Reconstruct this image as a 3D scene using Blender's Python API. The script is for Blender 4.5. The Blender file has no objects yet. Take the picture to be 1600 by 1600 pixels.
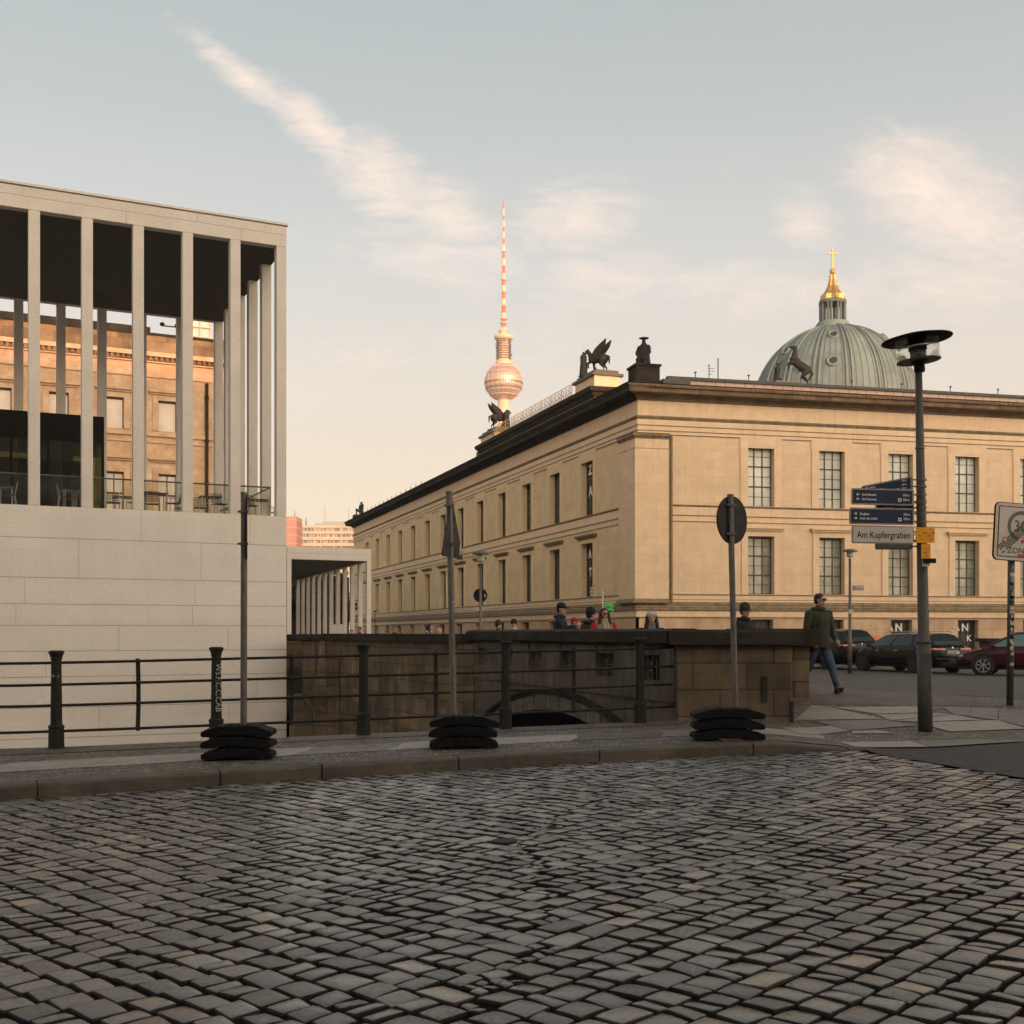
import bpy, math, random
import numpy as np
from mathutils import Vector, Matrix, Euler, kdtree, noise
from math import sin, cos, pi, radians, sqrt, atan2
random.seed(7)
SC = bpy.context.scene
COL = SC.collection

# ------------------------------------------------------------------ camera, world, sun, exposure
F = 1800.0          # focal length in pixels of the 1600 px photograph
HZ = 989.0          # row of the horizon
CAMZ = 1.65
cd = bpy.data.cameras.new('camera'); cam = bpy.data.objects.new('camera', cd); COL.objects.link(cam)
cam.location = (0, 0, CAMZ); cam.rotation_euler = (radians(90), 0, 0)
cd.sensor_width = 36; cd.lens = F/1600*36; cd.shift_y = (HZ-800)/1600
cd.clip_start = 0.1; cd.clip_end = 6000
SC.camera = cam
SC.view_settings.view_transform = 'Standard'; SC.view_settings.look = 'None'
SC.view_settings.exposure = 0.72; SC.view_settings.gamma = 1
try:
    SC.cycles.max_bounces = 6; SC.cycles.diffuse_bounces = 3; SC.cycles.glossy_bounces = 3
    SC.cycles.transparent_max_bounces = 12; SC.cycles.use_denoising = True
except Exception: pass

SUN_AZ = radians(27)      # the sun is behind the camera, 27 degrees towards the right
SUN_EL = radians(4.2)
SUN_DIR = Vector((sin(SUN_AZ)*cos(SUN_EL), -cos(SUN_AZ)*cos(SUN_EL), sin(SUN_EL)))
sl = bpy.data.lights.new('sun', 'SUN'); so = bpy.data.objects.new('sun', sl); COL.objects.link(so)
sl.energy = 3.2; sl.angle = radians(0.6); sl.color = (1.0, 0.52, 0.29)
so.rotation_euler = SUN_DIR.to_track_quat('Z', 'Y').to_euler()

W = bpy.data.worlds.new('World'); SC.world = W; W.use_nodes = True
nt = W.node_tree; nt.nodes.clear()
def N(t, **k):
    n = nt.nodes.new(t)
    for a, b in k.items(): setattr(n, a, b)
    return n
def L(a, b): nt.links.new(a, b)
def M(op, a, b=None, c=None, clamp=False):
    n = N('ShaderNodeMath', operation=op); n.use_clamp = clamp
    for i, v in enumerate((a, b, c)):
        if v is None: continue
        if isinstance(v, (int, float)): n.inputs[i].default_value = v
        else: L(v, n.inputs[i])
    return n.outputs[0]
def ramp(fac, stops, interp='LINEAR'):
    r = N('ShaderNodeValToRGB'); r.color_ramp.interpolation = interp
    el = r.color_ramp.elements
    while len(el) < len(stops): el.new(0.5)
    for e, (p, c) in zip(el, stops): e.position = p; e.color = (*c, 1)
    if fac is not None: L(fac, r.inputs[0])
    return r.outputs[0]
def mixc(f, a, b, blend='MIX'):
    m = N('ShaderNodeMix', data_type='RGBA', blend_type=blend)
    for i, v in ((0, f), (6, a), (7, b)):
        if isinstance(v, (int, float)): m.inputs[i].default_value = v
        elif isinstance(v, tuple): m.inputs[i].default_value = (*v, 1)
        else: L(v, m.inputs[i])
    return m.outputs[2]
tc = N('ShaderNodeTexCoord'); sep = N('ShaderNodeSeparateXYZ'); L(tc.outputs['Generated'], sep.inputs[0])
dx, dy, dz = sep.outputs
el_ = M('MAXIMUM', dz, 0.0)
SKY = ramp(el_, [(0.0, (.82, .60, .465)), (.10, (.79, .60, .475)), (.20, (.655, .555, .485)), (.30, (.525, .50, .475)),
                 (.40, (.395, .42, .412)), (.50, (.32, .362, .362)), (1.0, (.24, .27, .295))])
# clouds: coordinates on the sky towards the east (+Y), in slope units
ady = M('MAXIMUM', dy, 0.05)
px_ = M('DIVIDE', dx, ady); pz_ = M('DIVIDE', dz, ady)
front = M('MULTIPLY', M('SUBTRACT', dy, 0.05), 6.0, clamp=True)
cv = N('ShaderNodeCombineXYZ'); L(px_, cv.inputs[0]); L(pz_, cv.inputs[1])
def cloudnoise(scale, sx, sy, rot, detail=7, rough=.62, dist=.6):
    mp = N('ShaderNodeMapping'); L(cv.outputs[0], mp.inputs[0])
    mp.inputs['Rotation'].default_value = (0, 0, rot); mp.inputs['Scale'].default_value = (sx, sy, 1)
    n = N('ShaderNodeTexNoise'); L(mp.outputs[0], n.inputs['Vector'])
    n.inputs['Scale'].default_value = scale; n.inputs['Detail'].default_value = detail
    n.inputs['Roughness'].default_value = rough; n.inputs['Distortion'].default_value = dist
    return n.outputs['Fac']
def blob(u, v, ru, rv, ang):
    """soft ellipse round the direction that the pixel (u, v) looks along"""
    cx, cz = (u-800)/F, (HZ-v)/F
    a = radians(ang)
    X = M('SUBTRACT', px_, cx); Z = M('SUBTRACT', pz_, cz)
    p = M('ADD', M('MULTIPLY', X, cos(a)), M('MULTIPLY', Z, sin(a)))
    q = M('SUBTRACT', M('MULTIPLY', Z, cos(a)), M('MULTIPLY', X, sin(a)))
    p = M('DIVIDE', p, ru/F); q = M('DIVIDE', q, rv/F)
    r = M('ADD', M('MULTIPLY', p, p), M('MULTIPLY', q, q))
    return M('SUBTRACT', 1.0, M('SQRT', r), clamp=True)
n1 = cloudnoise(9, .7, 1.5, radians(32)); n2 = cloudnoise(34, .5, 1.5, radians(28), 9, .74, 1.4)
nz = M('ADD', M('MULTIPLY', n1, .42), M('MULTIPLY', n2, .58))
BL = [(380, 118, 250, 38, -37, .98), (500, 205, 190, 54, -40, 1.1), (590, 275, 170, 90, -38, 1.2), (690, 335, 160, 90, -25, 1.0),
      (900, 340, 170, 110, 10, .85), (680, 400, 300, 110, -8, .75), (1255, 350, 90, 90, 30, .8), (1440, 290, 190, 120, -20, 1.1),
      (1530, 350, 230, 140, -25, 1.05), (1080, 440, 640, 90, -3, .66), (1500, 440, 340, 90, 0, .68), (620, 560, 700, 110, 5, .42), (1150, 250, 300, 90, 5, .3)]
msk = None
for b in BL:
    t = M('MULTIPLY', blob(*b[:5]), b[5]); msk = t if msk is None else M('MAXIMUM', msk, t)
dens = M('MULTIPLY', M('SUBTRACT', M('ADD', M('MULTIPLY', nz, 1.75), M('MULTIPLY', msk, .62)), 1.02), 1.75, clamp=True)
dens = M('MULTIPLY', M('MULTIPLY', dens, M('MULTIPLY', msk, 2.2, clamp=True)), front)
CL = mixc(M('MULTIPLY', dens, .84), SKY, (.95, .725, .585))
# the western sky round the low sun, behind the camera, is much brighter and warmer
wd = M('ADD', M('MULTIPLY', dx, sin(SUN_AZ)), M('MULTIPLY', dy, -cos(SUN_AZ)))
wf = M('MAXIMUM', wd, 0.0); wf = M('MULTIPLY', wf, M('SUBTRACT', 1.15, el_))
CL2 = mixc(M('MULTIPLY', M('MULTIPLY', wf, wf), 1.0, clamp=True), CL, (6.4, 5.1, 3.7))
bg = N('ShaderNodeBackground'); L(CL2, bg.inputs[0]); bg.inputs[1].default_value = 0.68
st = N('ShaderNodeTexSky', sky_type='NISHITA'); st.sun_disc = False
st.sun_elevation = SUN_EL; st.sun_rotation = atan2(SUN_DIR.x, SUN_DIR.y)
bg2 = N('ShaderNodeBackground'); L(st.outputs[0], bg2.inputs[0]); bg2.inputs[1].default_value = 0.05
ad = N('ShaderNodeAddShader'); L(bg.outputs[0], ad.inputs[0]); L(bg2.outputs[0], ad.inputs[1])
wo = N('ShaderNodeOutputWorld'); L(ad.outputs[0], wo.inputs[0])

# ------------------------------------------------------------------ materials
def lin(r, g, b):
    f = lambda c: (c/255/12.92) if c/255 <= .04045 else ((c/255+.055)/1.055)**2.4
    return (f(r), f(g), f(b))
MATS = {}
def mat(name, col, col2=None, nscale=3.0, rough=.75, metal=0.0, bump=0.0, bscale=30.0, brick=None, streak=0, spec=.4,
        emit=0, trans=0, blotch=None, coord='UV', fine=.12, coat=0):
    """procedural surface: two-tone noise, optional masonry joints, drips and fine grain"""
    global nt
    m = bpy.data.materials.new(name); m.use_nodes = True; keep = nt; nt = m.node_tree; nt.nodes.clear()
    out = N('ShaderNodeOutputMaterial'); p = N('ShaderNodeBsdfPrincipled'); L(p.outputs[0], out.inputs[0])
    t = N('ShaderNodeTexCoord'); co = t.outputs[coord]
    def noi(sc, det=4, r=.6, sx=1, sy=1, sz=1):
        mp = N('ShaderNodeMapping'); L(co, mp.inputs[0]); mp.inputs['Scale'].default_value = (sx, sy, sz)
        n = N('ShaderNodeTexNoise'); L(mp.outputs[0], n.inputs['Vector']); n.inputs['Scale'].default_value = sc
        n.inputs['Detail'].default_value = det; n.inputs['Roughness'].default_value = r
        return n.outputs['Fac']
    if col2 is None: col2 = tuple(c*.8 for c in col)
    c = ramp(noi(nscale), [(.3, col2), (.68, col)])
    if fine:
        c = mixc(1.0, c, ramp(noi(nscale*22, 3), [(.25, (1-fine*2,)*3), (.7, (1+fine*.6,)*3)]), 'MULTIPLY')
    if blotch:
        bs, bc, bf, th = blotch
        c = mixc(M('MULTIPLY', ramp(noi(bs, 6, .7), [(th, (0, 0, 0)), (th+.12, (1, 1, 1))]), bf), c, bc)
    if streak:
        c = mixc(M('MULTIPLY', ramp(noi(1.0, 5, .7, 5, .25), [(.48, (0, 0, 0)), (.72, (1, 1, 1))]), streak), c, tuple(q*.35 for q in col2))
    hb = None
    if brick:
        bw, bh, ms, dark, var = brick
        b = N('ShaderNodeTexBrick'); L(co, b.inputs['Vector'])
        b.inputs['Color1'].default_value = (1-var, 1-var, 1-var, 1); b.inputs['Color2'].default_value = (1+var*.5, 1+var*.5, 1+var*.5, 1)
        b.inputs['Mortar'].default_value = (dark, dark, dark, 1); b.inputs['Scale'].default_value = 1
        b.inputs['Mortar Size'].default_value = ms; b.inputs['Brick Width'].default_value = bw; b.inputs['Row Height'].default_value = bh
        b.inputs['Mortar Smooth'].default_value = .3
        c = mixc(1.0, c, b.outputs['Color'], 'MULTIPLY'); hb = b.outputs['Fac']
    L(c, p.inputs['Base Color'])
    r = ramp(noi(nscale*3), [(.3, (max(.05, rough-.1),)*3), (.7, (min(1, rough+.1),)*3)]); L(r, p.inputs['Roughness'])
    p.inputs['Metallic'].default_value = metal; p.inputs['Specular IOR Level'].default_value = spec
    if coat: p.inputs['Coat Weight'].default_value = coat; p.inputs['Coat Roughness'].default_value = .06
    if trans: p.inputs['Transmission Weight'].default_value = trans; p.inputs['IOR'].default_value = 1.1
    if bump or hb is not None:
        bn = N('ShaderNodeBump'); bn.inputs['Strength'].default_value = bump if bump else .3; bn.inputs['Distance'].default_value = .02
        h = noi(bscale, 5)
        if hb is not None: h = M('SUBTRACT', M('MULTIPLY', h, .4), M('MULTIPLY', hb, .8))
        L(h, bn.inputs['Height']); L(bn.outputs[0], p.inputs['Normal'])
    nt = keep; MATS[name] = m; return m
def glass(name, tint, alpha, rough=.04, spec=.6):
    """thin sheet glass: tinted, partly see-through, with reflections"""
    global nt
    m = bpy.data.materials.new(name); m.use_nodes = True; keep = nt; nt = m.node_tree; nt.nodes.clear()
    out = N('ShaderNodeOutputMaterial'); tr = N('ShaderNodeBsdfTransparent'); tr.inputs[0].default_value = (*tint, 1)
    gl = N('ShaderNodeBsdfGlossy'); gl.inputs['Roughness'].default_value = rough; gl.inputs[0].default_value = (.9, .9, .9, 1)
    fr = N('ShaderNodeFresnel'); fr.inputs[0].default_value = 1.45
    mx = N('ShaderNodeMixShader'); L(M('ADD', M('MULTIPLY', fr.outputs[0], .45), alpha, clamp=True), mx.inputs[0])
    L(tr.outputs[0], mx.inputs[1]); L(gl.outputs[0], mx.inputs[2]); L(mx.outputs[0], out.inputs[0])
    nt = keep; MATS[name] = m; return m

mat('sand', (.74, .555, .375), (.64, .465, .30), 1.1, .8, bump=.12, bscale=12, streak=.14, fine=.16, brick=(1.5, .52, .010, .80, .05), blotch=(.5, (.56, .42, .27), .35, .58))
mat('sand_n', (.72, .56, .34), (.62, .47, .275), .9, .8, bump=.12, bscale=12, streak=.16, fine=.16, brick=(1.5, .52, .010, .84, .05), blotch=(.5, (.56, .43, .26), .35, .58))
mat('sand_plain', (.75, .565, .385), (.66, .48, .315), 1.4, .8, bump=.08, streak=.20, fine=.14)
mat('sand_flank', (.73, .57, .35), (.63, .48, .285), 1.2, .8, bump=.08, streak=.18, fine=.14)
mat('plinth', (.58, .42, .28), (.42, .28, .17), 1.0, .8, bump=.15, brick=(1.9, .62, .014, .6, .12), streak=.2)
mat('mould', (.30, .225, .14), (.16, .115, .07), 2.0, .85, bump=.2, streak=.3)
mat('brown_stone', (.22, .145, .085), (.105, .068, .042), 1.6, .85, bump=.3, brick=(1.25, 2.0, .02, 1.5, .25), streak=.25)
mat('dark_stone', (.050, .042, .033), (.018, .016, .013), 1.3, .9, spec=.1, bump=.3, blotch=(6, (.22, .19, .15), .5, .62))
mat('pale_band', (.62, .44, .36), (.52, .36, .29), 4, .7, brick=(.62, 1.0, .02, .35, .05))
mat('roofing', (.10, .095, .09), (.06, .058, .055), 3, .7)
mat('winframe', (.075, .07, .05), None, 8, .6)
mat('blind', (.66, .66, .60), (.36, .37, .33), .33, .35, spec=.5, fine=.03)
mat('blind_low', (.48, .48, .40), (.16, .16, .13), .4, .3, spec=.6, fine=.03)
mat('reveal_reflection', (.25, .25, .19), (.13, .13, .10), .8, .35, spec=.5, fine=.03)
mat('darkpane', (.035, .036, .034), (.015, .015, .015), .7, .12, spec=.8, fine=0)
mat('bronze', (.035, .039, .034), (.014, .015, .014), 4, .75, spec=.15, bump=.3)
mat('gilt', (.75, .45, .14), (.6, .33, .09), 2, .3, metal=.9, fine=.05)
mat('gilt_dull', (.50, .35, .14), (.4, .27, .1), 2, .5, metal=.4, fine=.05)
mat('copper', (.19, .25, .245), (.12, .16, .16), .16, .85, spec=.1, streak=.35, coord='Object', fine=.08)
mat('copper_rib', (.20, .255, .25), (.13, .17, .168), .3, .85, spec=.1, coord='Object')
mat('copper_dark', (.11, .14, .138), (.07, .09, .088), .4, .7, coord='Object')
mat('white_concrete', (.62, .575, .52), (.55, .505, .455), .9, .8, bump=.08, bscale=40, fine=.10, streak=.06)
mat('white_wall', (.665, .62, .57), (.61, .565, .515), .7, .8, bump=.06, bscale=40, fine=.07, streak=.06, brick=(4.4, 1.06, .0, 1, .035), blotch=(.35, (.50, .45, .40), .4, .55))
mat('joint', (.37, .33, .29), None, 4, .9)
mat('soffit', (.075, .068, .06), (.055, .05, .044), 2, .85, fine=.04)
mat('black_metal', (.008, .008, .008), (.005, .005, .005), 5, .5, spec=.08)
mat('neues', (.60, .40, .25), (.48, .29, .165), .55, .85, bump=.15, brick=(1.1, .42, .01, .8, .09), blotch=(.9, (.66, .48, .33), .7, .50), streak=.12)
mat('neues_trim', (.62, .44, .29), (.45, .27, .15), 1.1, .8, bump=.1, streak=.15)
mat('neues_attic', (.30, .20, .115), (.13, .085, .05), .8, .85, bump=.2, brick=(1.6, .7, .012, .6, .35), streak=.3)
mat('neues_pane', (.62, .52, .44), (.52, .42, .35), .7, .25, fine=0)
mat('quay', (.20, .148, .09), (.062, .047, .032), .8, .85, bump=.6, bscale=9, brick=(1.05, .42, .016, .5, .35), blotch=(1.1, (.34, .22, .10), .6, .56), streak=.5)
mat('bridge_stone', (.135, .108, .077), (.046, .038, .029), 1.1, .85, bump=.4, bscale=12, blotch=(1.6, (.22, .175, .12), .5, .56), streak=.8)
mat('voussoir', (.17, .145, .11), (.055, .046, .036), 3.0, .85, bump=.3, streak=.7)
mat('pier_stone', (.165, .122, .078), (.062, .047, .032), 1.5, .85, bump=.6, bscale=10, brick=(.82, .40, .014, .42, .3), blotch=(2.2, (.19, .13, .065), .5, .58), streak=.35)
mat('coping', (.045, .038, .03), (.018, .016, .013), 2.2, .85, spec=.15, bump=.4, blotch=(5, (.10, .085, .06), .4, .62))
mat('iron', (.020, .020, .017), (.012, .012, .010), 9, .65, spec=.2, bump=.3, bscale=60, blotch=(9, (.06, .055, .045), .5, .6))
mat('galv', (.17, .16, .14), (.085, .08, .07), 6, .5, metal=.5, streak=.4)
mat('lamp_grey', (.085, .078, .068), (.05, .047, .04), 5, .55, metal=.2, blotch=(7, (.17, .16, .14), .5, .62), streak=.3)
mat('lamp_dark', (.012, .012, .012), (.008, .008, .008), 5, .6, spec=.1)
mat('signback', (.016, .016, .017), (.009, .009, .010), 3, .55, spec=.2, fine=.15)
mat('grit', (.010, .009, .008), (.006, .0055, .005), 30, .98, spec=.05, coord='Object')
mat('rubber', (.0075, .0075, .008), (.004, .004, .0045), 7, .7, bump=.3, bscale=50, spec=.12)
mat('navy', (.012, .022, .062), (.010, .018, .05), 4, .4, fine=.04)
mat('signframe', (.33, .30, .27), (.22, .2, .18), 6, .45, metal=.3)
mat('signwhite', (.50, .455, .40), (.43, .39, .34), 3, .5, fine=.04)
mat('yellow', (.78, .34, .015), (.66, .27, .01), 3, .5, fine=.05)
mat('ink', (.02, .018, .018), None, 4, .6)
mat('ringgrey', (.13, .125, .12), (.10, .095, .09), 5, .6)
mat('letter', (.75, .72, .66), None, 4, .6, fine=0)
mat('sticker_red', (.42, .05, .045), None, 9, .5)
mat('sticker_blue', (.05, .10, .28), None, 9, .5)
mat('green_poster', (.12, .62, .13), (.10, .55, .11), 3, .6)
mat('kerb', (.120, .098, .072), (.045, .037, .028), 2.5, .75, bump=.35, bscale=45, blotch=(3, (.05, .043, .034), .6, .55), fine=.22)
mat('slab', (.20, .168, .133), (.125, .104, .082), 2.2, .6, bump=.25, bscale=70, fine=.25, blotch=(2, (.10, .08, .06), .4, .62))
mat('slab_pale', (.33, .285, .235), (.23, .196, .158), 2.4, .6, bump=.25, bscale=70, fine=.25)
mat('slab_brown', (.135, .104, .074), (.085, .065, .046), 1.4, .7, bump=.25, bscale=70, fine=.25)
mat('asphalt', (.036, .032, .028), (.024, .021, .019), 2, .7, bump=.5, bscale=120, fine=.3)
mat('asphalt_far', (.075, .063, .052), (.05, .042, .035), .8, .7, bump=.3, bscale=60, fine=.2)
mat('earth', (.15, .13, .10), (.10, .085, .065), .5, .9)
mat('tower_white', (.80, .54, .37), (.72, .48, .33), .05, .7, coord='Object', fine=.03)
mat('tower_red', (.62, .15, .08), (.57, .13, .07), .1, .7, coord='Object', fine=.03)
mat('tower_dark', (.22, .17, .14), None, .1, .5, coord='Object')
mat('steel_ball', (.68, .48, .38), (.58, .41, .32), .08, .34, metal=.6, coord='Object', fine=.05)
mat('flat_beige', (.56, .46, .37), (.48, .39, .31), .05, .8)
mat('flat_glass', (.20, .18, .16), (.13, .12, .11), .08, .4)
mat('flat_red', (.44, .23, .19), (.41, .205, .17), .05, .8, brick=(60, 3.0, .22, 1.5, .05))
mat('far_blue', (.40, .40, .40), (.36, .36, .36), .03, .7)
mat('bark', (.045, .036, .026), (.02, .016, .012), 6, .9)
mat('leaf', (.045, .05, .028), (.028, .03, .018), 1, .9)
mat('skin', (.48, .27, .18), (.42, .22, .145), 20, .55, fine=.03)
mat('hair_dark', (.018, .012, .009), (.010, .007, .005), 30, .6, coord='Object')
mat('hair_red', (.055, .012, .010), (.025, .006, .006), 30, .6, coord='Object')
mat('hair_brown', (.055, .030, .018), (.03, .016, .01), 30, .6, coord='Object')
for nm, c in dict(navy_coat=(.014, .018, .042), black_coat=(.010, .010, .011), green_coat=(.034, .036, .016), olive_coat=(.05, .045, .03), red_coat=(.42, .018, .018),
                  white_cloth=(.52, .49, .46), grey_cloth=(.20, .19, .185), denim=(.055, .085, .15), dark_trousers=(.015, .015, .018), pink_cloth=(.55, .30, .28),
                  tan_cloth=(.24, .18, .12), red_cap=(.50, .03, .03), beanie=(.022, .022, .018), cream_scarf=(.42, .36, .24), bare_band=(.55, .42, .36)).items():
    mat(nm, c, tuple(q*.72 for q in c), 14, .85, bump=.3, bscale=30, coord='Object')
mat('shoe', (.016, .014, .013), None, 20, .6, coord='Object')
mat('sole', (.45, .43, .40), None, 20, .6, coord='Object')
mat('glasses', (.01, .01, .01), None, 20, .25, coord='Object')
mat('car_black', (.006, .007, .009), (.005, .006, .007), 2, .18, spec=.22, fine=0)
mat('car_maroon', (.045, .006, .009), (.038, .005, .008), 2, .18, spec=.25, fine=0)
mat('car_glass', (.010, .012, .014), (.006, .008, .009), 1.5, .06, spec=.55, fine=0)
mat('car_glass_teal', (.09, .16, .155), (.06, .11, .11), 1.2, .06, spec=.9, fine=0)
mat('headlight_dull', (.25, .25, .24), None, 6, .2, fine=0)
mat('chrome', (.55, .55, .54), None, 3, .25, metal=.9, fine=0)
mat('tyre', (.013, .013, .013), None, 9, .8)
mat('rim', (.30, .30, .29), None, 9, .35, metal=.8)
mat('rim_dark', (.10, .10, .10), None, 9, .35, metal=.8)
mat('taillight', (.50, .05, .035), (.7, .25, .18), 6, .25, fine=0)
mat('headlight', (.55, .55, .53), None, 6, .2, fine=0)
mat('plate', (.55, .54, .50), None, 6, .5, fine=0)
mat('orange', (.85, .14, .01), (.75, .11, .01), 2, .5, fine=.03)
mat('table_top', (.035, .035, .033), None, 5, .4)
mat('chair_mesh', (.03, .03, .028), None, 5, .5)
mat('chair_metal', (.42, .40, .37), None, 5, .35, metal=.8, fine=0)
mat('sun_blocking_house_wall', (.42, .36, .29), (.34, .29, .23), .6, .85, brick=(.9, .35, .01, .8, .06))
mat('water', (.012, .014, .010), None, 2, .08, bump=.25, bscale=2.5, spec=.6, fine=0)
glass('lamp_glass', (.90, .90, .88), .05); glass('rail_glass', (.93, .95, .91), .05); glass('cafe_glass', (.62, .66, .48), .10); glass('dark_glass', (.05, .055, .05), .10)

# cobble material: per-stone tint comes from a colour attribute stored on every stone
def cobble_mat():
    global nt
    m = bpy.data.materials.new('cobble'); m.use_nodes = True; keep = nt; nt = m.node_tree; nt.nodes.clear()
    out = N('ShaderNodeOutputMaterial'); p = N('ShaderNodeBsdfPrincipled'); L(p.outputs[0], out.inputs[0])
    at = N('ShaderNodeAttribute'); at.attribute_name = 'tint'; sp = N('ShaderNodeSeparateColor'); L(at.outputs['Color'], sp.inputs[0])
    t = N('ShaderNodeTexCoord')
    def noi(sc, det=4, r=.6):
        n = N('ShaderNodeTexNoise'); L(t.outputs['Object'], n.inputs['Vector']); n.inputs['Scale'].default_value = sc
        n.inputs['Detail'].default_value = det; n.inputs['Roughness'].default_value = r; return n.outputs['Fac']
    c = ramp(sp.outputs[0], [(0, (.042, .035, .028)), (.3, (.100, .087, .071)), (.7, (.162, .142, .118)), (.93, (.22, .19, .157)), (1, (.25, .20, .14))])
    c = mixc(1, c, ramp(noi(28, 5, .7), [(.25, (.70,)*3), (.7, (1.14,)*3)]), 'MULTIPLY')
    c = mixc(1, c, ramp(noi(220, 2), [(.3, (.72,)*3), (.7, (1.22,)*3)]), 'MULTIPLY')
    c = mixc(1, c, ramp(noi(.45, 3, .5), [(.32, (.72,)*3), (.68, (1.18,)*3)]), 'MULTIPLY')
    pit = ramp(noi(52, 4, .75), [(.50, (0, 0, 0)), (.56, (1, 1, 1))])
    pf = M('MULTIPLY', pit, M('MULTIPLY', M('SUBTRACT', sp.outputs[1], .50), 3.2, clamp=True))
    c = mixc(M('MULTIPLY', pf, .8), c, (.018, .016, .014))
    c = mixc(M('POWER', sp.outputs[2], 1.25), c, (.006, .0055, .005))      # stone edges and sides go near-black at the joints
    L(c, p.inputs['Base Color'])
    r = M('ADD', M('MULTIPLY', noi(1.1), .34), M('MULTIPLY', sp.outputs[1], .10)); r = M('ADD', r, .07)
    r = M('ADD', r, M('MULTIPLY', sp.outputs[2], .4), clamp=True); L(r, p.inputs['Roughness'])
    L(M('MULTIPLY', M('SUBTRACT', 1.0, sp.outputs[2], clamp=True), .8), p.inputs['Specular IOR Level'])
    b = N('ShaderNodeBump'); b.inputs['Strength'].default_value = .36; b.inputs['Distance'].default_value = .006
    L(M('SUBTRACT', M('ADD', M('MULTIPLY', noi(24, 5), 1.2), M('MULTIPLY', noi(130, 3), .45)), M('MULTIPLY', pf, 1.3)), b.inputs['Height']); L(b.outputs[0], p.inputs['Normal'])
    nt = keep; MATS['cobble'] = m
cobble_mat()
def mosaic_mat():
    """small granite setts laid as mosaic paving"""
    global nt
    m = bpy.data.materials.new('mosaic'); m.use_nodes = True; keep = nt; nt = m.node_tree; nt.nodes.clear()
    out = N('ShaderNodeOutputMaterial'); p = N('ShaderNodeBsdfPrincipled'); L(p.outputs[0], out.inputs[0])
    t = N('ShaderNodeTexCoord')
    v = N('ShaderNodeTexVoronoi', voronoi_dimensions='2D', feature='DISTANCE_TO_EDGE'); L(t.outputs['UV'], v.inputs['Vector']); v.inputs['Scale'].default_value = 13
    v2 = N('ShaderNodeTexVoronoi', voronoi_dimensions='2D', feature='F1'); L(t.outputs['UV'], v2.inputs['Vector']); v2.inputs['Scale'].default_value = 13
    sp = N('ShaderNodeSeparateColor'); L(v2.outputs['Color'], sp.inputs[0])
    c = ramp(sp.outputs[0], [(0, (.06, .049, .038)), (.6, (.13, .108, .084)), (1, (.21, .178, .14))])
    n = N('ShaderNodeTexNoise'); L(t.outputs['UV'], n.inputs['Vector']); n.inputs['Scale'].default_value = 1.4
    c = mixc(1, c, ramp(n.outputs['Fac'], [(.3, (.75,)*3), (.7, (1.15,)*3)]), 'MULTIPLY')
    e = ramp(v.outputs['Distance'], [(.03, (1, 1, 1)), (.12, (0, 0, 0))])
    c = mixc(e, c, (.018, .015, .012)); L(c, p.inputs['Base Color']); p.inputs['Roughness'].default_value = .7
    b = N('ShaderNodeBump'); b.inputs['Strength'].default_value = .9; b.inputs['Distance'].default_value = .02; b.invert = True
    L(e, b.inputs['Height']); L(b.outputs[0], p.inputs['Normal'])
    nt = keep; MATS['mosaic'] = m
mosaic_mat()

# ------------------------------------------------------------------ mesh helpers
ROOT = {}
def setp(o, label=None, cat=None, group=None, kind=None):
    if label: o['label'] = label
    if cat: o['category'] = cat
    if group: o['group'] = group
    if kind: o['kind'] = kind
    return o
def thing(name, label, cat, loc=(0, 0, 0), rotz=0.0, group=None, scale=1.0):
    o = bpy.data.objects.new(name, None); COL.objects.link(o); o.empty_display_size = .2
    o.location = loc; o.rotation_euler = (0, 0, rotz); o.scale = (scale,)*3 if not isinstance(scale, tuple) else scale
    ROOT[o.name] = Matrix.LocRotScale(Vector(loc), Euler((0, 0, rotz)), Vector(o.scale))
    return setp(o, label, cat, group)
def rootm(o):
    while o is not None:
        if o.name in ROOT: return ROOT[o.name]
        o = o.parent
    return Matrix.Identity(4)
def autouv(me):
    n = len(me.polygons)
    if n == 0: return
    nl = len(me.loops); nv = len(me.vertices)
    co = np.empty(nv*3); me.vertices.foreach_get('co', co); co = co.reshape(-1, 3)
    vi = np.empty(nl, dtype=np.int32); me.loops.foreach_get('vertex_index', vi)
    no = np.empty(n*3); me.polygons.foreach_get('normal', no); no = no.reshape(-1, 3)
    lt = np.empty(n, dtype=np.int32); me.polygons.foreach_get('loop_total', lt)
    nn = np.repeat(no, lt, axis=0); p = co[vi]
    h = np.hypot(nn[:, 0], nn[:, 1]); flat = np.abs(nn[:, 2]) > .8; h[h < 1e-6] = 1
    tx, ty = -nn[:, 1]/h, nn[:, 0]/h
    u = np.where(flat, p[:, 0], p[:, 0]*tx+p[:, 1]*ty); v = np.where(flat, p[:, 1], p[:, 2])
    uv = me.uv_layers.new(name='UVMap'); uv.data.foreach_set('uv', np.stack([u, v], 1).ravel())
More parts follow.
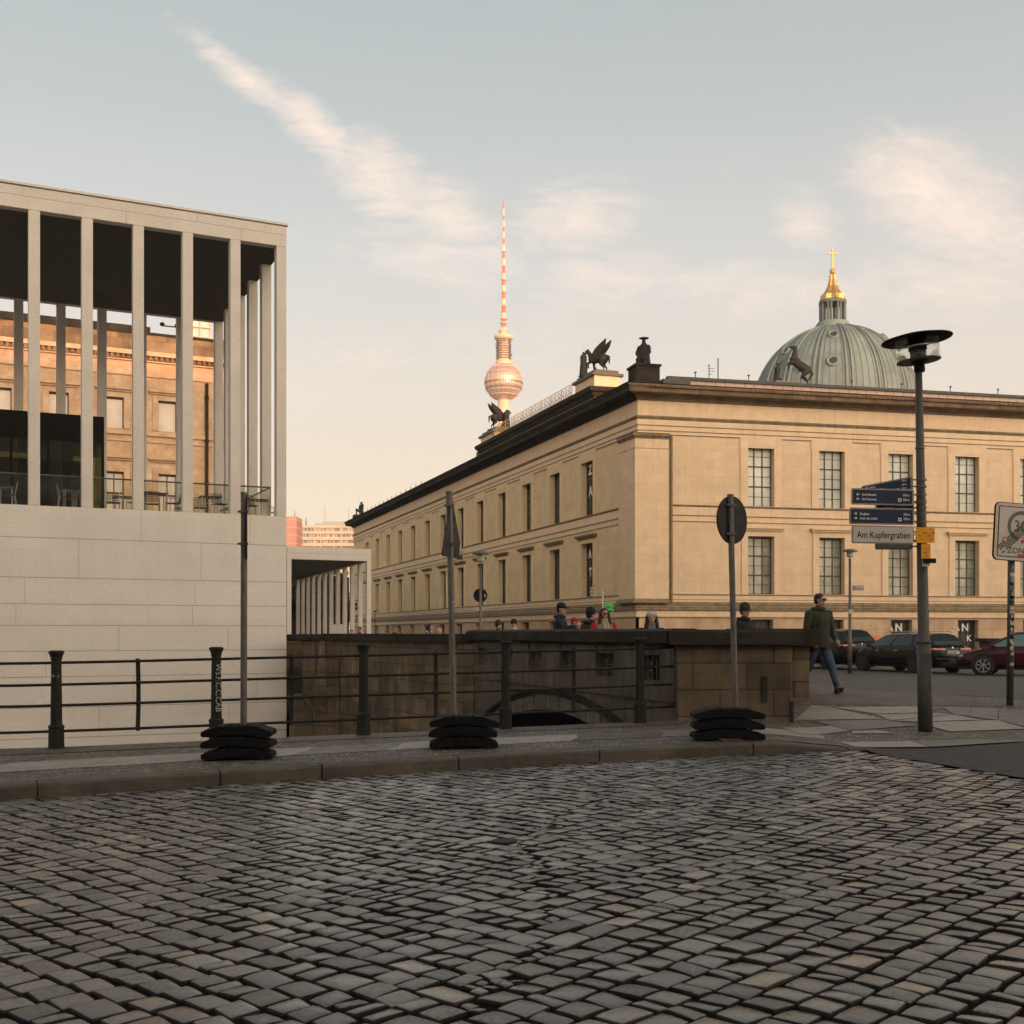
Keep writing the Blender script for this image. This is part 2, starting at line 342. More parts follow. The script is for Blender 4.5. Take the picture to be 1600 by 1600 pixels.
class MB:
    def __init__(s): s.v = []; s.f = []; s.m = []; s.cur = 0
    def add(s, vs, fs):
        b = len(s.v); s.v += [tuple(q) for q in vs]; s.f += [tuple(b+i for i in f) for f in fs]; s.m += [s.cur]*len(fs); return s
    def hexa(s, p):   # 8 points: bottom 4 ccw, top 4 ccw
        return s.add(p, [(3, 2, 1, 0), (4, 5, 6, 7), (0, 1, 5, 4), (1, 2, 6, 5), (2, 3, 7, 6), (3, 0, 4, 7)])
    def box(s, x0, x1, y0, y1, z0, z1):
        return s.hexa([(x0, y0, z0), (x1, y0, z0), (x1, y1, z0), (x0, y1, z0), (x0, y0, z1), (x1, y0, z1), (x1, y1, z1), (x0, y1, z1)])
    def fbox(s, fr, a0, a1, b0, b1, z0, z1):   # in a frame: a along, b outward
        P = fr.p
        q = [P(a0, b0, z0), P(a1, b0, z0), P(a1, b1, z0), P(a0, b1, z0), P(a0, b0, z1), P(a1, b0, z1), P(a1, b1, z1), P(a0, b1, z1)]
        if fr.flip: q = [q[3], q[2], q[1], q[0], q[7], q[6], q[5], q[4]]
        return s.hexa(q)
    def quad(s, a, b, c, d): return s.add([a, b, c, d], [(0, 1, 2, 3)])
    def loft(s, rings, cap=True, closed=True):
        n = len(rings[0]); vs = [p for r in rings for p in r]; fs = []
        for i in range(len(rings)-1):
            for j in range(n if closed else n-1):
                k = (j+1) % n; fs.append((i*n+j, i*n+k, (i+1)*n+k, (i+1)*n+j))
        if cap: fs += [tuple(range(n-1, -1, -1)), tuple((len(rings)-1)*n+i for i in range(n))]
        return s.add(vs, fs)
    def tube(s, pts, r, seg=8, cap=True):
        pts = [Vector(p) for p in pts]; rs = r if isinstance(r, (list, tuple)) else [r]*len(pts); rings = []
        for i, p in enumerate(pts):
            d = (pts[min(i+1, len(pts)-1)]-pts[max(i-1, 0)]).normalized()
            u = d.cross(Vector((0, 0, 1)) if abs(d.z) < .95 else Vector((1, 0, 0))).normalized(); w = d.cross(u)
            rings.append([tuple(p+(u*cos(2*pi*k/seg)-w*sin(2*pi*k/seg))*rs[i]) for k in range(seg)])
        rings = [list(reversed(q)) for q in rings]
        return s.loft(rings, cap)
    def lathe(s, prof, c=(0, 0, 0), seg=24, cap=True, axis=None):
        R = Matrix.Identity(3) if axis is None else Vector(axis).normalized().to_track_quat('Z', 'Y').to_matrix()
        C = Vector(c)
        rings = [[tuple(C+R @ Vector((r*cos(2*pi*k/seg), r*sin(2*pi*k/seg), z))) for k in range(seg)] for r, z in prof]
        return s.loft(rings, cap)
    def ell(s, c, r, seg=12, rot=None):
        R = Matrix.Identity(3) if rot is None else rot; C = Vector(c); rings = []; nr = max(6, seg//2)
        for i in range(1, nr):
            a = pi*i/nr-pi/2
            rings.append([tuple(C+R @ Vector((r[0]*cos(a)*cos(2*pi*k/seg), r[1]*cos(a)*sin(2*pi*k/seg), r[2]*sin(a)))) for k in range(seg)])
        return s.loft(rings, True)
    def cap_(s, p0, p1, r0, r1, seg=10):
        p0, p1 = Vector(p0), Vector(p1); d = (p1-p0); n = d.normalized(); pts = []; rs = []
        for t in (-.95, -.7, -.35): pts.append(p0+n*r0*t); rs.append(r0*sqrt(1-t*t))
        pts += [p0, p0.lerp(p1, .5), p1]; rs += [r0, (r0+r1)/2, r1]
        for t in (.35, .7, .95): pts.append(p1+n*r1*t); rs.append(r1*sqrt(1-t*t))
        return s.tube(pts, rs, seg)
    def build(s, name, mats, parent=None, smooth=False, world=True, bevel=0, uv=True, kind=None):
        if isinstance(mats, str): mats = [mats]
        me = bpy.data.meshes.new(name)
        vs = s.v
        me.from_pydata(vs, [], s.f)
        for q in mats: me.materials.append(MATS[q])
        if len(mats) > 1: me.polygons.foreach_set('material_index', s.m)
        me.update()
        if uv: autouv(me)
        if parent is not None and world: me.transform(rootm(parent).inverted())
        if smooth: me.polygons.foreach_set('use_smooth', [True]*len(me.polygons))
        o = bpy.data.objects.new(name, me); COL.objects.link(o)
        if parent is not None: o.parent = parent
        if bevel:
            b = o.modifiers.new('b', 'BEVEL'); b.width = bevel; b.segments = 2; b.limit_method = 'ANGLE'; b.angle_limit = radians(40)
        if kind: o['kind'] = kind
        return o
class Fr:
    """a ground frame: origin, direction a, direction b (outward), heights absolute"""
    def __init__(s, o, a, b):
        s.o = o; s.a = a; s.b = b; s.flip = (a[0]*b[1]-a[1]*b[0]) < 0
    def p(s, a, b, z): return (s.o[0]+s.a[0]*a+s.b[0]*b, s.o[1]+s.a[1]*a+s.b[1]*b, z)
def children(o): return [c for c in bpy.data.objects if c.parent == o]
def copy_tree(o, parent=None, loc=None, rotz=None, scale=None):
    c = o.copy(); COL.objects.link(c)
    if parent is not None: c.parent = parent
    if loc is not None: c.location = loc
    if rotz is not None: c.rotation_euler = (0, 0, rotz)
    if scale is not None: c.scale = scale
    for ch in children(o): copy_tree(ch, c)
    return c
def text(s, size, M4, name, m, parent, bold=0.0, align='LEFT', depth=.002, world=True, sx=1.0):
    cu = bpy.data.curves.new('t', 'FONT'); cu.body = s; cu.size = size; cu.align_x = align; cu.offset = bold; cu.extrude = depth; cu.resolution_u = 3
    o = bpy.data.objects.new('t', cu); COL.objects.link(o); dg = bpy.context.evaluated_depsgraph_get()
    me = bpy.data.meshes.new_from_object(o.evaluated_get(dg)); bpy.data.objects.remove(o); bpy.data.curves.remove(cu)
    me.name = name; me.transform(M4 @ Matrix.Diagonal((sx, 1, 1, 1)))
    if parent is not None and world: me.transform(rootm(parent).inverted())
    me.materials.clear(); me.materials.append(MATS[m])
    ob = bpy.data.objects.new(name, me); COL.objects.link(ob)
    if parent is not None: ob.parent = parent
    return ob
def facing(o, ax, up=(0, 0, 1)):
    """matrix whose local x runs along ax and local y along up"""
    x = Vector(ax).normalized(); y = Vector(up).normalized(); z = x.cross(y)
    m = Matrix((x, y, z)).transposed().to_4x4(); m.translation = Vector(o); return m
def remeshed(mb, voxel, smooth=2, labels=None):
    """fuse overlapping closed shapes into one continuous skin"""
    me = bpy.data.meshes.new('r'); me.from_pydata(mb.v, [], mb.f); me.update()
    o = bpy.data.objects.new('r', me); COL.objects.link(o)
    r = o.modifiers.new('r', 'REMESH'); r.mode = 'VOXEL'; r.voxel_size = voxel
    if smooth: q = o.modifiers.new('s', 'SMOOTH'); q.iterations = smooth; q.factor = .5
    dg = bpy.context.evaluated_depsgraph_get(); out = bpy.data.meshes.new_from_object(o.evaluated_get(dg))
    bpy.data.objects.remove(o); bpy.data.meshes.remove(me)
    idx = None
    if labels:
        kd = kdtree.KDTree(len(mb.v))
        vl = [0]*len(mb.v)
        for f, m_ in zip(mb.f, mb.m):
            for i in f: vl[i] = m_
        for i, p in enumerate(mb.v): kd.insert(p, i)
        kd.balance(); idx = [vl[kd.find(p.center)[1]] for p in out.polygons]
    return out, idx
def link_mesh(me, name, mats, parent=None, idx=None, local=True):
    me.name = name; me.materials.clear()
    for q in mats: me.materials.append(MATS[q])
    if idx: me.polygons.foreach_set('material_index', idx)
    me.polygons.foreach_set('use_smooth', [True]*len(me.polygons))
    autouv(me) if not me.uv_layers else None
    if not local and parent is not None: me.transform(rootm(parent).inverted())
    o = bpy.data.objects.new(name, me); COL.objects.link(o)
    if parent is not None: o.parent = parent
    return o
def at(u, v, Y): return ((u-800)/F*Y, Y, CAMZ+(HZ-v)/F*Y)
def zat(v, Y): return CAMZ+(HZ-v)/F*Y
def xat(u, Y): return (u-800)/F*Y

# ------------------------------------------------------------------ lie of the land
def SS(t): t = max(0.0, min(1.0, t)); return t*t*(3-2*t)
def rz(x): return .02*(min(max(x, -6), 8)+6)                 # carriageway, rises gently towards the bridge
def kh(x): return .13*(1-SS((x-3.0)/1.5))+.012                 # kerb face, dropped at the crossing
def Gs(x, y):
    k = rz(x)+kh(x); w = SS((y-15.5)/5.5)*max(SS((x-2.2)/1.5), SS((y-17.5)/4))
    z = (1-w)*k+w*.56
    s = SS((y-28)/14); return z*(1-s)+.20*s
KP = [(-40, -4.8), (-12, 8.0), (-7, 10.3), (-4.67, 11.38), (-3.09, 12.08), (-.62, 13.02), (1.0, 13.52), (2.93, 13.98), (4.13, 14.2), (6.5, 14.62), (12, 15.4), (30, 16.5)]
def interp(P, x):
    if x <= P[0][0]: return P[0][1]
    for (a, b), (c, d) in zip(P, P[1:]):
        if x <= c: return b+(d-b)*(x-a)/(c-a)
    return P[-1][1]
def Kl(x): return sum(interp(KP, x+d) for d in (-.6, -.3, 0, .3, .6))/5
def Fl(x): return 16.67+.287*x                                # railing line at the quay edge
def gp(u, v, dz=0.0, fn=Gs):
    """ground point that a pixel of the photograph looks at"""
    Y = 15.0
    for _ in range(40):
        X = xat(u, Y); Y2 = (CAMZ-fn(X, Y)-dz)*F/(v-HZ); Y = .5*Y+.5*Y2
    return (xat(u, Y), Y, fn(xat(u, Y), Y)+dz)
def strip(name, xs, lo, hi, zf, ny, m, kind='structure', **k):
    mb = MB(); n = len(xs)
    V = [[(x, lo(x)+(hi(x)-lo(x))*j/ny) for j in range(ny+1)] for x in xs]
    vs = [(x, y, zf(x, y)) for c in V for x, y in c]
    fs = [(i*(ny+1)+j, (i+1)*(ny+1)+j, (i+1)*(ny+1)+j+1, i*(ny+1)+j+1) for i in range(n-1) for j in range(ny)]
    mb.add(vs, fs); return mb.build(name, m, kind=kind, smooth=True, **k)
def frange(a, b, s):
    n = max(1, int(round((b-a)/s))); return [a+(b-a)*i/n for i in range(n+1)]
# ------------------------------------------------------------------ ground
# asphalt edge on the right: line from (4.3, 14.2) down to (5.1, 11.5)
AE = [gp(1372, 1179, fn=lambda x, y: rz(x)), gp(1600, 1217, fn=lambda x, y: rz(x))]
def asph(x, y):     # true when the point lies on the asphalt side
    (x0, y0, _), (x1, y1, _) = AE
    return (x1-x0)*(y-y0)-(y1-y0)*(x-x0) > 0 if x > 2 else False
strip('road', frange(-40, 40, .8), lambda x: -12, Kl, lambda x, y: rz(x)-.028, 24, 'asphalt')
def cobbles():
    rng = random.Random(11); stones = []
    def zone(ang, keep, seed):
        a = radians(ang); ex = (cos(a), sin(a)); ey = (-sin(a), cos(a)); r = random.Random(seed)
        y = -26.0
        while y < 26:
            cw = r.uniform(.158, .190)
            x = -26+r.uniform(0, .2)
            while x < 26:
                ln = r.choice((.10, .12, .14, .155, .165, .18, .20, .24))*r.uniform(.95, 1.05)
                cx, cy = x+ln/2, y+cw/2
                # slow waviness of the courses
                cy += .05*sin(cx*.7+seed)+.03*sin(cx*1.9+cy)
                X = cx*ex[0]+cy*ey[0]; Y = cx*ex[1]+cy*ey[1]
                if keep(X, Y): stones.append((X, Y, ex, ey, ln/2, cw/2))
                x += ln
            y += cw
    seam = lambda X, Y: X < -.15+.12*(Y-5)+.15*sin(Y*1.3)
    def inside(X, Y): return 2.2 < Y < Kl(X)-.07 and -10.5 < X < 11.5 and not asph(X, Y) and abs(X) < 2.6+Y*.62
    zone(-44, lambda X, Y: inside(X, Y) and seam(X, Y), 3)
    nA = len(stones)
    def within(st, X, Y, m=0.0):
        dx_, dy_ = X-st[0], Y-st[1]; return abs(dx_*st[2][0]+dy_*st[2][1]) < st[4]+m and abs(dx_*st[3][0]+dy_*st[3][1]) < st[5]+m
    sx = lambda Y: -.15+.12*(Y-5)+.15*sin(Y*1.3)
    nearA = [s_ for s_ in stones if abs(s_[0]-sx(s_[1])) < .45]
    zone(47, lambda X, Y: inside(X, Y) and X > sx(Y)-.16, 5)
    keepB = []
    for s_ in stones[nA:]:
        if s_[0] < sx(s_[1])+.35:
            pts = [(s_[0]+s_[2][0]*a*s_[4]+s_[3][0]*b*s_[5], s_[1]+s_[2][1]*a*s_[4]+s_[3][1]*b*s_[5]) for a, b in ((0, 0), (.72, 0), (-.72, 0), (0, .72), (0, -.72), (.6, .6), (-.6, .6), (.6, -.6), (-.6, -.6))]
            if any(within(q, *p) for q in nearA for p in pts if abs(q[0]-p[0]) < .3 and abs(q[1]-p[1]) < .3): continue
        keepB.append(s_)
    del stones[nA:]; stones.extend(keepB)
    near = [s_ for s_ in stones if abs(s_[0]-sx(s_[1])) < .6]; fill = []
    Y = 2.3
    while Y < 15:                      # small wedge stones close the gaps along the meeting line
        loc_ = [q for q in near+fill if abs(q[1]-Y) < .4]
        for k in range(-14, 15):
            X = sx(Y)+.028*k
            if not inside(X, Y): continue
            for r_ in (.072, .056, .043, .032):
                if all(not within(q, X+r_*cos(t), Y+r_*sin(t), -.012) for q in loc_ for t in (0, .8, 1.6, 2.4, 3.1, 3.9, 4.7, 5.5)):
                    st_ = (X, Y, (cos(.82), sin(.82)), (-sin(.82), cos(.82)), r_+.010, r_+.010); fill.append(st_); loc_.append(st_); break
        Y += .028
    stones.extend(fill)
    n = 8; g = np.array([-1, -.985, -.90, -.35, .35, .90, .985, 1.]); S_, T_ = np.meshgrid(g, g, indexing='ij')
    # round the corners of the unit square a little
    A = S_.copy(); B = T_.copy()
    q = 1-.045*(np.abs(A*B))**4; A = A*q; B = B*q
    e = np.maximum(np.abs(S_), np.abs(T_))
    ring = e > .99
    V = []; C = []; Fc = []; nv = n*n
    idx = np.arange(nv).reshape(n, n)
    quads = np.stack([idx[:-1, :-1], idx[1:, :-1], idx[1:, 1:], idx[:-1, 1:]], -1).reshape(-1, 4)
    for k, (X, Y, ex, ey, hl, hw) in enumerate(stones):
        j = .0085+.0055*rng.random()
        co = [[rng.uniform(-.011, .011) for _ in range(8)]][0]
        u = A*(hl-j); v = B*(hw-j)
        wa = (1-S_)*(1-T_)/4; wb = (1+S_)*(1-T_)/4; wc = (1+S_)*(1+T_)/4; wd = (1-S_)*(1+T_)/4
        u = u+wa*co[0]+wb*co[1]+wc*co[2]+wd*co[3]; v = v+wa*co[4]+wb*co[5]+wc*co[6]+wd*co[7]
        dome = rng.uniform(.002, .0055)
        h = rng.uniform(-.003, .003)+dome*(1-.55*(S_**2+T_**2))-.004*(e**20)
        h = h+rng.uniform(-.0045, .0045)*S_+rng.uniform(-.0045, .0045)*T_+np.random.default_rng(k).normal(0, .0006, (n, n))
        h = np.where(ring, h-.026, h)
        base = rz(X)
        px = X+u*ex[0]+v*ey[0]; py = Y+u*ex[1]+v*ey[1]
        V.append(np.stack([px, py, base+h], -1).reshape(-1, 3)); Fc.append(quads+k*nv)
        c = np.empty((nv, 4)); c[:, 0] = min(1, max(0, rng.gauss(.5, .21))); c[:, 1] = rng.random(); c[:, 2] = np.where(ring, 1.0, np.where(e > .97, .85, np.where(e > .88, .05, 0))).reshape(-1); c[:, 3] = 1
        C.append(c)
    V = np.concatenate(V); Fc = np.concatenate(Fc); C = np.concatenate(C)
    me = bpy.data.meshes.new('cobblestones'); me.vertices.add(len(V)); me.vertices.foreach_set('co', V.ravel())
    me.loops.add(Fc.size); me.loops.foreach_set('vertex_index', Fc.ravel().astype(np.int32))
    me.polygons.add(len(Fc)); me.polygons.foreach_set('loop_start', np.arange(0, Fc.size, 4, dtype=np.int32)); me.polygons.foreach_set('loop_total', np.full(len(Fc), 4, dtype=np.int32))
    me.update(); me.validate()
    me.polygons.foreach_set('use_smooth', [True]*len(Fc))
    at_ = me.color_attributes.new('tint', 'FLOAT_COLOR', 'POINT'); at_.data.foreach_set('color', C.ravel())
    me.materials.append(MATS['cobble'])
    o = bpy.data.objects.new('cobblestone_road', me); COL.objects.link(o); o['kind'] = 'structure'
    print('stones', len(stones))
cobbles()
# bed of dark grit between the stones
strip('road_bed', frange(-13, 14, .5), lambda x: 1.5, lambda x: Kl(x)-.01, lambda x, y: rz(x)-.017, 20, 'grit')
# smooth asphalt lane on the right
xs = frange(AE[0][0], 30, .5)
def alo(x):
    (x0, y0, _), (x1, y1, _) = AE
    y = y0+(y1-y0)*(x-x0)/(x1-x0); return max(2.0, y)
strip('asphalt_lane', xs, alo, lambda x: Kl(x)-.002, lambda x, y: rz(x)+.008, 14, 'asphalt')

# kerb stones (one structure, real joints)
mb = MB(); js = [-30, -27, -24, -21, -18.3, -15.6, -12.8, -10.1, -7.2, xat(57, 11.35), xat(343, 12.05), xat(505, 12.55), xat(717, 13.05), xat(937, 13.5), xat(1176, 14.0), xat(1325, 14.2), 5.6, 6.9, 8.4, 10, 12, 14, 17, 20, 24, 30]
KW = .30
def nrm(x):
    s = (Kl(x+.2)-Kl(x-.2))/.4; l = sqrt(1+s*s); return (-s/l, 1/l)
for i, (a, b) in enumerate(zip(js, js[1:])):
    rr = random.Random(i); dzz = rr.uniform(-.008, .006); k = 5; rings = []
    for j in range(k+1):
        x = a+.008+(b-a-.016)*j/k; y = Kl(x); nx, ny = nrm(x); zt = rz(x)+kh(x)+dzz; zb = rz(x)-.1
        P = lambda o, z: (x+nx*o, y+ny*o, z)
        rings.append([P(0, zb), P(-.004, zt-.03), P(.006, zt-.008), P(.025, zt), P(KW, zt), P(KW, zb)])
    mb.loft([list(reversed(r)) for r in rings])
mb.build('kerb', 'kerb', kind='structure')

# pavement of the near bank: mosaic setts with a band of granite slabs, edged by a coping
def lerpy(x, f): return Kl(x)+.28+(Fl(x)+.22-Kl(x)-.28)*f
xs = frange(-30, 2.6, .4)
strip('pavement', xs, lambda x: lerpy(x, 0), lambda x: lerpy(x, 1), Gs, 8, 'mosaic')
def slabrow(name, f0, f1, cuts, mats_, dz=.005):
    for i, (a, b) in enumerate(zip(cuts, cuts[1:])):
        m = mats_[i % len(mats_)]; mb = MB(); k = 5; gap = .006
        P = []
        for j in range(k+1):
            x = a+gap+(b-a-2*gap)*j/k
            P.append([(x+(.0 if f == f0 else .12), lerpy(x, f)) for f in (f0, (f0+f1)/2, f1)])
        vs = [(x, y, Gs(x, y)+dz) for c in P for x, y in c]; fs = [(p*3+q, (p+1)*3+q, (p+1)*3+q+1, p*3+q+1) for p in range(k) for q in range(2)]
        SL.setdefault(m, MB()).add(vs, fs)
SL = {}
cuts = [-28]+[-28+1.55*i+.25*sin(i*2.3) for i in range(1, 15)]+[-5.9, -4.85, -3.7, -2.6, -1.55, -.45, .75, 1.9, 3.1, 4.2]
slabrow('slab', .265, .54, cuts, ['slab', 'slab_pale', 'slab', 'slab', 'slab_pale', 'slab_pale', 'slab_pale', 'slab', 'slab_pale', 'slab_pale', 'slab_brown'])
cc = [-28, -25, -22, -19, -16, -13, -10.4, -7.9, -5.6, -3.2, -1.0, 1.1, 2.5]
slabrow('coping', .78, 1.0, cc, ['slab_brown', 'kerb', 'slab_brown'], .007)
# right-hand pavement
RP = [(5.0, 27.0), (6.0, 23.2), (7.3, 20.9), (8.8, 19.7), (12, 18.7), (16, 18.3), (30, 18.0)]
def Rl(x): return 27+(5-x)/.36 if x < 5 else interp(RP, x)
def Bl(x): return 17.35+(2.47-x)/.339                           # bridge parapet line
def lowR(x): return Kl(x)+.28 if x > 2.5 else Bl(x)
strip('pavement_corner', frange(2.5, 30, .4), lowR, lambda x: min(Rl(x), 34), Gs, 26, 'mosaic')
strip('bridge_footway', frange(-1.4, 2.5, .3), Bl, lambda x: min(Rl(x), 60), Gs, 40, 'slab_brown')
def patch(pts, m, n=8, dz=.005, px=True):
    q = [gp(u, v)[:2] if px else (u, v) for u, v in pts]
    if len(q) == 3: q.append(q[2])
    vs = []
    for i in range(n+1):
        for j in range(n+1):
            s, t = i/n, j/n
            x = (1-s)*(1-t)*q[0][0]+s*(1-t)*q[1][0]+s*t*q[2][0]+(1-s)*t*q[3][0]
            y = (1-s)*(1-t)*q[0][1]+s*(1-t)*q[1][1]+s*t*q[2][1]+(1-s)*t*q[3][1]
            vs.append((x, y, Gs(x, y)+dz))
    fs = [(i*(n+1)+j, (i+1)*(n+1)+j, (i+1)*(n+1)+j+1, i*(n+1)+j+1) for i in range(n) for j in range(n)]
    SL.setdefault(m, MB()).add(vs, fs)
Z8 = lambda L_: [(1220+x/4.21, 900+y/4.21) for x, y in L_]
patch(Z8([(200, 845), (205, 722), (1000, 792), (1000, 852)])[::-1], 'slab_brown', dz=.004)
patch(Z8([(1003, 852), (1003, 793), (1640, 840), (1640, 862)])[::-1], 'slab_brown', dz=.004)
for k, (pl, m) in enumerate([([(90, 948), (205, 852), (330, 866), (672, 942)], 'slab_pale'), ([(625, 908), (345, 866), (900, 860), (905, 902)], 'slab_pale'),
    ([(725, 953), (628, 912), (1000, 906), (1130, 912)], 'slab_pale'), ([(1135, 911), (1060, 864), (1250, 867), (1240, 925)], 'slab'),
    ([(1243, 930), (1256, 868), (1430, 878), (1425, 950)], 'slab'), ([(1432, 952), (1438, 880), (1640, 888), (1640, 1000)], 'slab'),
    ([(905, 962), (735, 956), (1138, 915), (1320, 950)], 'slab_pale'), ([(1120, 1028), (905, 966), (1430, 952), (1620, 1008)], 'slab_pale'),
    ([(458, 1019), (215, 957), (676, 948), (898, 987)], 'slab'), ([(120, 1043), (10, 1000), (325, 990), (455, 1022)], 'slab_pale'),
    ([(470, 1041), (465, 1023), (640, 1020), (775, 1040)], 'slab_pale'), ([(480, 1128), (375, 1094), (860, 1092), (975, 1130)], 'slab_pale'),
    ([(985, 1130), (870, 1092), (1300, 1080), (1640, 1090)], 'slab')]):
    patch(Z8(pl)[::-1], m, dz=.008+.0004*k)
for i, (m, b) in enumerate(SL.items()): b.build('paving_slab', m, kind='structure')
# street behind the pavement, across the bridge to the museum
strip('street', frange(-25, 60, .9), lambda x: Rl(x) if x > -10 else 68.7, lambda x: max(Rl(x)+1, 150) if x < 5 else 150, lambda x, y: Gs(x, y)-.09*(1-SS((y-34)/8))+.003, 50, 'asphalt_far')
mb = MB()
for a, b in zip(frange(5, 30, 1.0), frange(5, 30, 1.0)[1:]):
    pa, pb = (a, Rl(a)), (b, Rl(b))
    mb.hexa([(pa[0], pa[1]-.14, 0), (pb[0], pb[1]-.14, 0), (pb[0], pb[1]+.01, 0), (pa[0], pa[1]+.01, 0)] + [(x, y, Gs(x, y)+.006) for x, y in ((pa[0], pa[1]-.14), (pb[0], pb[1]-.14), (pb[0], pb[1]+.01), (pa[0], pa[1]+.01))])
mb.build('street_kerb', 'kerb', kind='structure')

# island ground, far ground, canal water
QP = [at(740, 0, 27.25)[:2], at(715, 0, 27.5)[:2], at(690, 0, 28.1)[:2], at(665, 0, 28.9)[:2], at(640, 0, 29.8)[:2], at(615, 0, 30.9)[:2], at(590, 0, 32.2)[:2], at(560, 0, 34.2)[:2], at(530, 0, 36.0)[:2], at(508, 0, 37.2)[:2]]
mb = MB()
pts = [QP[0]]+QP[1:]+[(-6.75, 41.5), (-7.9, 41.5), (-7.9, 150), (10, 150)]
top = [(x, y, Gs(x, y)) for x, y in pts]
strip('island_ground', frange(-7.9, 3, .45), lambda x: max(41.5 if x < -6.0 else (interp(sorted([(p[0], p[1]) for p in QP]), x)), Bl(x) if x > QP[0][0] else 0)+.02, lambda x: max(Rl(x), 66), Gs, 46, 'slab_brown')
mb = MB(); mb.add([(-900, 150, .19), (2400, 150, .19), (2400, 2400, .19), (-1500, 2400, .19), (-900, 66, .19), (-7.9, 66, .19), (-7.9, 150, .19)], [(0, 6, 1, 2, 3)])
mb.quad((-900, 66, .19), (-7.9, 66, .19), (-7.9, 150, .19), (-900, 150, .19)); mb.quad((60, 18, .19), (900, 18, .19), (900, 150, .19), (60, 150, .19))
mb.build('ground', 'earth', kind='structure')
mb = MB(); mb.quad((-600, -40, -.12), (600, -40, -.12), (600, -12, -.12), (-600, -12, -.12)); mb.quad((-1500, -900, -.12), (1500, -900, -.12), (1500, -40, -.12), (-1500, -40, -.12)); mb.build('ground_behind', 'earth', kind='structure')
mb = MB(); mb.quad((-300, 2, -2.6), (60, 2, -2.6), (60, 75, -2.6), (-300, 75, -2.6)); mb.build('canal_water', 'water', kind='structure')

# near quay wall below the railing
mb = MB(); e = lambda x: lerpy(x, 1)
for a, b in zip(frange(-30, 2.6, 1.0), frange(-30, 2.6, 1.0)[1:]):
    mb.hexa([(a, e(a)-.3, -3.2), (b, e(b)-.3, -3.2), (b, e(b)-.05, -3.2), (a, e(a)-.05, -3.2), (a, e(a)-.3, Gs(a, e(a))-.02), (b, e(b)-.3, Gs(b, e(b))-.02), (b, e(b)-.05, Gs(b, e(b))-.02), (a, e(a)-.05, Gs(a, e(a))-.02)])
o = mb.build('quay_wall', 'quay'); setp(o, 'dark stone quay wall dropping to the canal under the iron railing', 'quay wall')

# ------------------------------------------------------------------ island quay: curved stone bastion with coping, steps on the left
bq = thing('bastion_wall', 'curved brown stone bastion wall across the canal, left of the bridge arch', 'stone wall', (QP[4][0], QP[4][1], 0))
def extr_path(P, th, z0, z1, out=0.0):
    """wall following points, th = thickness to the island side"""
    mb = MB(); n = len(P); nn = []
    for i in range(n):
        a = P[max(i-1, 0)]; b = P[min(i+1, n-1)]; dx_, dy_ = b[0]-a[0], b[1]-a[1]; l = sqrt(dx_*dx_+dy_*dy_); nn.append((dy_/l, -dx_/l))
    rings = []
    for (x, y), (nx, ny) in zip(P, nn):
        zz1 = z1(x, y) if callable(z1) else z1
        rings.append([(x-nx*out, y-ny*out, z0), (x+nx*th, y+ny*th, z0), (x+nx*th, y+ny*th, zz1), (x-nx*out, y-ny*out, zz1)])
    mb.loft(rings); return mb
CP = lambda x, y: 1.63
extr_path(QP, .45, -3.2, 1.42).build('wall', 'quay', bq)
extr_path(QP, .55, 1.425, CP, .10).build('coping', 'coping', bq)
sw = thing('stair_wall', 'dark quay wall with canal steps beside the white gallery base', 'stone wall', (-7.1, 41, 0))
mb = MB(); mb.box(-8.4, -6.45, 41.2, 41.6, -3.2, 1.42); mb.hexa([(-6.75, 37.1, -3.2), (-6.35, 37.1, -3.2), (-6.3, 41.6, -3.2), (-6.7, 41.6, -3.2), (-6.75, 37.1, 1.42), (-6.35, 37.1, 1.42), (-6.3, 41.6, 1.42), (-6.7, 41.6, 1.42)])
mb.build('wall', 'quay', sw)
mb = MB(); mb.box(-8.4, -6.3, 41.08, 41.7, 1.423, 1.6); mb.hexa([(-6.88, 37.0, 1.426), (-6.2, 37.0, 1.426), (-6.2, 41.7, 1.426), (-6.8, 41.7, 1.426), (-6.88, 37.0, 1.615), (-6.2, 37.0, 1.615), (-6.2, 41.7, 1.615), (-6.8, 41.7, 1.615)])
mb.build('coping', 'coping', sw)
mb = MB()
for i in range(9):
    mb.box(-8.3, -6.76-.0*i, 39.0+.25*i, 41.19, -1.0+.16*i, -.843+.16*i)
mb.build('steps', 'slab_brown', sw)
# low flank wall of the steps with slanting coping (pixels 460-530, 1085-1150)
Yf = 36.4
mb = MB()
A_, B_, C_ = at(452, 1090, Yf), at(473, 1090, Yf), at(531, 1152, Yf)
mb.add([(A_[0], Yf, -3), (C_[0], Yf, -3), (C_[0], Yf, C_[2]), (B_[0], Yf, B_[2]), (A_[0], Yf, A_[2]), (A_[0], Yf+.35, -3), (C_[0], Yf+.35, -3), (C_[0], Yf+.35, C_[2]), (B_[0], Yf+.35, B_[2]), (A_[0], Yf+.35, A_[2])],
       [(0, 1, 2, 3, 4), (9, 8, 7, 6, 5), (4, 3, 8, 9), (3, 2, 7, 8), (0, 4, 9, 5), (1, 6, 7, 2)])
mb.build('flank_wall', 'quay', sw)
mb = MB()
for p, q in ((A_, B_), (B_, C_)):
    mb.hexa([(p[0]-.02, Yf-.08, p[2]+.004), (q[0]+.02, Yf-.08, q[2]+.004), (q[0]+.02, Yf+.42, q[2]+.004), (p[0]-.02, Yf+.42, p[2]+.004), (p[0]-.02, Yf-.08, p[2]+.10), (q[0]+.02, Yf-.08, q[2]+.10), (q[0]+.02, Yf+.42, q[2]+.10), (p[0]-.02, Yf+.42, p[2]+.10)])
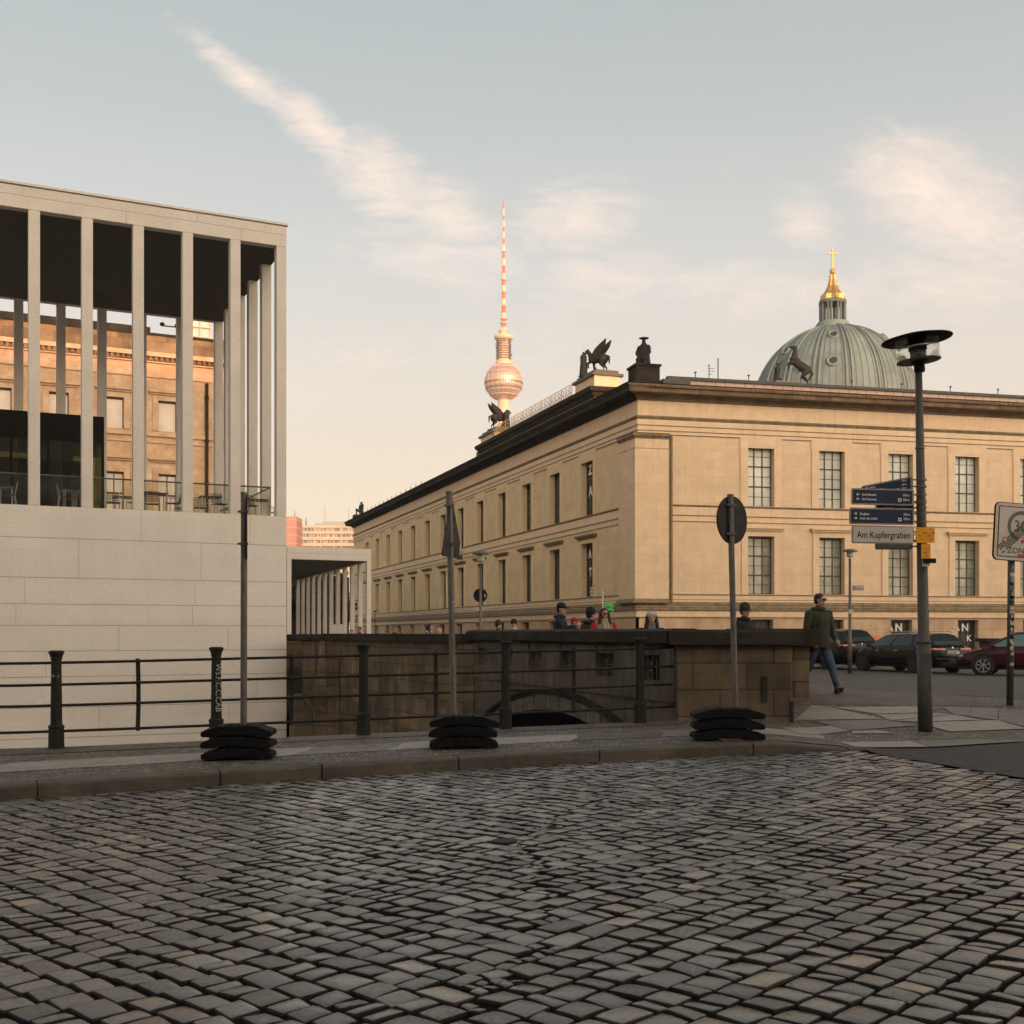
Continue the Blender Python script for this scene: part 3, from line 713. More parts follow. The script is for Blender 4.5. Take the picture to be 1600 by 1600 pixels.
mb.build('flank_coping', 'pier_stone', sw)
# stone box and rounded shoulder of the bastion towards the steps
mb = MB(); prof = [(508, 1030), (500, 1042), (496, 1056), (491, 1068), (489, 1082), (491, 1110), (495, 1160), (530, 1160), (530, 1030)]
Ys = 35.9; f1 = [at(u, v, Ys) for u, v in prof]; f2 = [(x, y+1.1, z) for x, y, z in f1]; n_ = len(prof)
mb.add(f1+f2, [tuple(range(n_-1, -1, -1)), tuple(range(n_, 2*n_))]+[(i, (i+1) % n_, n_+(i+1) % n_, n_+i) for i in range(n_)])
mb.build('shoulder', 'quay', bq)

# ------------------------------------------------------------------ bridge: parapet with pierced panels, arch, end pier
BD = (-.339/sqrt(1+.339**2), 1/sqrt(1+.339**2)); BN = (-BD[1], BD[0])       # direction of the bridge, outward (to the canal, left)
BF = Fr((2.47, 17.35), BD, BN)
br = thing('bridge', 'dark stone arch bridge with pierced parapet panels over the canal', 'bridge', (2.47, 17.35, 0))
LB = 10.6                                                                  # visible length from the pier to the bastion
def ztop(a): return CAMZ+7*(17.35+a*.947)/F-.012*a*.25
# spandrel wall with a segmental arch opening, built as columns of quads
mb = MB(); ac, hs, zc, rise = 5.1, 5.0, -.90, 1.05        # arch centre along the bridge, half span, springing, rise
R_ = (hs*hs+rise*rise)/(2*rise)
def zin(a):
    d = abs(a-ac)
    return zc+sqrt(max(0, R_*R_-d*d))-(R_-rise) if d < hs else -3.2
NA = 90
for i in range(NA):
    a0, a1 = LB*i/NA, LB*(i+1)/NA
    mb.fbox(BF, a0, a1, -.35, 0, 0, 0) if False else None
    z0, z1 = zin(a0), zin(a1)
    P = BF.p; T0, T1 = .66, .66
    mb.quad(P(a1, 0, z1), P(a0, 0, z0), P(a0, 0, T0), P(a1, 0, T1))
    mb.quad(P(a0, 0, z0), P(a1, 0, z1), P(a1, -14, z1), P(a0, -14, z0)) if abs((a0+a1)/2-ac) < hs else None
mb.build('spandrel', 'bridge_stone', br)
mb = MB()      # arch ring, a stepped moulding
for k, (w0, w1, out) in enumerate(((.30, .36, .05), (.363, .43, .09))):
    rings = []
    for i in range(41):
        t = -1+2*i/40; d = t*hs*1.0
        th = math.asin(max(-1, min(1, d/R_))); r0, r1 = R_+w0, R_+w1; zc0 = zc-(R_-rise)
        rings.append([BF.p(ac+sin(th)*r0, out, zc0+cos(th)*r0), BF.p(ac+sin(th)*r1, out, zc0+cos(th)*r1), BF.p(ac+sin(th)*r1, -.05, zc0+cos(th)*r1), BF.p(ac+sin(th)*r0, -.05, zc0+cos(th)*r0)])
    mb.loft(rings)
mb.build('arch_moulding', 'dark_stone', br)
mb = MB()
for k in range(44):
    th0, th1 = [math.asin(max(-1, min(1, (-1+2*(k+q)/44)*hs/R_))) for q in (.02, .98)]; zc0 = zc-(R_-rise); o_ = .022+.012*(k % 3 == 0)
    q = lambda th, r, o: BF.p(ac+sin(th)*r, o, zc0+cos(th)*r)
    mb.hexa([q(th0, R_+.004, o_), q(th1, R_+.004, o_), q(th1, R_+.004, -.05), q(th0, R_+.004, -.05), q(th0, R_+.298, o_), q(th1, R_+.298, o_), q(th1, R_+.298, -.05), q(th0, R_+.298, -.05)])
mb.build('voussoirs', 'voussoir', br)
# parapet: plinth, piers, pierced panels, coping
mb = MB(); mb.fbox(BF, 0, LB, -.32, .05, .60, .90)
NP = 6; per = LB/NP
for i in range(NP+1):
    a = i*per; mb.fbox(BF, max(0, a-.50 if i else 0), min(LB, a+.50), -.30, .03, .803, 1.447)
mb.fbox(BF, 0, LB, -.26, 0, 1.30, 1.445)
mb.build('parapet', 'bridge_stone', br)
rr = random.Random(5)
for i in range(NP):
    mb = MB(); a0, a1 = i*per+.50, (i+1)*per-.50; z0, z1 = .90, 1.30; am = (a0+a1)/2; zm = (z0+z1)/2
    def scroll(ca, cz, r, t0, t1):
        pts = []
        for k in range(13):
            t = t0+(t1-t0)*k/12; q = r*(1-.72*k/12); pts.append(BF.p(ca+q*cos(t), -.12, cz+q*sin(t)))
        mb.tube(pts, .027, 5)
    for s in (-1, 1):
        for z_ in (-1, 1):
            scroll(am+s*.20, zm+z_*.12, .13, pi/2*z_, pi/2*z_+s*4.6); scroll(am+s*.46, zm+z_*.10, .10, -pi/2*z_, -pi/2*z_-s*4.4)
    for s in (-.33, -.16, 0, .16, .33): mb.tube([BF.p(am+s, -.12, z0), BF.p(am+s, -.12, z1)], .020, 5)
    mb.tube([BF.p(a0, -.12, zm), BF.p(a1, -.12, zm)], .014, 5)
    for s in (-.6, .6): mb.lathe([(.002, -.02), (.05, 0), (.002, .02)], BF.p(am+s*.5, -.12, zm), 8)
    mb.build('pierced_panel', 'bridge_stone', br)
mb = MB(); rings = []
for a in (-.02, LB/2, LB):
    zt = ztop(a); rings.append([BF.p(a, -.42, 1.45), BF.p(a, -.42, zt-.03), BF.p(a, -.30, zt), BF.p(a, .05, zt), BF.p(a, .17, zt-.04), BF.p(a, .17, 1.50), BF.p(a, .10, 1.45)])
mb.loft([list(reversed(r)) for r in rings]); mb.build('coping', 'coping', br)
mb = MB(); mb.fbox(BF, -.1, LB+1, -14, -.02, .20, .30)
mb.build('deck_slab', 'bridge_stone', br)
pier = thing('bridge_pier', 'massive weathered stone pier at the near end of the bridge parapet', 'stone pier', (3.3, 17.3, .3))
X0, X1 = 2.47, 4.2
mb = MB(); mb.hexa([(X0, 17.2, -3), (X1, 17.3, -.1), (4.82, 19.9, -.1), (X0-.15, 19.9, -3), (X0, 17.2, 1.47), (X1, 17.3, 1.47), (4.82, 19.9, 1.47), (X0-.15, 19.9, 1.47)])
mb.hexa([(4.0, 19.95, -.1), (5.17, 20.0, -.1), (5.1, 20.9, -.1), (4.0, 20.9, -.1), (4.0, 19.95, 1.42), (5.17, 20.0, 1.42), (5.1, 20.9, 1.42), (4.0, 20.9, 1.42)])
mb.build('masonry', 'pier_stone', pier, bevel=.02)
mb = MB()
rings = [[(X0-.12, 17.06, 1.475), (X0-.12, 17.06, 1.66), (X0-.1, 17.12, 1.70), (X0-.1, 20.0, 1.70), (X0-.1, 20.0, 1.475)], [(X1+.14, 17.16, 1.475), (X1+.14, 17.16, 1.66), (X1+.12, 17.22, 1.70), (4.9, 20.0, 1.70), (4.9, 20.0, 1.475)]]
mb.loft(rings); mb.hexa([(3.9, 19.8, 1.43), (5.33, 19.85, 1.43), (5.25, 21.05, 1.43), (3.9, 21.05, 1.43), (3.9, 19.8, 1.725), (5.33, 19.85, 1.725), (5.25, 21.05, 1.725), (3.9, 21.05, 1.725)])
mb.build('coping', 'coping', pier)
mb = MB()     # the low base course and a filled slot
mb.hexa([(X1-.02, 17.26, -.1), (X1+.02, 17.26, -.1), (X1+.02, 17.5, -.1), (X1-.02, 17.5, -.1), (X1-.02, 17.26, .62), (X1+.02, 17.26, .62), (X1+.02, 17.5, .62), (X1-.02, 17.5, .62)])
mb.box(3.74, 3.82, 17.24, 17.29, .62, 1.0); mb.build('repair_slot', 'dark_stone', pier)

# ------------------------------------------------------------------ iron railing on the near quay
rail = thing('iron_railing', 'black iron railing of square posts and four round rails along the quay', 'railing', (-2, Fl(-2), .2))
pu = [88, 338, 568, 790, 1000]; PX = []
for u in pu:
    Y = 16.0
    for _ in range(30): Y = Fl(xat(u, Y))
    PX.append(xat(u, Y))
PX = [PX[0]-2.25*k for k in range(9, 0, -1)]+PX
def post(x):
    y = Fl(x); z = Gs(x, y); h = 1.26; mb = MB()
    def ring(r, zz, n=8, tw=pi/8):
        return [(x+r*1.08*cos(2*pi*k/n+tw), y+r*1.08*sin(2*pi*k/n+tw), z+zz) for k in range(n)]
    mb.loft([ring(.10, 0), ring(.10, .02), ring(.093, .03), ring(.088, .27), ring(.094, .275), ring(.094, .30), ring(.075, .315), ring(.068, .33), ring(.060, h-.16), ring(.060, h-.10), ring(.070, h-.09), ring(.066, h-.075), ring(.086, h-.02), ring(.092, h-.015), ring(.092, h+.005), ring(.07, h+.02)])
    return mb
for x in PX: post(x).build('post', 'iron', rail, bevel=.004)
RH = [1.115, .83, .56, .225]
xe = 2.50
for h in RH:
    mb = MB(); xs_ = frange(PX[0], xe, 1.1); mb.tube([(x, Fl(x), Gs(x, Fl(x))+h) for x in xs_], .0185, 8); mb.build('rail', 'iron', rail, smooth=True)
bx = [(a+b)/2 for a, b in zip(PX, PX[1:])]
for k, x in enumerate(bx):
    y = Fl(x); z = Gs(x, y); mb = MB(); bow = .03
    pts = [(x, y+bow*sin(pi*t), z+.20+.95*t) for t in [i/8 for i in range(9)]]
    rings = [[(p[0]-.026, p[1]-.012, p[2]), (p[0]+.026, p[1]-.012, p[2]), (p[0]+.026, p[1]+.012, p[2]), (p[0]-.026, p[1]+.012, p[2])] for p in pts]
    mb.loft(rings)
    for h in RH: mb.lathe([(.012, -.03), (.033, -.02), (.033, .02), (.012, .03)], (x, y, z+h), 8, axis=(1, .287, 0))
    mb.build('baluster', 'iron', rail)
# scratched graffiti on two posts
x = PX[-4]; M4 = facing((x+.012, Fl(x)-.072, Gs(x, Fl(x))+1.06), (0, 0, -1), (1, .287, 0))
text('WS.F.C.C.CAB', .105, M4, 'graffiti', 'signwhite', rail, depth=.001, bold=-.001)
x = PX[-5]; text('TKO', .05, facing((x-.045, Fl(x)-.073, Gs(x, Fl(x))+.93), (1, .287, 0)), 'graffiti', 'signwhite', rail, depth=.001)

# a few scraps and dead leaves caught in the joints
rr = random.Random(31); mb = MB()
for _ in range(170):
    x = rr.uniform(-7, 8); y = rr.uniform(4, Kl(x)+2.5)
    if abs(x) > 2.6+y*.55: continue
    z = (rz(x)+.006 if y < Kl(x) else Gs(x, y)+.012); s_ = rr.uniform(.006, .018); a = rr.uniform(0, 6.3); c, d = cos(a)*s_, sin(a)*s_
    mb.add([(x-c, y-d, z), (x+d*.6, y-c*.6, z+.004), (x+c, y+d, z+.002), (x-d*.5, y+c*.5, z+.007)], [(0, 1, 2, 3)]); mb.m[-1] = rr.choice((0, 1, 1))
mb.build('leaf_litter', ['sole', 'tan_cloth'], kind='stuff')
# ------------------------------------------------------------------ museum with the long cornice (two street fronts)
C0 = (xat(997, 67.5), 67.5)
def unit(x, y): l = sqrt(x*x+y*y); return (x/l, y/l)
dL = unit(-.3389, 1); nL = (-dL[1], dL[0]); dR = unit(4.1667, 1); nR = (dR[1], -dR[0])
ML = Fr(C0, dL, nL); MR = Fr(C0, dR, nR)
LENL, LENR = 87.2, 46.0
mus = thing('museum', 'long sandstone museum with heavy dark cornice and two rows of tall windows', 'museum', (C0[0], C0[1], .15))
farL = ML.p(LENL, 0, 0)[:2]; farR = MR.p(LENR, 0, 0)[:2]
PATH = [(farL[0]-nL[0]*16, farL[1]-nL[1]*16), farL, C0, farR]
SEGN = [dL, nL, nR]      # outward normals of the three runs
def miter(i):
    if i == 0: return SEGN[0]
    if i == len(PATH)-1: return SEGN[-1]
    a, b = SEGN[i-1], SEGN[i]; k = 1+a[0]*b[0]+a[1]*b[1]; return ((a[0]+b[0])/k, (a[1]+b[1])/k)
def sweep(mb, prof, path=None, mits=None):
    path = path or PATH; mits = mits or [miter(i) for i in range(len(path))]
    rings = [[(p[0]+m[0]*o, p[1]+m[1]*o, z) for o, z in prof] for p, m in zip(path, mits)]
    mb.loft(rings); return mb
def band(o0, o1, z0, z1): return [(o0, z0), (o1, z0), (o1, z1), (o0, z1)]
def wall(fr, a0, a1, z0, z1, off, ops, depth, mb):
    """front skin with openings cut out, and their reveals"""
    xs = sorted({a0, a1}|{q for o in ops for q in o[:2] if a0 < q < a1}); zs = sorted({z0, z1}|{q for o in ops for q in o[2:4] if z0 < q < z1})
    P = fr.p
    for x0, x1 in zip(xs, xs[1:]):
        for y0, y1 in zip(zs, zs[1:]):
            cx, cz = (x0+x1)/2, (y0+y1)/2
            if any(o[0] < cx < o[1] and o[2] < cz < o[3] for o in ops): continue
            q = [P(x0, off, y0), P(x1, off, y0), P(x1, off, y1), P(x0, off, y1)]
            mb.quad(*(q if not fr.flip else q[::-1]))
    for o in ops:
        x0, x1, y0, y1 = o[:4]; d = off-depth
        for q in ([P(x0, off, y0), P(x0, d, y0), P(x0, d, y1), P(x0, off, y1)], [P(x1, d, y0), P(x1, off, y0), P(x1, off, y1), P(x1, d, y1)],
                  [P(x0, off, y1), P(x0, d, y1), P(x1, d, y1), P(x1, off, y1)], [P(x0, d, y0), P(x0, off, y0), P(x1, off, y0), P(x1, d, y0)]):
            mb.quad(*q)
TR = [7.8+4.69*k for k in range(8)]                   # window axes of the right front
TL = [(6.72+8.73)/2+5.89*k for k in range(14) if 7.7+5.89*k < LENL-3]
WU = (9.27, 12.9); WLo = (3.98, 7.46); WB = (.62, 2.46)
def front(fr, T, hw, Ln, wallm):
    opU = [(t-hw, t+hw, *WU) for t in T]; opL = [(t-hw, t+hw, *WLo) for t in T]; opB = [(t-hw+.12, t+hw-.12, *WB) for t in T]
    mb = MB(); wall(fr, 0, Ln, 9.0, 13.4, 0, opU, .45, mb); wall(fr, 0, Ln, 3.6, 8.4, 0, opL, .45, mb); mb.build('wall', wallm, mus)
    mb = MB(); wall(fr, 0, Ln, .1, 2.57, .16, opB, .5, mb); mb.build('plinth_wall', 'plinth', mus)
    for t in T:      # window surrounds and hoods
        w = hw+.50; P = .07; mb = MB()
        mb.fbox(fr, t-w, t-hw-.005, 0, P, 9.2, 13.36); mb.fbox(fr, t+hw+.005, t+w, 0, P, 9.2, 13.36); mb.fbox(fr, t-hw-.005, t+hw+.005, 0, P, 12.905, 13.36)
        mb.fbox(fr, t-w-.06, t+w+.06, 0, P-.02, 12.75, 13.355)
        mb.build('window_surround', 'sand_plain' if fr is MR else 'sand_flank', mus)
        w = hw+.42; mb = MB()
        mb.fbox(fr, t-w, t-hw-.005, 0, P, 3.93, 7.72); mb.fbox(fr, t+hw+.005, t+w, 0, P, 3.93, 7.72); mb.fbox(fr, t-hw-.005, t+hw+.005, 0, P, 7.465, 7.72)
        mb.build('window_surround', 'sand_plain' if fr is MR else 'sand_flank', mus)
        mb = MB(); mb.fbox(fr, t-w-.05, t+w+.05, 0, .10, 7.725, 7.80); mb.fbox(fr, t-w-.12, t+w+.12, 0, .22, 7.80, 7.90); mb.fbox(fr, t-w-.20, t+w+.20, 0, .33, 7.903, 8.0)
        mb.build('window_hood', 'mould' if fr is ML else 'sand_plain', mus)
    for k, t in enumerate(T):
        for (z0, z1), paneU, rows, d in ((WU, 'blind', 6, .40), (WLo, 'blind_low', 6, .40), (WB, 'darkpane', 2, .42)):
            h = hw if z0 > 3 else hw-.12
            off0 = 0 if z0 > 3 else .16
            mb = MB(); fw = .055; B0, B1 = off0-d-.02, off0-d+.05
            mb.fbox(fr, t-h, t-h+fw, B0, B1, z0, z1); mb.fbox(fr, t+h-fw, t+h, B0, B1, z0, z1)
            mb.fbox(fr, t-h+fw, t+h-fw, B0, B1, z0, z0+fw); mb.fbox(fr, t-h+fw, t+h-fw, B0, B1, z1-fw-.06, z1)
            for q in (-1/3+.02, 1/3-.02): mb.fbox(fr, t+q*h-.032, t+q*h+.032, B0+.01, B1-.012, z0+fw, z1-fw)
            for r in range(1, rows):
                zz = z0+(z1-z0)*r/rows; th = .035 if r % 2 == 0 else .014
                mb.fbox(fr, t-h+fw, t+h-fw, B0+.015, B1-.02 if th < .02 else B1+.004, zz-th, zz+th)
            wo_ = mb.build('window', 'winframe', mus)
            mb = MB(); q = [fr.p(t-h+.01, B0+.012, z0+.01), fr.p(t+h-.01, B0+.012, z0+.01), fr.p(t+h-.01, B0+.012, z1-.01), fr.p(t-h+.01, B0+.012, z1-.01)]
            mb.quad(*(q if not fr.flip else q[::-1]))
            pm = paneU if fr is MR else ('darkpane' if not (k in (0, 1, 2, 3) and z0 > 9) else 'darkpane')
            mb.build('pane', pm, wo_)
            if fr is MR and 3 < z0 < 9:  # darker strip paints the reveal's reflection into the pane colour
                x0, x1 = t+h*(.36+.06*(k % 3)), t+h-.03; q = [fr.p(x0, B0+.016, z0+.03), fr.p(x1, B0+.016, z0+.03), fr.p(x1, B0+.016, z1-.03), fr.p(x0, B0+.016, z1-.03)]
                mb = MB(); mb.quad(*q[::-1]); mb.build('reveal_reflection', 'reveal_reflection', wo_)
front(ML, TL, 1.0, LENL, 'sand_n'); front(MR, TR, .85, LENR, 'sand')
# white lettering stuck behind the panes
def ltr(s, fr, a, off, z, size, par=mus):
    ax = (-fr.a[0], -fr.a[1], 0) if not fr.flip else (fr.a[0], fr.a[1], 0)
    text(s, size, facing(fr.p(a, off, z), ax), 'lettering', 'letter', par, bold=size*.03, depth=.004)
for s, a, z in (('A', 8.35, 6.55), ('N', 7.35, 6.15), ('T', 8.25, 5.35), ('I', 7.3, 5.1), ('K', 7.25, 4.45), ('E', 8.05, 4.08)): ltr(s, ML, a, -.33, z, .78)
for s, a, z in (('Z', 8.35, 12.0), ('A', 8.3, 10.6), ('N', 7.3, 10.9)): ltr(s, ML, a, -.33, z, .9)
for k in (1, 2, 3):
    if k == 1: ltr('N', MR, TR[k]-.45, -.22, 1.78, .62)
    else: ltr('A', MR, TR[k]-.80, -.22, 1.80, .64); ltr('N', MR, TR[k]-.22, -.22, 1.78, .66)
    ltr('T', MR, TR[k]-.78, -.22, 1.15, .55); ltr('K', MR, TR[k]+.15, -.22, 1.15, .5)
# horizontal members
mb = MB(); sweep(mb, band(-.2, .16, 2.57, 2.60)); sweep(mb, band(-.2, .22, 2.60, 2.98)); sweep(mb, band(-.2, .13, 3.48, 3.62)); sweep(mb, band(-.2, .09, 3.62, 3.90))
sweep(mb, band(-.2, .035, 8.27, 8.62)); sweep(mb, band(-.2, .09, 8.62, 9.12)); sweep(mb, band(-.1, .02, 13.33, 13.56)); sweep(mb, band(-.1, .055, 13.56, 13.86)); sweep(mb, band(-.1, .09, 13.86, 14.22)); sweep(mb, band(-.1, .05, 14.42, 15.6))
mb.build('entablature', 'sand_plain', mus)
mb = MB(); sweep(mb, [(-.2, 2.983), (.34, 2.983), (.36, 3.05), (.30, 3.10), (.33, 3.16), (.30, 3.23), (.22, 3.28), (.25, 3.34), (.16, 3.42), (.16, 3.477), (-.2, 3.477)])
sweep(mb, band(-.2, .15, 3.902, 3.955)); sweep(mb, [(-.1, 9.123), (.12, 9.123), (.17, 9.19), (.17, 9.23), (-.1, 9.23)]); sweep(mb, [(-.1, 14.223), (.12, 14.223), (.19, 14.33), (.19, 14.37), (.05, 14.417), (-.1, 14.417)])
for z, o in ((13.55, .060), (13.85, .095), (13.335, .058), (8.615, .094), (8.262, .045), (2.587, .226), (3.47, .14), (3.615, .135), (14.20, .095)):  # thin dark strips, shadow lines of the bands put in as colour
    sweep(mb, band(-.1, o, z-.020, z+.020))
mb.build('moulding_shadow_lines', 'mould', mus)
# cornice: dark on the shaded flank, brown stone with dentils on the street front
prof = [(-.1, 15.30), (.15, 15.30), (.18, 15.42), (.30, 15.46), (.34, 15.56), (.92, 15.60), (.95, 15.63), (.95, 15.86), (1.0, 15.90), (1.06, 16.02), (1.06, 16.08), (-.1, 16.08)]
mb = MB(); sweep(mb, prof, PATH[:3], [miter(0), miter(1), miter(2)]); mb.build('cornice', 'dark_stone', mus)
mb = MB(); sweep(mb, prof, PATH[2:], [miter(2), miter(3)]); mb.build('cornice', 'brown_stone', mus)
mb = MB(); mb.fbox(MR, .3, LENR, 1.055, 1.063, 15.88, 16.02)
for i in range(int(LENR/.30)): mb.fbox(MR, .4+i*.30, .4+i*.30+.17, 1.06, 1.10, 15.88, 16.02)
mb.build('dentils', 'brown_stone', mus)
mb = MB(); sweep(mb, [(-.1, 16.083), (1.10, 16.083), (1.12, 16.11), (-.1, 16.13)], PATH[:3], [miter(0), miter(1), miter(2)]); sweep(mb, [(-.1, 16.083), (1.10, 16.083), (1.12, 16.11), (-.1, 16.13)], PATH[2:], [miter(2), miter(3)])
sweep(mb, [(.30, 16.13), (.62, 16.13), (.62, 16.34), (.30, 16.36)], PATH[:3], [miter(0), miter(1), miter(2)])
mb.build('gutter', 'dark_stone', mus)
mb = MB(); mb.fbox(MR, 2.0, LENR, .45, .52, 16.135, 16.48); mb.build('parapet_band', 'pale_band', mus)
mb = MB(); mb.fbox(MR, 1.6, LENR, .30, .66, 16.483, 16.66); mb.fbox(MR, 1.2, 2.9, .2, .95, 16.135, 16.42); mb.build('parapet_cap', 'roofing', mus)
mb = MB()
for i in range(12): mb.tube([MR.p(3.4+3.4*i, .45, 16.6), MR.p(3.4+3.4*i, .45, 16.95)], .03, 5); mb.ell(MR.p(3.4+3.4*i, .45, 17.0), (.09, .09, .05), 6)
for i in range(16): mb.tube([ML.p(50+2.2*i, .4, 16.1), ML.p(50+2.2*i, .4, 16.75)], .03, 4)
mb.build('lightning_rod', 'roofing', mus)
mb = MB(); c1, c2 = MR.p(LENR, -.2, 0), ML.p(LENL, -.2, 0)
mb.add([(C0[0]+.2, C0[1]+.3, 16.05), (c1[0], c1[1], 16.05), (c1[0]+c2[0]-C0[0], c1[1]+c2[1]-C0[1], 16.05), (c2[0], c2[1], 16.05)], [(0, 1, 2, 3)]); mb.build('roof', 'roofing', mus)
# back walls so that the block is solid from other sides
mb = MB(); c3 = (c1[0]+c2[0]-C0[0], c1[1]+c2[1]-C0[1]); mb.quad((c1[0], c1[1], .1), (c3[0], c3[1], .1), (c3[0], c3[1], 16), (c1[0], c1[1], 16)); mb.quad((c3[0], c3[1], .1), (c2[0], c2[1], .1), (c2[0], c2[1], 16), (c3[0], c3[1], 16)); mb.build('wall', 'sand_plain', mus)
# corner pilaster: shaft both ways, capital, base, dark recess strips beside it
Q = [ML.p(2.0, 0, 0)[:2], C0, MR.p(1.78, 0, 0)[:2]]; QM = [nL, miter(2), nR]
mb = MB(); sweep(mb, band(0, .34, 3.60, 13.0), Q, QM); mb.build('pilaster', 'sand', mus)
mb = MB(); sweep(mb, [(0, 13.0), (.37, 13.0), (.38, 13.06), (.50, 13.16), (.50, 13.30), (.54, 13.325), (0, 13.325)], Q, QM); mb.build('pilaster_capital', 'mould', mus); mb = MB(); sweep(mb, [(0, 3.40), (.52, 3.40), (.52, 3.52), (.42, 3.58), (.40, 3.66), (0, 3.66)], Q, QM)
mb.build('pilaster_base', 'mould', mus); mb = MB(); sweep(mb, band(0, .352, 12.42, 12.45), Q, QM); mb.build('pilaster_moulding', 'mould', mus)
mb = MB(); mb.fbox(MR, 1.79, 1.93, 0, .20, 3.7, 13.3); mb.fbox(ML, 2.01, 2.25, 0, .12, 3.7, 13.3); mb.tube([MR.p(2.0, .22, 3.4), MR.p(2.0, .22, 13.3)], .075, 8); mb.build('downpipe', 'mould', mus)
# raised attic block of the central hall with pedestals and gilt railing
AS, AE0, AE1, AD = 8.0, 25.6, 57.4, 19.5
AO = ML.p(AE0, -AS, 0)[:2]; AL = Fr(AO, dL, nL); AR = Fr(AO, dR, nR); LA = AE1-AE0
APATH = [AL.p(LA, 0, 0)[:2], AO, AR.p(AD, 0, 0)[:2]]; AM = [nL, miter(2), nR]
mb = MB(); sweep(mb, band(-1.5, 0, 16, 21.0), APATH, AM); mb.add([AL.p(LA, 0, 21.4), AO+(21.4,), AR.p(AD, 0, 21.4), (AR.p(AD, 0, 0)[0]+dL[0]*LA, AR.p(AD, 0, 0)[1]+dL[1]*LA, 21.4)], [(3, 2, 1, 0)]); mb.build('attic_wall', 'mould', mus)
mb = MB(); sweep(mb, [(-1, 21.0), (.1, 21.0), (.25, 21.15), (.28, 21.3), (.55, 21.4), (.62, 21.62), (.62, 21.75), (-1, 21.75)], APATH, AM); mb.build('attic_cornice', 'dark_stone', mus)
mb = MB(); mb.fbox(AL, LA, LA+.4, -8, .3, 16, 21.2); mb.build('attic_wall', 'mould', mus)
def pedestal(fr, a0, a1, b0, b1, z, h, m1='sand_plain'):
    mb = MB(); mb.fbox(fr, a0, a1, b0, b1, z, z+h); mb.build('pedestal', m1, mus)
    mb = MB(); mb.fbox(fr, a0-.22, a1+.22, b0-.22, b1+.22, z+h, z+h+.22); mb.fbox(fr, a0+.1, a1-.1, b0+.1, b1-.1, z+h+.22, z+h+.52); mb.build('pedestal_cap', 'lamp_grey', mus)
pedestal(AL, 0, 4.2, -2.3, -.0, 21.77, 1.0); pedestal(AL, LA-5.2, LA-.3, -2.3, -.0, 21.77, .8)
pedestal(AR, AD-3.2, AD-.6, -3.0, -.4, 21.77, 1.0)
mb = MB(); z0, z1 = 21.8, 22.85
mb.tube([AL.p(4.3, .3, z1), AL.p(LA-5.3, .3, z1)], .035, 5)
n_ = 26
for i in range(n_):
    a = 4.7+(LA-10.4)*i/(n_-1); rr_ = .36
    for s in (-1, 1):
        for t in (0, 1):
            mb.tube([AL.p(a+s*.02+s*rr_*sin(k*.7)*(1-.1*k), .3, z0+.5+(-1)**t*(.05+.4*(1-cos(k*.55))/2)) for k in range(6)], .03, 4)
    mb.tube([AL.p(a-.45, .3, z0), AL.p(a, .3, z0+.55), AL.p(a+.45, .3, z0)], .025, 4)
    if i % 3 == 0: mb.tube([AL.p(a-.5, .3, z0), AL.p(a-.5, .3, z1)], .03, 4)
mb.build('roof_railing', 'gilt', mus)

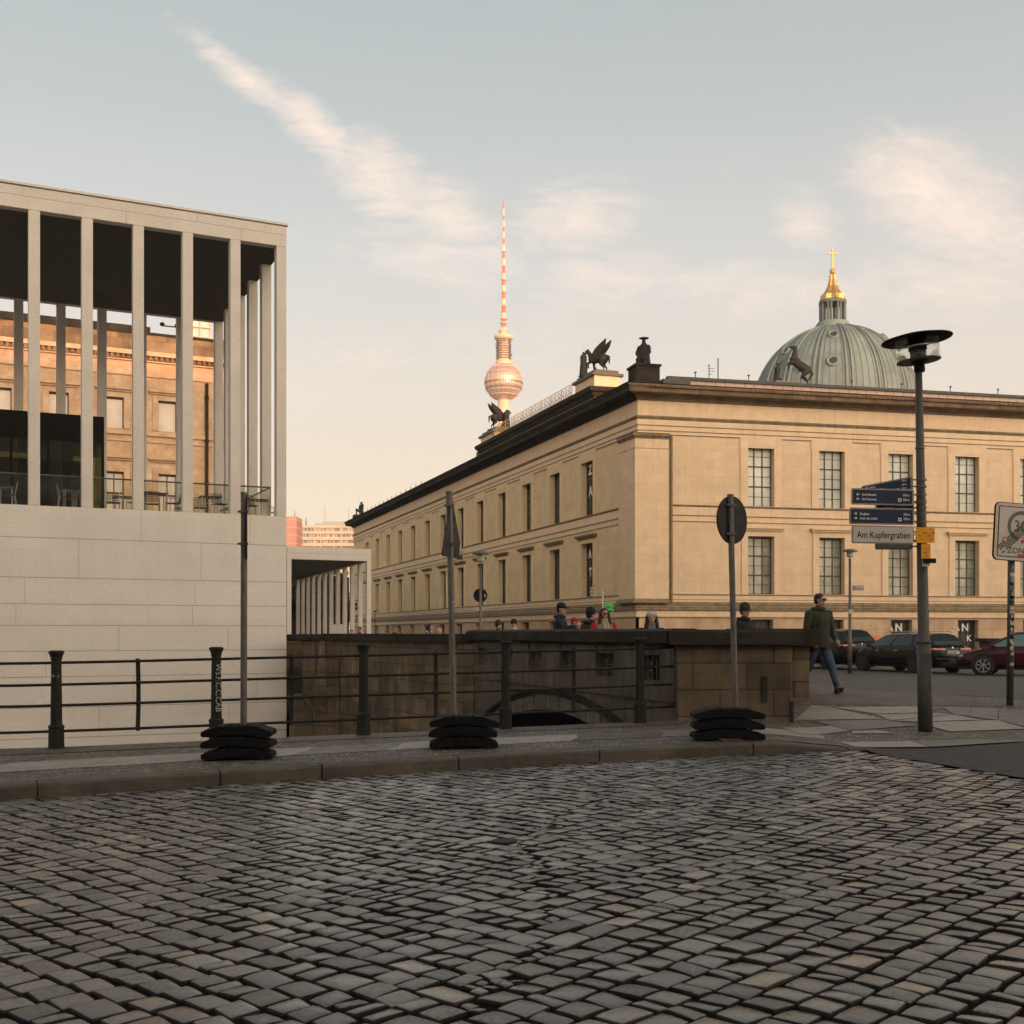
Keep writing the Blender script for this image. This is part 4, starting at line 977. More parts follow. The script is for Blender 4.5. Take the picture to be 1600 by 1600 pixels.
# ------------------------------------------------------------------ statues (each fused into one bronze skin)
def statue(name, label, cat, loc, rotz, mb, vox=.05, scale=1.0, group=None, m='bronze'):
    t = thing(name, label, cat, loc, rotz, group, scale); me, _ = remeshed(mb, vox, 2); link_mesh(me, 'figure', [m], t); return t
def horse(mb, rear=False, wings=True):
    """horse about 2.3 m long, nose towards +x"""
    T = radians(38) if rear else 0
    piv = Vector((-.75, 0, 1.15))
    def R(x, y, z):
        v = Vector((x, y, z))-piv; return tuple(piv+Vector((v.x*cos(T)-v.z*sin(T), v.y, v.x*sin(T)+v.z*cos(T))))
    mb.cap_(R(-.62, 0, 1.35), R(.1, 0, 1.32), .36, .33, 12); mb.cap_(R(.1, 0, 1.32), R(.62, 0, 1.42), .33, .34, 12)
    mb.cap_(R(.68, 0, 1.55), R(1.0, 0, 2.05), .26, .16, 12); mb.cap_(R(1.0, 0, 2.05), R(1.12, 0, 2.2), .16, .14, 10)
    mb.cap_(R(1.12, 0, 2.2), R(1.48, 0, 1.98), .14, .08, 10)
    for s in (-1, 1): mb.cap_(R(1.07, s*.07, 2.3), R(1.05, s*.08, 2.42), .035, .015, 6)
    for k in range(6): mb.cap_(R(.62+.09*k, 0, 1.75+.11*k), R(.50+.09*k, 0, 1.66+.11*k), .07, .05, 6)
    mb.cap_(R(-.92, 0, 1.5), R(-1.18, 0, 1.35), .08, .10, 8); mb.cap_(R(-1.18, 0, 1.35), R(-1.22, 0, .75), .11, .05, 8)
    for s in (-1, 1):
        hip = R(-.66, s*.2, 1.2); k1 = Vector(hip)+Vector((.22, 0, -.33)); hock = Vector(hip)+Vector((-.12, 0, -.72)); ft = Vector((hock.x+.02, s*.2, .06))
        mb.cap_(hip, k1, .24, .15, 10); mb.cap_(k1, hock, .13, .07, 8); mb.cap_(hock, ft, .065, .05, 8); mb.cap_(ft, ft+Vector((.09, 0, -.03)), .07, .05, 8)
        sh = Vector(R(.55, s*.18, 1.2))
        if rear or s > 0:
            kn = sh+Vector((.38, 0, -.10)); ft = kn+Vector((-.10, 0, -.36))
        else: kn = sh+Vector((.02, 0, -.5)); ft = Vector((kn.x-.02, s*.18, .06))
        mb.cap_(sh, kn, .16, .08, 8); mb.cap_(kn, ft, .07, .045, 8); mb.cap_(ft, ft+Vector((.08, 0, -.04)), .06, .05, 6)
    if wings:
        for s in (-1, 1):
            pr = [(.45, 1.45), (.40, 1.80), (.10, 2.15), (-.45, 2.50), (-1.15, 2.85), (-1.12, 2.55), (-.95, 2.2), (-.65, 1.85), (-.2, 1.5)]
            for y0_, y1_ in ((.20, .32),):
                n9 = len(pr); f_ = lambda x, z, y: R(x, s*(y+.07*(z-1.5)), z)
                vs9 = [f_(x, z, y0_) for x, z in pr]+[f_(x, z, y1_) for x, z in pr]
                mb.add(vs9, [tuple(range(n9))[::s], tuple(range(2*n9-1, n9-1, -1))[::s]]+[((i, n9+i, n9+(i+1) % n9, (i+1) % n9))[::s] for i in range(n9)])
    return mb
def robed(mb, x, y, h=1.75, arm=None, r=.27, lean=0.0):
    mb.cap_((x, y, .05), (x+lean*.5, y, h*.52), r*1.05, r*.8, 12); mb.cap_((x+lean*.5, y, h*.52), (x+lean, y, h*.76), r*.75, r*.82, 12)
    for s in (-1, 1): mb.cap_((x+lean, y+s*.16, h*.8), (x+lean+.05, y+s*.27, h*.60), .085, .065, 8)
    mb.cap_((x+lean, y, h*.82), (x+lean, y, h*.9), .08, .06, 8); mb.ell((x+lean+.02, y, h*.945), (.11, .095, .13), 12)
    for k in range(5): mb.cap_((x-.2+.1*k, y+(-1)**k*.2, .05), (x-.12+.06*k, y+(-1)**k*.12, h*.5), .05, .03, 6)
    if arm: mb.cap_((x+lean, y, h*.78), arm, .08, .045, 8)
    return mb
zc_ = 21.77+1.0+.52
mb = horse(MB(), False, True); robed(mb, 1.22, .42, 2.1, (1.15, .1, 2.0), .36); mb.cap_((1.2, .1, 2.0), (1.55, .1, 2.85), .03, .02, 6); mb.box(-1.2, 1.7, -.45, .6, -.02, .08)
mb.cap_((.0, .1, .05), (.2, .1, .6), .16, .10, 8)
statue('winged_horse_statue', 'bronze winged horse with robed figure at its head, right one on the attic pedestal', 'statue', AL.p(2.1, -1.2, zc_), atan2(dL[1], dL[0])+radians(28), mb, .045, 1.0, 'bronze winged horses on the museum attic')
mb = horse(MB(), False, True); robed(mb, .55, -.62, 2.2, (.9, -.25, 1.9), r=.42); mb.cap_((.1, -.5, .1), (.4, -.6, 1.0), .25, .2, 8); mb.box(-1.2, 1.7, -.9, .5, -.02, .08)
statue('winged_horse_statue', 'bronze winged horse with figure before the tower shaft, left end of the attic', 'statue', AL.p(LA-2.9, -1.2, 21.77+.8+.52), radians(32), mb, .045, 1.0, 'bronze winged horses on the museum attic')
mb = horse(MB(), True, False); robed(mb, 1.5, .1, 2.0, (1.0, .05, 2.2), .28, -.1); mb.ell((1.35, 0, .4), (.45, .4, .45)); mb.box(-1.2, 1.9, -.5, .6, -.02, .08)
p0 = at(1244, 605, 101.5)
statue('rearing_horse_statue', 'dark rearing horse and tamer standing out against the green dome', 'statue', (p0[0], p0[1], p0[2]-.1), pi-radians(10), mb, .045, 1.15)
mb = MB(); mb.box(p0[0]-2, p0[0]+2.2, p0[1]-1.2, p0[1]+1.2, 21.4, p0[2]-.12); mb.build('pedestal', 'sand_plain', mus)
# corner figure seated with a shallow bowl on its head
cx, cy = xat(1007, 67.3), 67.6
def seated(mb):
    mb.cap_((0, 0, .25), (0, 0, .75), .42, .36, 14); mb.cap_((0, 0, .75), (-.02, 0, 1.25), .33, .26, 12)
    for s in (-1, 1): mb.cap_((0, s*.30, 1.22), (.12, s*.42, .85), .14, .11, 10); mb.cap_((.12, s*.42, .85), (.30, s*.25, .62), .11, .09, 8); mb.cap_((.1, s*.2, .45), (.42, s*.22, .40), .19, .15, 10); mb.cap_((.42, s*.22, .4), (.45, s*.22, .02), .14, .12, 8)
    mb.cap_((0, 0, 1.3), (0, 0, 1.45), .10, .09, 8); mb.ell((.02, 0, 1.56), (.14, .13, .16), 12)
    mb.lathe([(.05, 1.66), (.10, 1.70), (.30, 1.76), (.34, 1.80), (.05, 1.80)], (0, 0, 0), 16); return mb
rot = atan2(nR[1]+nL[1], nR[0]+nL[0])
statue('corner_statue', 'black seated figure with flat bowl on the front cornice corner', 'statue', (cx, cy, zat(573, 67.5)), rot, seated(MB()), .035, .95, 'seated figures at the cornice corners')
mb = MB(); z_ = 16.1; zt_ = zat(572, 67.5)
def orb(mb, c, ang, hx, hy, z0, z1, hx2=None, hy2=None):
    ca, sa = cos(ang), sin(ang); hx2 = hx2 or hx; hy2 = hy2 or hy
    f = lambda X, Y, z: (c[0]+X*ca-Y*sa, c[1]+X*sa+Y*ca, z)
    return mb.hexa([f(-hx, -hy, z0), f(hx, -hy, z0), f(hx, hy, z0), f(-hx, hy, z0), f(-hx2, -hy2, z1), f(hx2, -hy2, z1), f(hx2, hy2, z1), f(-hx2, hy2, z1)])
aR = atan2(dR[1], dR[0])
orb(mb, (cx, cy), aR, .88, .88, z_, z_+.22); orb(mb, (cx, cy), aR, .72, .72, z_+.22, zt_-.12); orb(mb, (cx, cy), aR, .8, .8, zt_-.12, zt_)
mb.build('pedestal', 'dark_stone', mus)
mb = MB()
for (a, b, r0, r1) in (((-.1, 0, .5), (-.25, 0, 1.25), .28, .24), ((-.25, 0, 1.3), (-.2, 0, 1.4), .1, .09), ((0, 0, .45), (.5, .1, .75), .18, .13), ((.5, .1, .75), (.45, .1, .05), .12, .09), ((-.2, .25, 1.2), (.1, .3, .8), .09, .07), ((.1, .3, .8), (.05, .1, 1.35), .07, .05), ((-.2, 0, .1), (-.1, 0, .5), .3, .3)):
    mb.cap_(a, b, r0, r1, 10)
mb.ell((-.15, 0, 1.52), (.14, .12, .16), 10); mb.cap_((.05, 0, 1.62), (-.35, 0, 1.66), .06, .05, 6)
fc = ML.p(LENL-1.2, -.6, 0)
statue('corner_statue', 'small dark crouching figure at the far left end of the museum cornice', 'statue', (fc[0], fc[1], 16.9), pi*.95, mb, .04, 1.0, 'seated figures at the cornice corners')
mb = MB(); orb(mb, fc[:2], aR, .9, .9, 16.05, 16.9); mb.build('pedestal', 'dark_stone', mus)
# ------------------------------------------------------------------ white gallery on its high podium (left)
JA, JB = unit(-.902, -.432), unit(-.432, .902)
JC = (xat(447.5, 38.4), 38.4); JF = Fr(JC, JA, JB)       # a to the left along the front, b into the depth
gal = thing('gallery', 'white modern gallery with slender square columns on a tall blank podium', 'gallery', (JC[0], JC[1], 0))
ZP, ZA, ZT = zat(807, 38.4), zat(386, 38.4), zat(354.5, 38.4)
DEP = 10.6; LJ = 30
mb = MB(); mb.fbox(JF, 0, LJ, 0, DEP+6, -3.2, ZP); mb.build('podium', 'white_wall', gal)
mb = MB()        # open joints between the cast stone courses
rows = [840, 903, 945.5, 978, 1017]; 
rz_ = [zat(v, 38.4+(-.432)*0) for v in (852.7, 909.7, 947.5, 978, 1015, 1052, 1096, 1140)]
for z in rz_: mb.fbox(JF, -.003, LJ, -.004, .01, z-.011, z+.011); mb.fbox(JF, -.004, .01, -.003, DEP, z-.011, z+.011)
rj = random.Random(4); zz = [ZP]+rz_
for z1, z0 in zip(zz, zz[1:]):
    a = rj.uniform(.5, 3.5)
    while a < 26: mb.fbox(JF, a-.006, a+.006, -.0035, .01, z0+.011, z1-.011); a += rj.uniform(3.2, 5.5)
mb.build('joint', 'joint', gal)
SP, CW = 1.522, .33
def column(a, b, w=CW, nm='column'):
    mb = MB(); mb.fbox(JF, a, a+w, b, b+w, ZP+.002, ZA-.002); return mb.build(nm, 'white_concrete', gal, bevel=.012)
for k in range(12): column(SP*k, 0)
for k in range(1, 6): column(0, 2.05*k)
for k in range(1, 12): column(SP*k, 10.25)
mb = MB(); mb.fbox(JF, 0, LJ, 0, DEP, ZA+.004, ZT); mb.build('architrave', 'white_concrete', gal)
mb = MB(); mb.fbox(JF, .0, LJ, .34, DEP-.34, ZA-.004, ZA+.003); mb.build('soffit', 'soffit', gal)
mb = MB(); mb.fbox(JF, -.05, LJ, -.05, DEP+.05, ZT+.03, ZT+.10); mb.build('roof_edge', 'white_concrete', gal)
mb = MB(); mb.fbox(JF, .03, LJ, .03, DEP, ZT, ZT+.03); zj = (ZA+ZT)/2+.05
mb.fbox(JF, -.003, LJ, -.003, .01, zj-.009, zj+.009)
for i, a in enumerate((2.9, 8.1, 13.2, 18.4)): mb.fbox(JF, a-.008, a+.008, -.0035, .01, zj+.009, ZT)
for i, a in enumerate((1.9-.4, 5.1, 10.4, 15.9)): mb.fbox(JF, a-.008, a+.008, -.0035, .01, ZA+.004, zj-.009)
mb.build('joint', 'joint', gal)
# glass balustrade of the terrace
bal = thing('glass_balustrade', 'frameless glass balustrade with thin metal handrail on the gallery terrace', 'balustrade', JF.p(.42, .5, ZP))
mb = MB()
for k in range(14): a = .42+1.59*k; mb.fbox(JF, a+.02, a+1.57, .49, .502, ZP+.02, ZP+.97)
for k in range(4): mb.fbox(JF, .415, .427, .52+2.05*k, .50+2.05*(k+1), ZP+.02, ZP+.97)
mb.build('glass_panel', 'rail_glass', bal)
mb = MB(); mb.tube([JF.p(22, .5, ZP+1.0), JF.p(.42, .5, ZP+1.0), JF.p(.42, 8.8, ZP+1.0)], .026, 8); mb.tube([JF.p(.42, .5, ZP), JF.p(.42, .5, ZP+1.0)], .012, 6); mb.build('handrail', 'galv', bal)
# café box
cafe = thing('cafe_box', 'black framed glass café pavilion between the gallery columns', 'pavilion', JF.p(5.3, 4, ZP))
a0, a1, b0, b1, z1 = 5.33, 8.75, 4.0, 7.5, ZP+3.5
mb = MB()
for z, h in ((ZP+.003, .08), (z1-.85, .85)): mb.fbox(JF, a0, a1, b0, b0+.06, z, z+h); mb.fbox(JF, a0, a0+.06, b0+.06, b1, z, z+h); mb.fbox(JF, a1-.06, a1, b0+.06, b1, z, z+h); mb.fbox(JF, a0+.06, a1-.06, b1-.06, b1, z, z+h)
mb.fbox(JF, a0, a1, b0, b1, z1, z1+.06)
for a in (a0, a0+.42, a0+1.75, a0+2.9, a1-.12): mb.fbox(JF, a, a+.09, b0-.004, b0+.07, ZP+.085, z1-.855)
mb.build('frame', 'black_metal', cafe)
mb = MB(); mb.fbox(JF, a0+.55, a1-.1, b0+.9, b0+1.0, ZP+.09, ZP+2.1); mb.fbox(JF, a0+.9, a0+2.0, b0+1.2, b0+2.4, ZP+.09, z1-.9); mb.build('counter', 'black_metal', cafe)
mb = MB(); mb.fbox(JF, a0+.51, a1-.12, b0+.02, b0+.03, ZP+.09, ZP+1.95); mb.build('dark_panel', 'dark_glass', cafe)
mb = MB(); mb.fbox(JF, a0+.09, a0+.42, b0+.02, b0+.032, ZP+.09, z1-.86); mb.fbox(JF, a0+.51, a1-.12, b0+.022, b0+.032, ZP+1.96, z1-.86); mb.fbox(JF, a0+.02, a0+.032, b0+.1, b1-.1, ZP+.09, z1-.86); mb.fbox(JF, a0+.1, a1-.1, b1-.032, b1-.02, ZP+.09, z1-.86); mb.build('glass_panel', 'cafe_glass', cafe)

# ------------------------------------------------------------------ terrace furniture
def make_chair():
    t = thing('terrace_chair', 'x', 'chair', (0, 0, 0)); mb = MB(); r = .014
    for s in (-1, 1):
        mb = MB(); mb.tube([(.22, s*.24, 0), (.20, s*.25, .44), (.20, s*.26, .64), (-.14, s*.26, .66)], r, 6); mb.build('front_leg', 'chair_metal', t, world=False)
        mb = MB(); mb.tube([(-.27, s*.23, 0), (-.20, s*.22, .45), (-.29, s*.215, .86)], r, 6); mb.build('rear_leg', 'chair_metal', t, world=False)
    def lattice(name, P, nx, ny, th):
        mb = MB()
        for i in range(nx+1):
            a, b, c, d = P(i/nx-.018, 0), P(i/nx+.018, 0), P(i/nx+.018, 1), P(i/nx-.018, 1); mb.hexa([a, b, c, d]+[tuple(Vector(q)+Vector(th)) for q in (a, b, c, d)])
        for j in range(ny+1):
            a, b, c, d = P(0, j/ny-.025), P(1, j/ny-.025), P(1, j/ny+.025), P(0, j/ny+.025); mb.hexa([a, b, c, d]+[tuple(Vector(q)+Vector(th)*1.15) for q in (a, b, c, d)])
        mb.build(name, 'chair_mesh', t, world=False)
    lattice('seat', lambda u, v: (-.20+.42*v, -.22+.44*u, .45), 8, 6, (0, 0, .012))
    lattice('backrest', lambda u, v: (-.205-.085*v, -.215+.43*u, .52+.33*v), 8, 6, (-.012, 0, 0))
    return t
def make_table():
    t = thing('terrace_table', 'x', 'table', (0, 0, 0)); mb = MB(); mb.box(-.36, .36, -.36, .36, .715, .74); mb.build('table_top', 'table_top', t, world=False, bevel=.004)
    for sx in (-1, 1):
        for sy in (-1, 1): mb = MB(); mb.tube([(sx*.32, sy*.32, 0), (sx*.31, sy*.31, .714)], .018, 6); mb.build('leg', 'chair_metal', t, world=False)
    return t
ch0 = make_chair(); tb0 = make_table(); used_ch = [0, 0]
def jfuv(u, b):
    """terrace point at depth b seen in pixel column u"""
    m_ = (u-800)/F; X0, Y0 = JC[0]+JB[0]*b, JC[1]+JB[1]*b; a = (m_*Y0-X0)/(JA[0]-m_*JA[1]); return JF.p(a, b, ZP+.003)
def put(kind, u, b, rot, label):
    base = (ch0, tb0)[kind]; p = jfuv(u, b)
    o = base if not used_ch[kind] else copy_tree(base)
    used_ch[kind] = 1; o.location = p; o.rotation_euler = (0, 0, rot)
    if base is o: ROOT[o.name] = Matrix.LocRotScale(Vector(p), Euler((0, 0, rot)), Vector((1, 1, 1)))
    o['label'] = label; o['group'] = ('chairs on the gallery terrace', 'tables on the gallery terrace')[kind]
jr = atan2(JA[1], JA[0])
put(0, 12, 1.6, jr, 'metal terrace chair at the left edge of the photo, before the café')
put(1, 2, 1.9, jr, 'black terrace table cut by the left edge of the photo')
put(0, 103, 1.6, jr+pi, 'metal chair left of the table in front of the black café')
put(1, 117, 1.9, jr, 'black terrace table standing in front of the café glass')
put(0, 129, 1.6, jr, 'metal chair right of the café table, half behind a column')
put(0, 177, 2.6, jr+pi*.5, 'lattice chair just right of the café box')
put(1, 194, 3.2, jr, 'low-set black table beside the lattice chair near the café')
put(0, 212, 2.2, jr+.3, 'lattice chair tucked against the fourth column from the corner')
put(1, 243, 1.7, jr, 'black table between the third and fourth columns from the corner')
put(0, 237, 2.4, jr+pi*1.45, 'metal chair behind the table between the columns, facing left')
put(0, 272, 1.9, jr+.15, 'metal chair right of the table, close to the third column')
put(0, 284, 3.3, jr-.4, 'dark lattice chair just left of the third column from the corner')
put(0, 313, 3.0, jr+pi*.5, 'lattice chair left of the second table from the terrace corner')
put(1, 328, 1.9, jr, 'black table under the lattice chair back near the corner')
put(0, 343, 1.5, jr+pi*.55, 'tall lattice chair facing the table, second bay from the corner')
put(0, 359, 3.0, jr, 'dark chair partly behind the second column from the corner')
put(0, 391, 1.5, jr+pi*.5, 'lattice chair beside the black sign edge at the terrace corner')
put(1, 401, 2.1, jr, 'black table at the corner of the terrace')
put(0, 419, 3.4, jr+pi*.9, 'chair seen through the end glass of the terrace')

# ------------------------------------------------------------------ old museum wing with orange plaster behind the gallery
NO = (xat(353, 81.3), 81.3); NF = Fr(NO, unit(-.902, -.432), unit(.432, -.902))
neu = thing('plaster_museum', 'weathered orange plaster building seen through the gallery columns', 'building', (NO[0], NO[1], .2))
LN = 30; hw = .62; TN = [4.0-3.5+3.5*k for k in range(9)][1:]+[]
opU = [(t-hw, t+hw, 15.55, 17.65) for t in TN]; opL = [(t-hw, t+hw, 9.6, 12.6) for t in TN]
mb = MB(); wall(NF, 0, LN, .2, 20.2, 0, opU+opL, .3, mb); mb.build('wall', 'neues', neu)
mb = MB(); mb.fbox(NF, 0, LN, -12, -.01, 20.0, 22.1); mb.build('attic', 'neues_attic', neu)
mb = MB(); mb.quad(NF.p(0, -12, .2), NF.p(0, 0, .2), NF.p(0, 0, 20.2), NF.p(0, -12, 20.2)); mb.build('side_wall', 'neues', neu)
mb = MB(); mb.fbox(NF, -.3, LN, 0, .35, 20.6, 20.9); mb.fbox(NF, -.2, LN, 0, .2, 20.2, 20.28); mb.fbox(NF, -.1, LN, 0, .12, 19.2, 19.3)
mb.fbox(NF, 0, LN, 0, .16, 15.15, 15.4); mb.fbox(NF, 0, LN, 0, .10, 14.7, 14.85)
for t in TN:
    for zb, zt, hz in ((15.55, 17.65, 18.35), (9.6, 12.6, 13.7)):
        w = hw+.38
        mb.fbox(NF, t-w, t-hw, 0, .09, zb, zt+.3); mb.fbox(NF, t+hw, t+w, 0, .09, zb, zt+.3); mb.fbox(NF, t-hw, t+hw, 0, .09, zt, zt+.3)
        mb.fbox(NF, t-w-.15, t+w+.15, 0, .13, hz-.32, hz-.18); mb.fbox(NF, t-w-.28, t+w+.28, 0, .30, hz-.18, hz)
mb.build('trim', 'neues_trim', neu)
mb = MB()
for i in range(int(LN/.36)): mb.fbox(NF, i*.36, i*.36+.20, 0, .26, 20.3, 20.59)
mb.build('dentils', 'neues_attic', neu)
mb = MB(); mb.fbox(NF, -.2, LN, -.5, .12, 22.1, 22.25); mb.fbox(NF, 5.0, LN, -3, -1.0, 22.25, 22.9); mb.build('roof_edge', 'dark_stone', neu)
for t in TN:
    for zb, zt in ((15.55, 17.65), (9.6, 12.6)):
        mb = MB(); mb.quad(NF.p(t+hw, -.25, zb), NF.p(t-hw, -.25, zb), NF.p(t-hw, -.25, zt), NF.p(t+hw, -.25, zt)); w_ = mb.build('window', 'neues_pane', neu)
        mb = MB(); mb.fbox(NF, t-.03, t+.03, -.25, -.19, zb, zt) if zt < 13 else None; mb.fbox(NF, t-hw, t+hw, -.25, -.18, zt-.12, zt); mb.fbox(NF, t-hw, t-hw+.06, -.25, -.18, zb, zt-.12)
        if zt < 13: mb.fbox(NF, t-hw+.06, t+hw, -.25, -.185, zb+1.5, zb+1.62)
        mb.build('frame', 'winframe', w_)
mb = MB(); p_ = 1.35; mb.tube([NF.p(p_, .12, .3), NF.p(p_, .12, 19.1)], .12, 8)
for z in (4, 8, 12, 15, 18): mb.tube([NF.p(p_, .12, z), NF.p(p_, .12, z+.2)], .16, 8)
mb.build('downpipe', 'dark_stone', neu)
mb = MB(); 
for q in (0, .7, 1.4): mb.tube([NF.p(.9+q, -1, 22), NF.p(.9+q, -1, 24.4)], .05, 5)
for z in (22.6, 23.3, 24.0): mb.tube([NF.p(.8, -1, z), NF.p(2.4, -1, z)], .04, 5)
mb.fbox(NF, .9, 2.2, -2.4, -1.2, 22, 24.2); mb.build('chimney', 'neues_pane', neu)
mb = MB(); mb.tube([NF.p(3.0, -1, 22.2), NF.p(3.0, -1, 23.6)], .05, 5); mb.tube([NF.p(2.6, -1, 23.1), NF.p(4.3, -1, 23.1)], .05, 5)
for q in (2.7, 3.2, 4.2): mb.ell(NF.p(q, -1, 23.2), (.18, .18, .14), 8)
mb.build('weather_mast', 'black_metal', neu)

# ------------------------------------------------------------------ low colonnade of the gallery beyond the quay
LO = (xat(580, 71), 71.0); LF = Fr(LO, unit(-.902, -.432), unit(-.3611, 1)); ZL1, ZL0 = zat(858, 71), zat(877, 71)
col = thing('low_colonnade', 'low white colonnade of close slender piers beyond the quay', 'colonnade', (LO[0], LO[1], .2))
WA = 5.25
mb = MB(); mb.fbox(LF, 0, WA, 0, 29, ZL0+.003, ZL1); mb.build('roof', 'white_concrete', col)
mb = MB(); mb.fbox(LF, -.003, WA, -.004, .01, ZL0+.36, ZL0+.375); mb.fbox(LF, 2.2, 2.215, -.0045, .01, ZL0+.375, ZL1); mb.build('joint', 'joint', col)
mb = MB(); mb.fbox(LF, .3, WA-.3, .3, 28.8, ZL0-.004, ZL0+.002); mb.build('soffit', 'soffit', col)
mb = MB(); mb.fbox(LF, WA-.26, WA, 0, .26, .2, ZL0); mb.build('pier', 'white_concrete', col)
for k in range(12): mb = MB(); mb.fbox(LF, 0, .27, 2.4*k, 2.4*k+.36, .2, ZL0); mb.build('pier', 'white_concrete', col, bevel=.01)
mb = MB(); mb.fbox(LF, -.2, WA+2, .0, 29, .21, .30); mb.build('floor', 'white_concrete', col)
# hedge of dark trees behind the colonnade
def tree(name, label, base, h, spread, seed, leafy, group=None, cat='tree', n_lv=5, dens=1.0):
    t = thing(name, label, cat, base, 0, group); r = random.Random(seed); tips = []; mb = MB()
    def br_(p, d, l, rad, lv):
        q = p+d*l; mid = p.lerp(q, .5)+Vector((r.uniform(-1, 1), r.uniform(-1, 1), 0))*l*.06
        mb.tube([p, mid, q], [rad, rad*.85, rad*.68], 6 if lv < 2 else 4, cap=False)
        if lv >= n_lv: tips.append(q); return
        if lv > 1: tips.append(q)
        for _ in range(3 if lv < 3 else 3):
            a = Vector((r.uniform(-1, 1), r.uniform(-1, 1), r.uniform(-.15, .8))).normalized()
            br_(q, (d*.75+a*spread).normalized(), l*r.uniform(.62, .82), rad*.62, lv+1)
    br_(Vector(base), Vector((.03, 0, 1)), h*.26, h*.02, 0)
    mb.build('trunk', 'bark', t)
    if leafy:
        lf = MB()
        for p in tips:
            for _ in range(int(leafy)):
                c = p+Vector((r.gauss(0, .5), r.gauss(0, .5), r.gauss(0, .45))); s = r.uniform(.10, .22); n = Vector((r.uniform(-1, 1), r.uniform(-1, 1), r.uniform(-1, 1))).normalized(); a = n.orthogonal().normalized(); b = n.cross(a)
                lf.quad(c-a*s-b*s*.6, c+a*s-b*s*.6, c+a*s+b*s*.6, c-a*s+b*s*.6)
        lf.build('crown', 'leaf', t)
    return t
for k, (u, Y, h, lf_, lab) in enumerate([(459, 104, 7.6, 16, 'dark bushy tree filling the left gap of the low colonnade'), (474, 112, 7.6, 16, 'dark tree right of the bushy one, behind the far piers of the low colonnade'), (500, 121, 7.0, 14, 'dark tree behind the middle piers of the low colonnade')]):
    tree('bare_tree', lab, (xat(u, Y), Y, .2), h, .75, 20+k, lf_, 'trees behind the low colonnade')

hd_ = thing('hedge', 'dense dark evergreen hedge closing the view behind the low colonnade', 'hedge', (-28, 118, .2)); rr = random.Random(2); mb = MB(); mb.box(-50, -16.9, 118, 119.5, .2, 7.4); mb.build('stems', 'bark', hd_)
mb = MB()
for _ in range(6500):
    c = Vector((rr.uniform(-50, -16.8), rr.uniform(117.2, 118), rr.uniform(.2, 7.8)+rr.uniform(0, .8))); s_ = rr.uniform(.12, .3); n = Vector((rr.uniform(-1, 1), rr.uniform(-1, 0), rr.uniform(-.5, 1))).normalized(); a = n.orthogonal().normalized(); b = n.cross(a)
    mb.quad(c-a*s_-b*s_*.6, c+a*s_-b*s_*.6, c+a*s_+b*s_*.6, c-a*s_+b*s_*.6)
mb.build('foliage', 'leaf', hd_)
# ------------------------------------------------------------------ house row added out of view behind the camera, sized to block the low sun
hs_ = thing('sun_blocking_house', 'long stone house across the street, added unseen behind the viewer to block the sun', 'building', (0, -46, -.1))
mb = MB(); mb.box(-90, 185, -60, -46, -.1, 28.6); mb.build('wall', 'sun_blocking_house_wall', hs_)
mb = MB(); mb.add([(-90.5, -45.4, 28.6), (185.5, -45.4, 28.6), (185.5, -60.6, 28.6), (-90.5, -60.6, 28.6), (-90, -50, 30.2), (185, -50, 30.2), (185, -57, 30.2), (-90, -57, 30.2)], [(0, 1, 5, 4), (1, 2, 6, 5), (2, 3, 7, 6), (3, 0, 4, 7), (4, 5, 6, 7), (3, 2, 1, 0)]); mb.build('roof', 'roofing', hs_)  # roof of the added sun-blocking house
mb = MB()
for i in range(46):
    for z in (1.6, 5.8, 10, 14.2, 18.4, 22.6): mb.box(-88+5.9*i, -86.2+5.9*i, -46.02, -45.98, z, z+2.3)
mb.build('window_row', 'darkpane', hs_)
mb = MB()
for z in (5.0, 27.8): mb.box(-90, 185, -45.98, -45.6, z, z+.4)
mb.build('sun_blocking_house_course', 'sun_blocking_house_wall', hs_)
# ------------------------------------------------------------------ far city: dome, television tower, flats
DY = 280.0; k_ = DY/F; DX = xat(1304, DY)
dome = thing('cathedral_dome', 'green copper cathedral dome with gilded lantern and cross', 'dome', (DX, DY, .2))
zE = zat(640, DY); Ra, Rb = 124*k_, 129*k_
def dr(z): return Ra*sqrt(max(0, 1-((z-zE)/Rb)**2))
nz_ = 26; z_top = zat(513, DY); prof = [(Ra*1.0, zat(760, DY)), (Ra, zE)]
for i in range(1, nz_+1): z = zE+(z_top-zE)*sin(pi/2*i/nz_); prof.append((max(dr(z), 3.5), z))
mb = MB(); mb.lathe(prof, (DX, DY, 0), 96); mb.build('shell', 'copper', dome, smooth=True)
mb = MB()
NR = 16
for r in range(NR):
    for off in (-.035, .035):
        a = 2*pi*(r+.5)/NR+off+.1; rings = []
        for i in range(0, 19):
            z = zE-4+(z_top-zE+4)*sin(pi/2*i/18); rr = dr(max(z, zE))+.04; w = .24*(.35+.65*rr/Ra)
            c = Vector((DX+rr*cos(a), DY+rr*sin(a), z)); tg = Vector((-sin(a), cos(a), 0)); o_ = Vector((cos(a), sin(a), .3))
            rings.append([tuple(c-tg*w-o_*.3), tuple(c+tg*w-o_*.3), tuple(c+tg*w*.7+o_*.35), tuple(c-tg*w*.7+o_*.35)])
        mb.loft(rings)
mb.build('rib', 'copper_rib', dome)
mb = MB()
for r in range(NR*5):
    a = 2*pi*(r+.5)/(NR*5)+.1; mb.tube([(DX+(dr(max(z, zE))+.02)*cos(a), DY+(dr(max(z, zE))+.02)*sin(a), z) for z in [zE-4+(z_top-zE+2)*sin(pi/2*i/14)*.97 for i in range(15)]], .10, 3, cap=False)
mb.build('seam', 'copper_dark', dome)
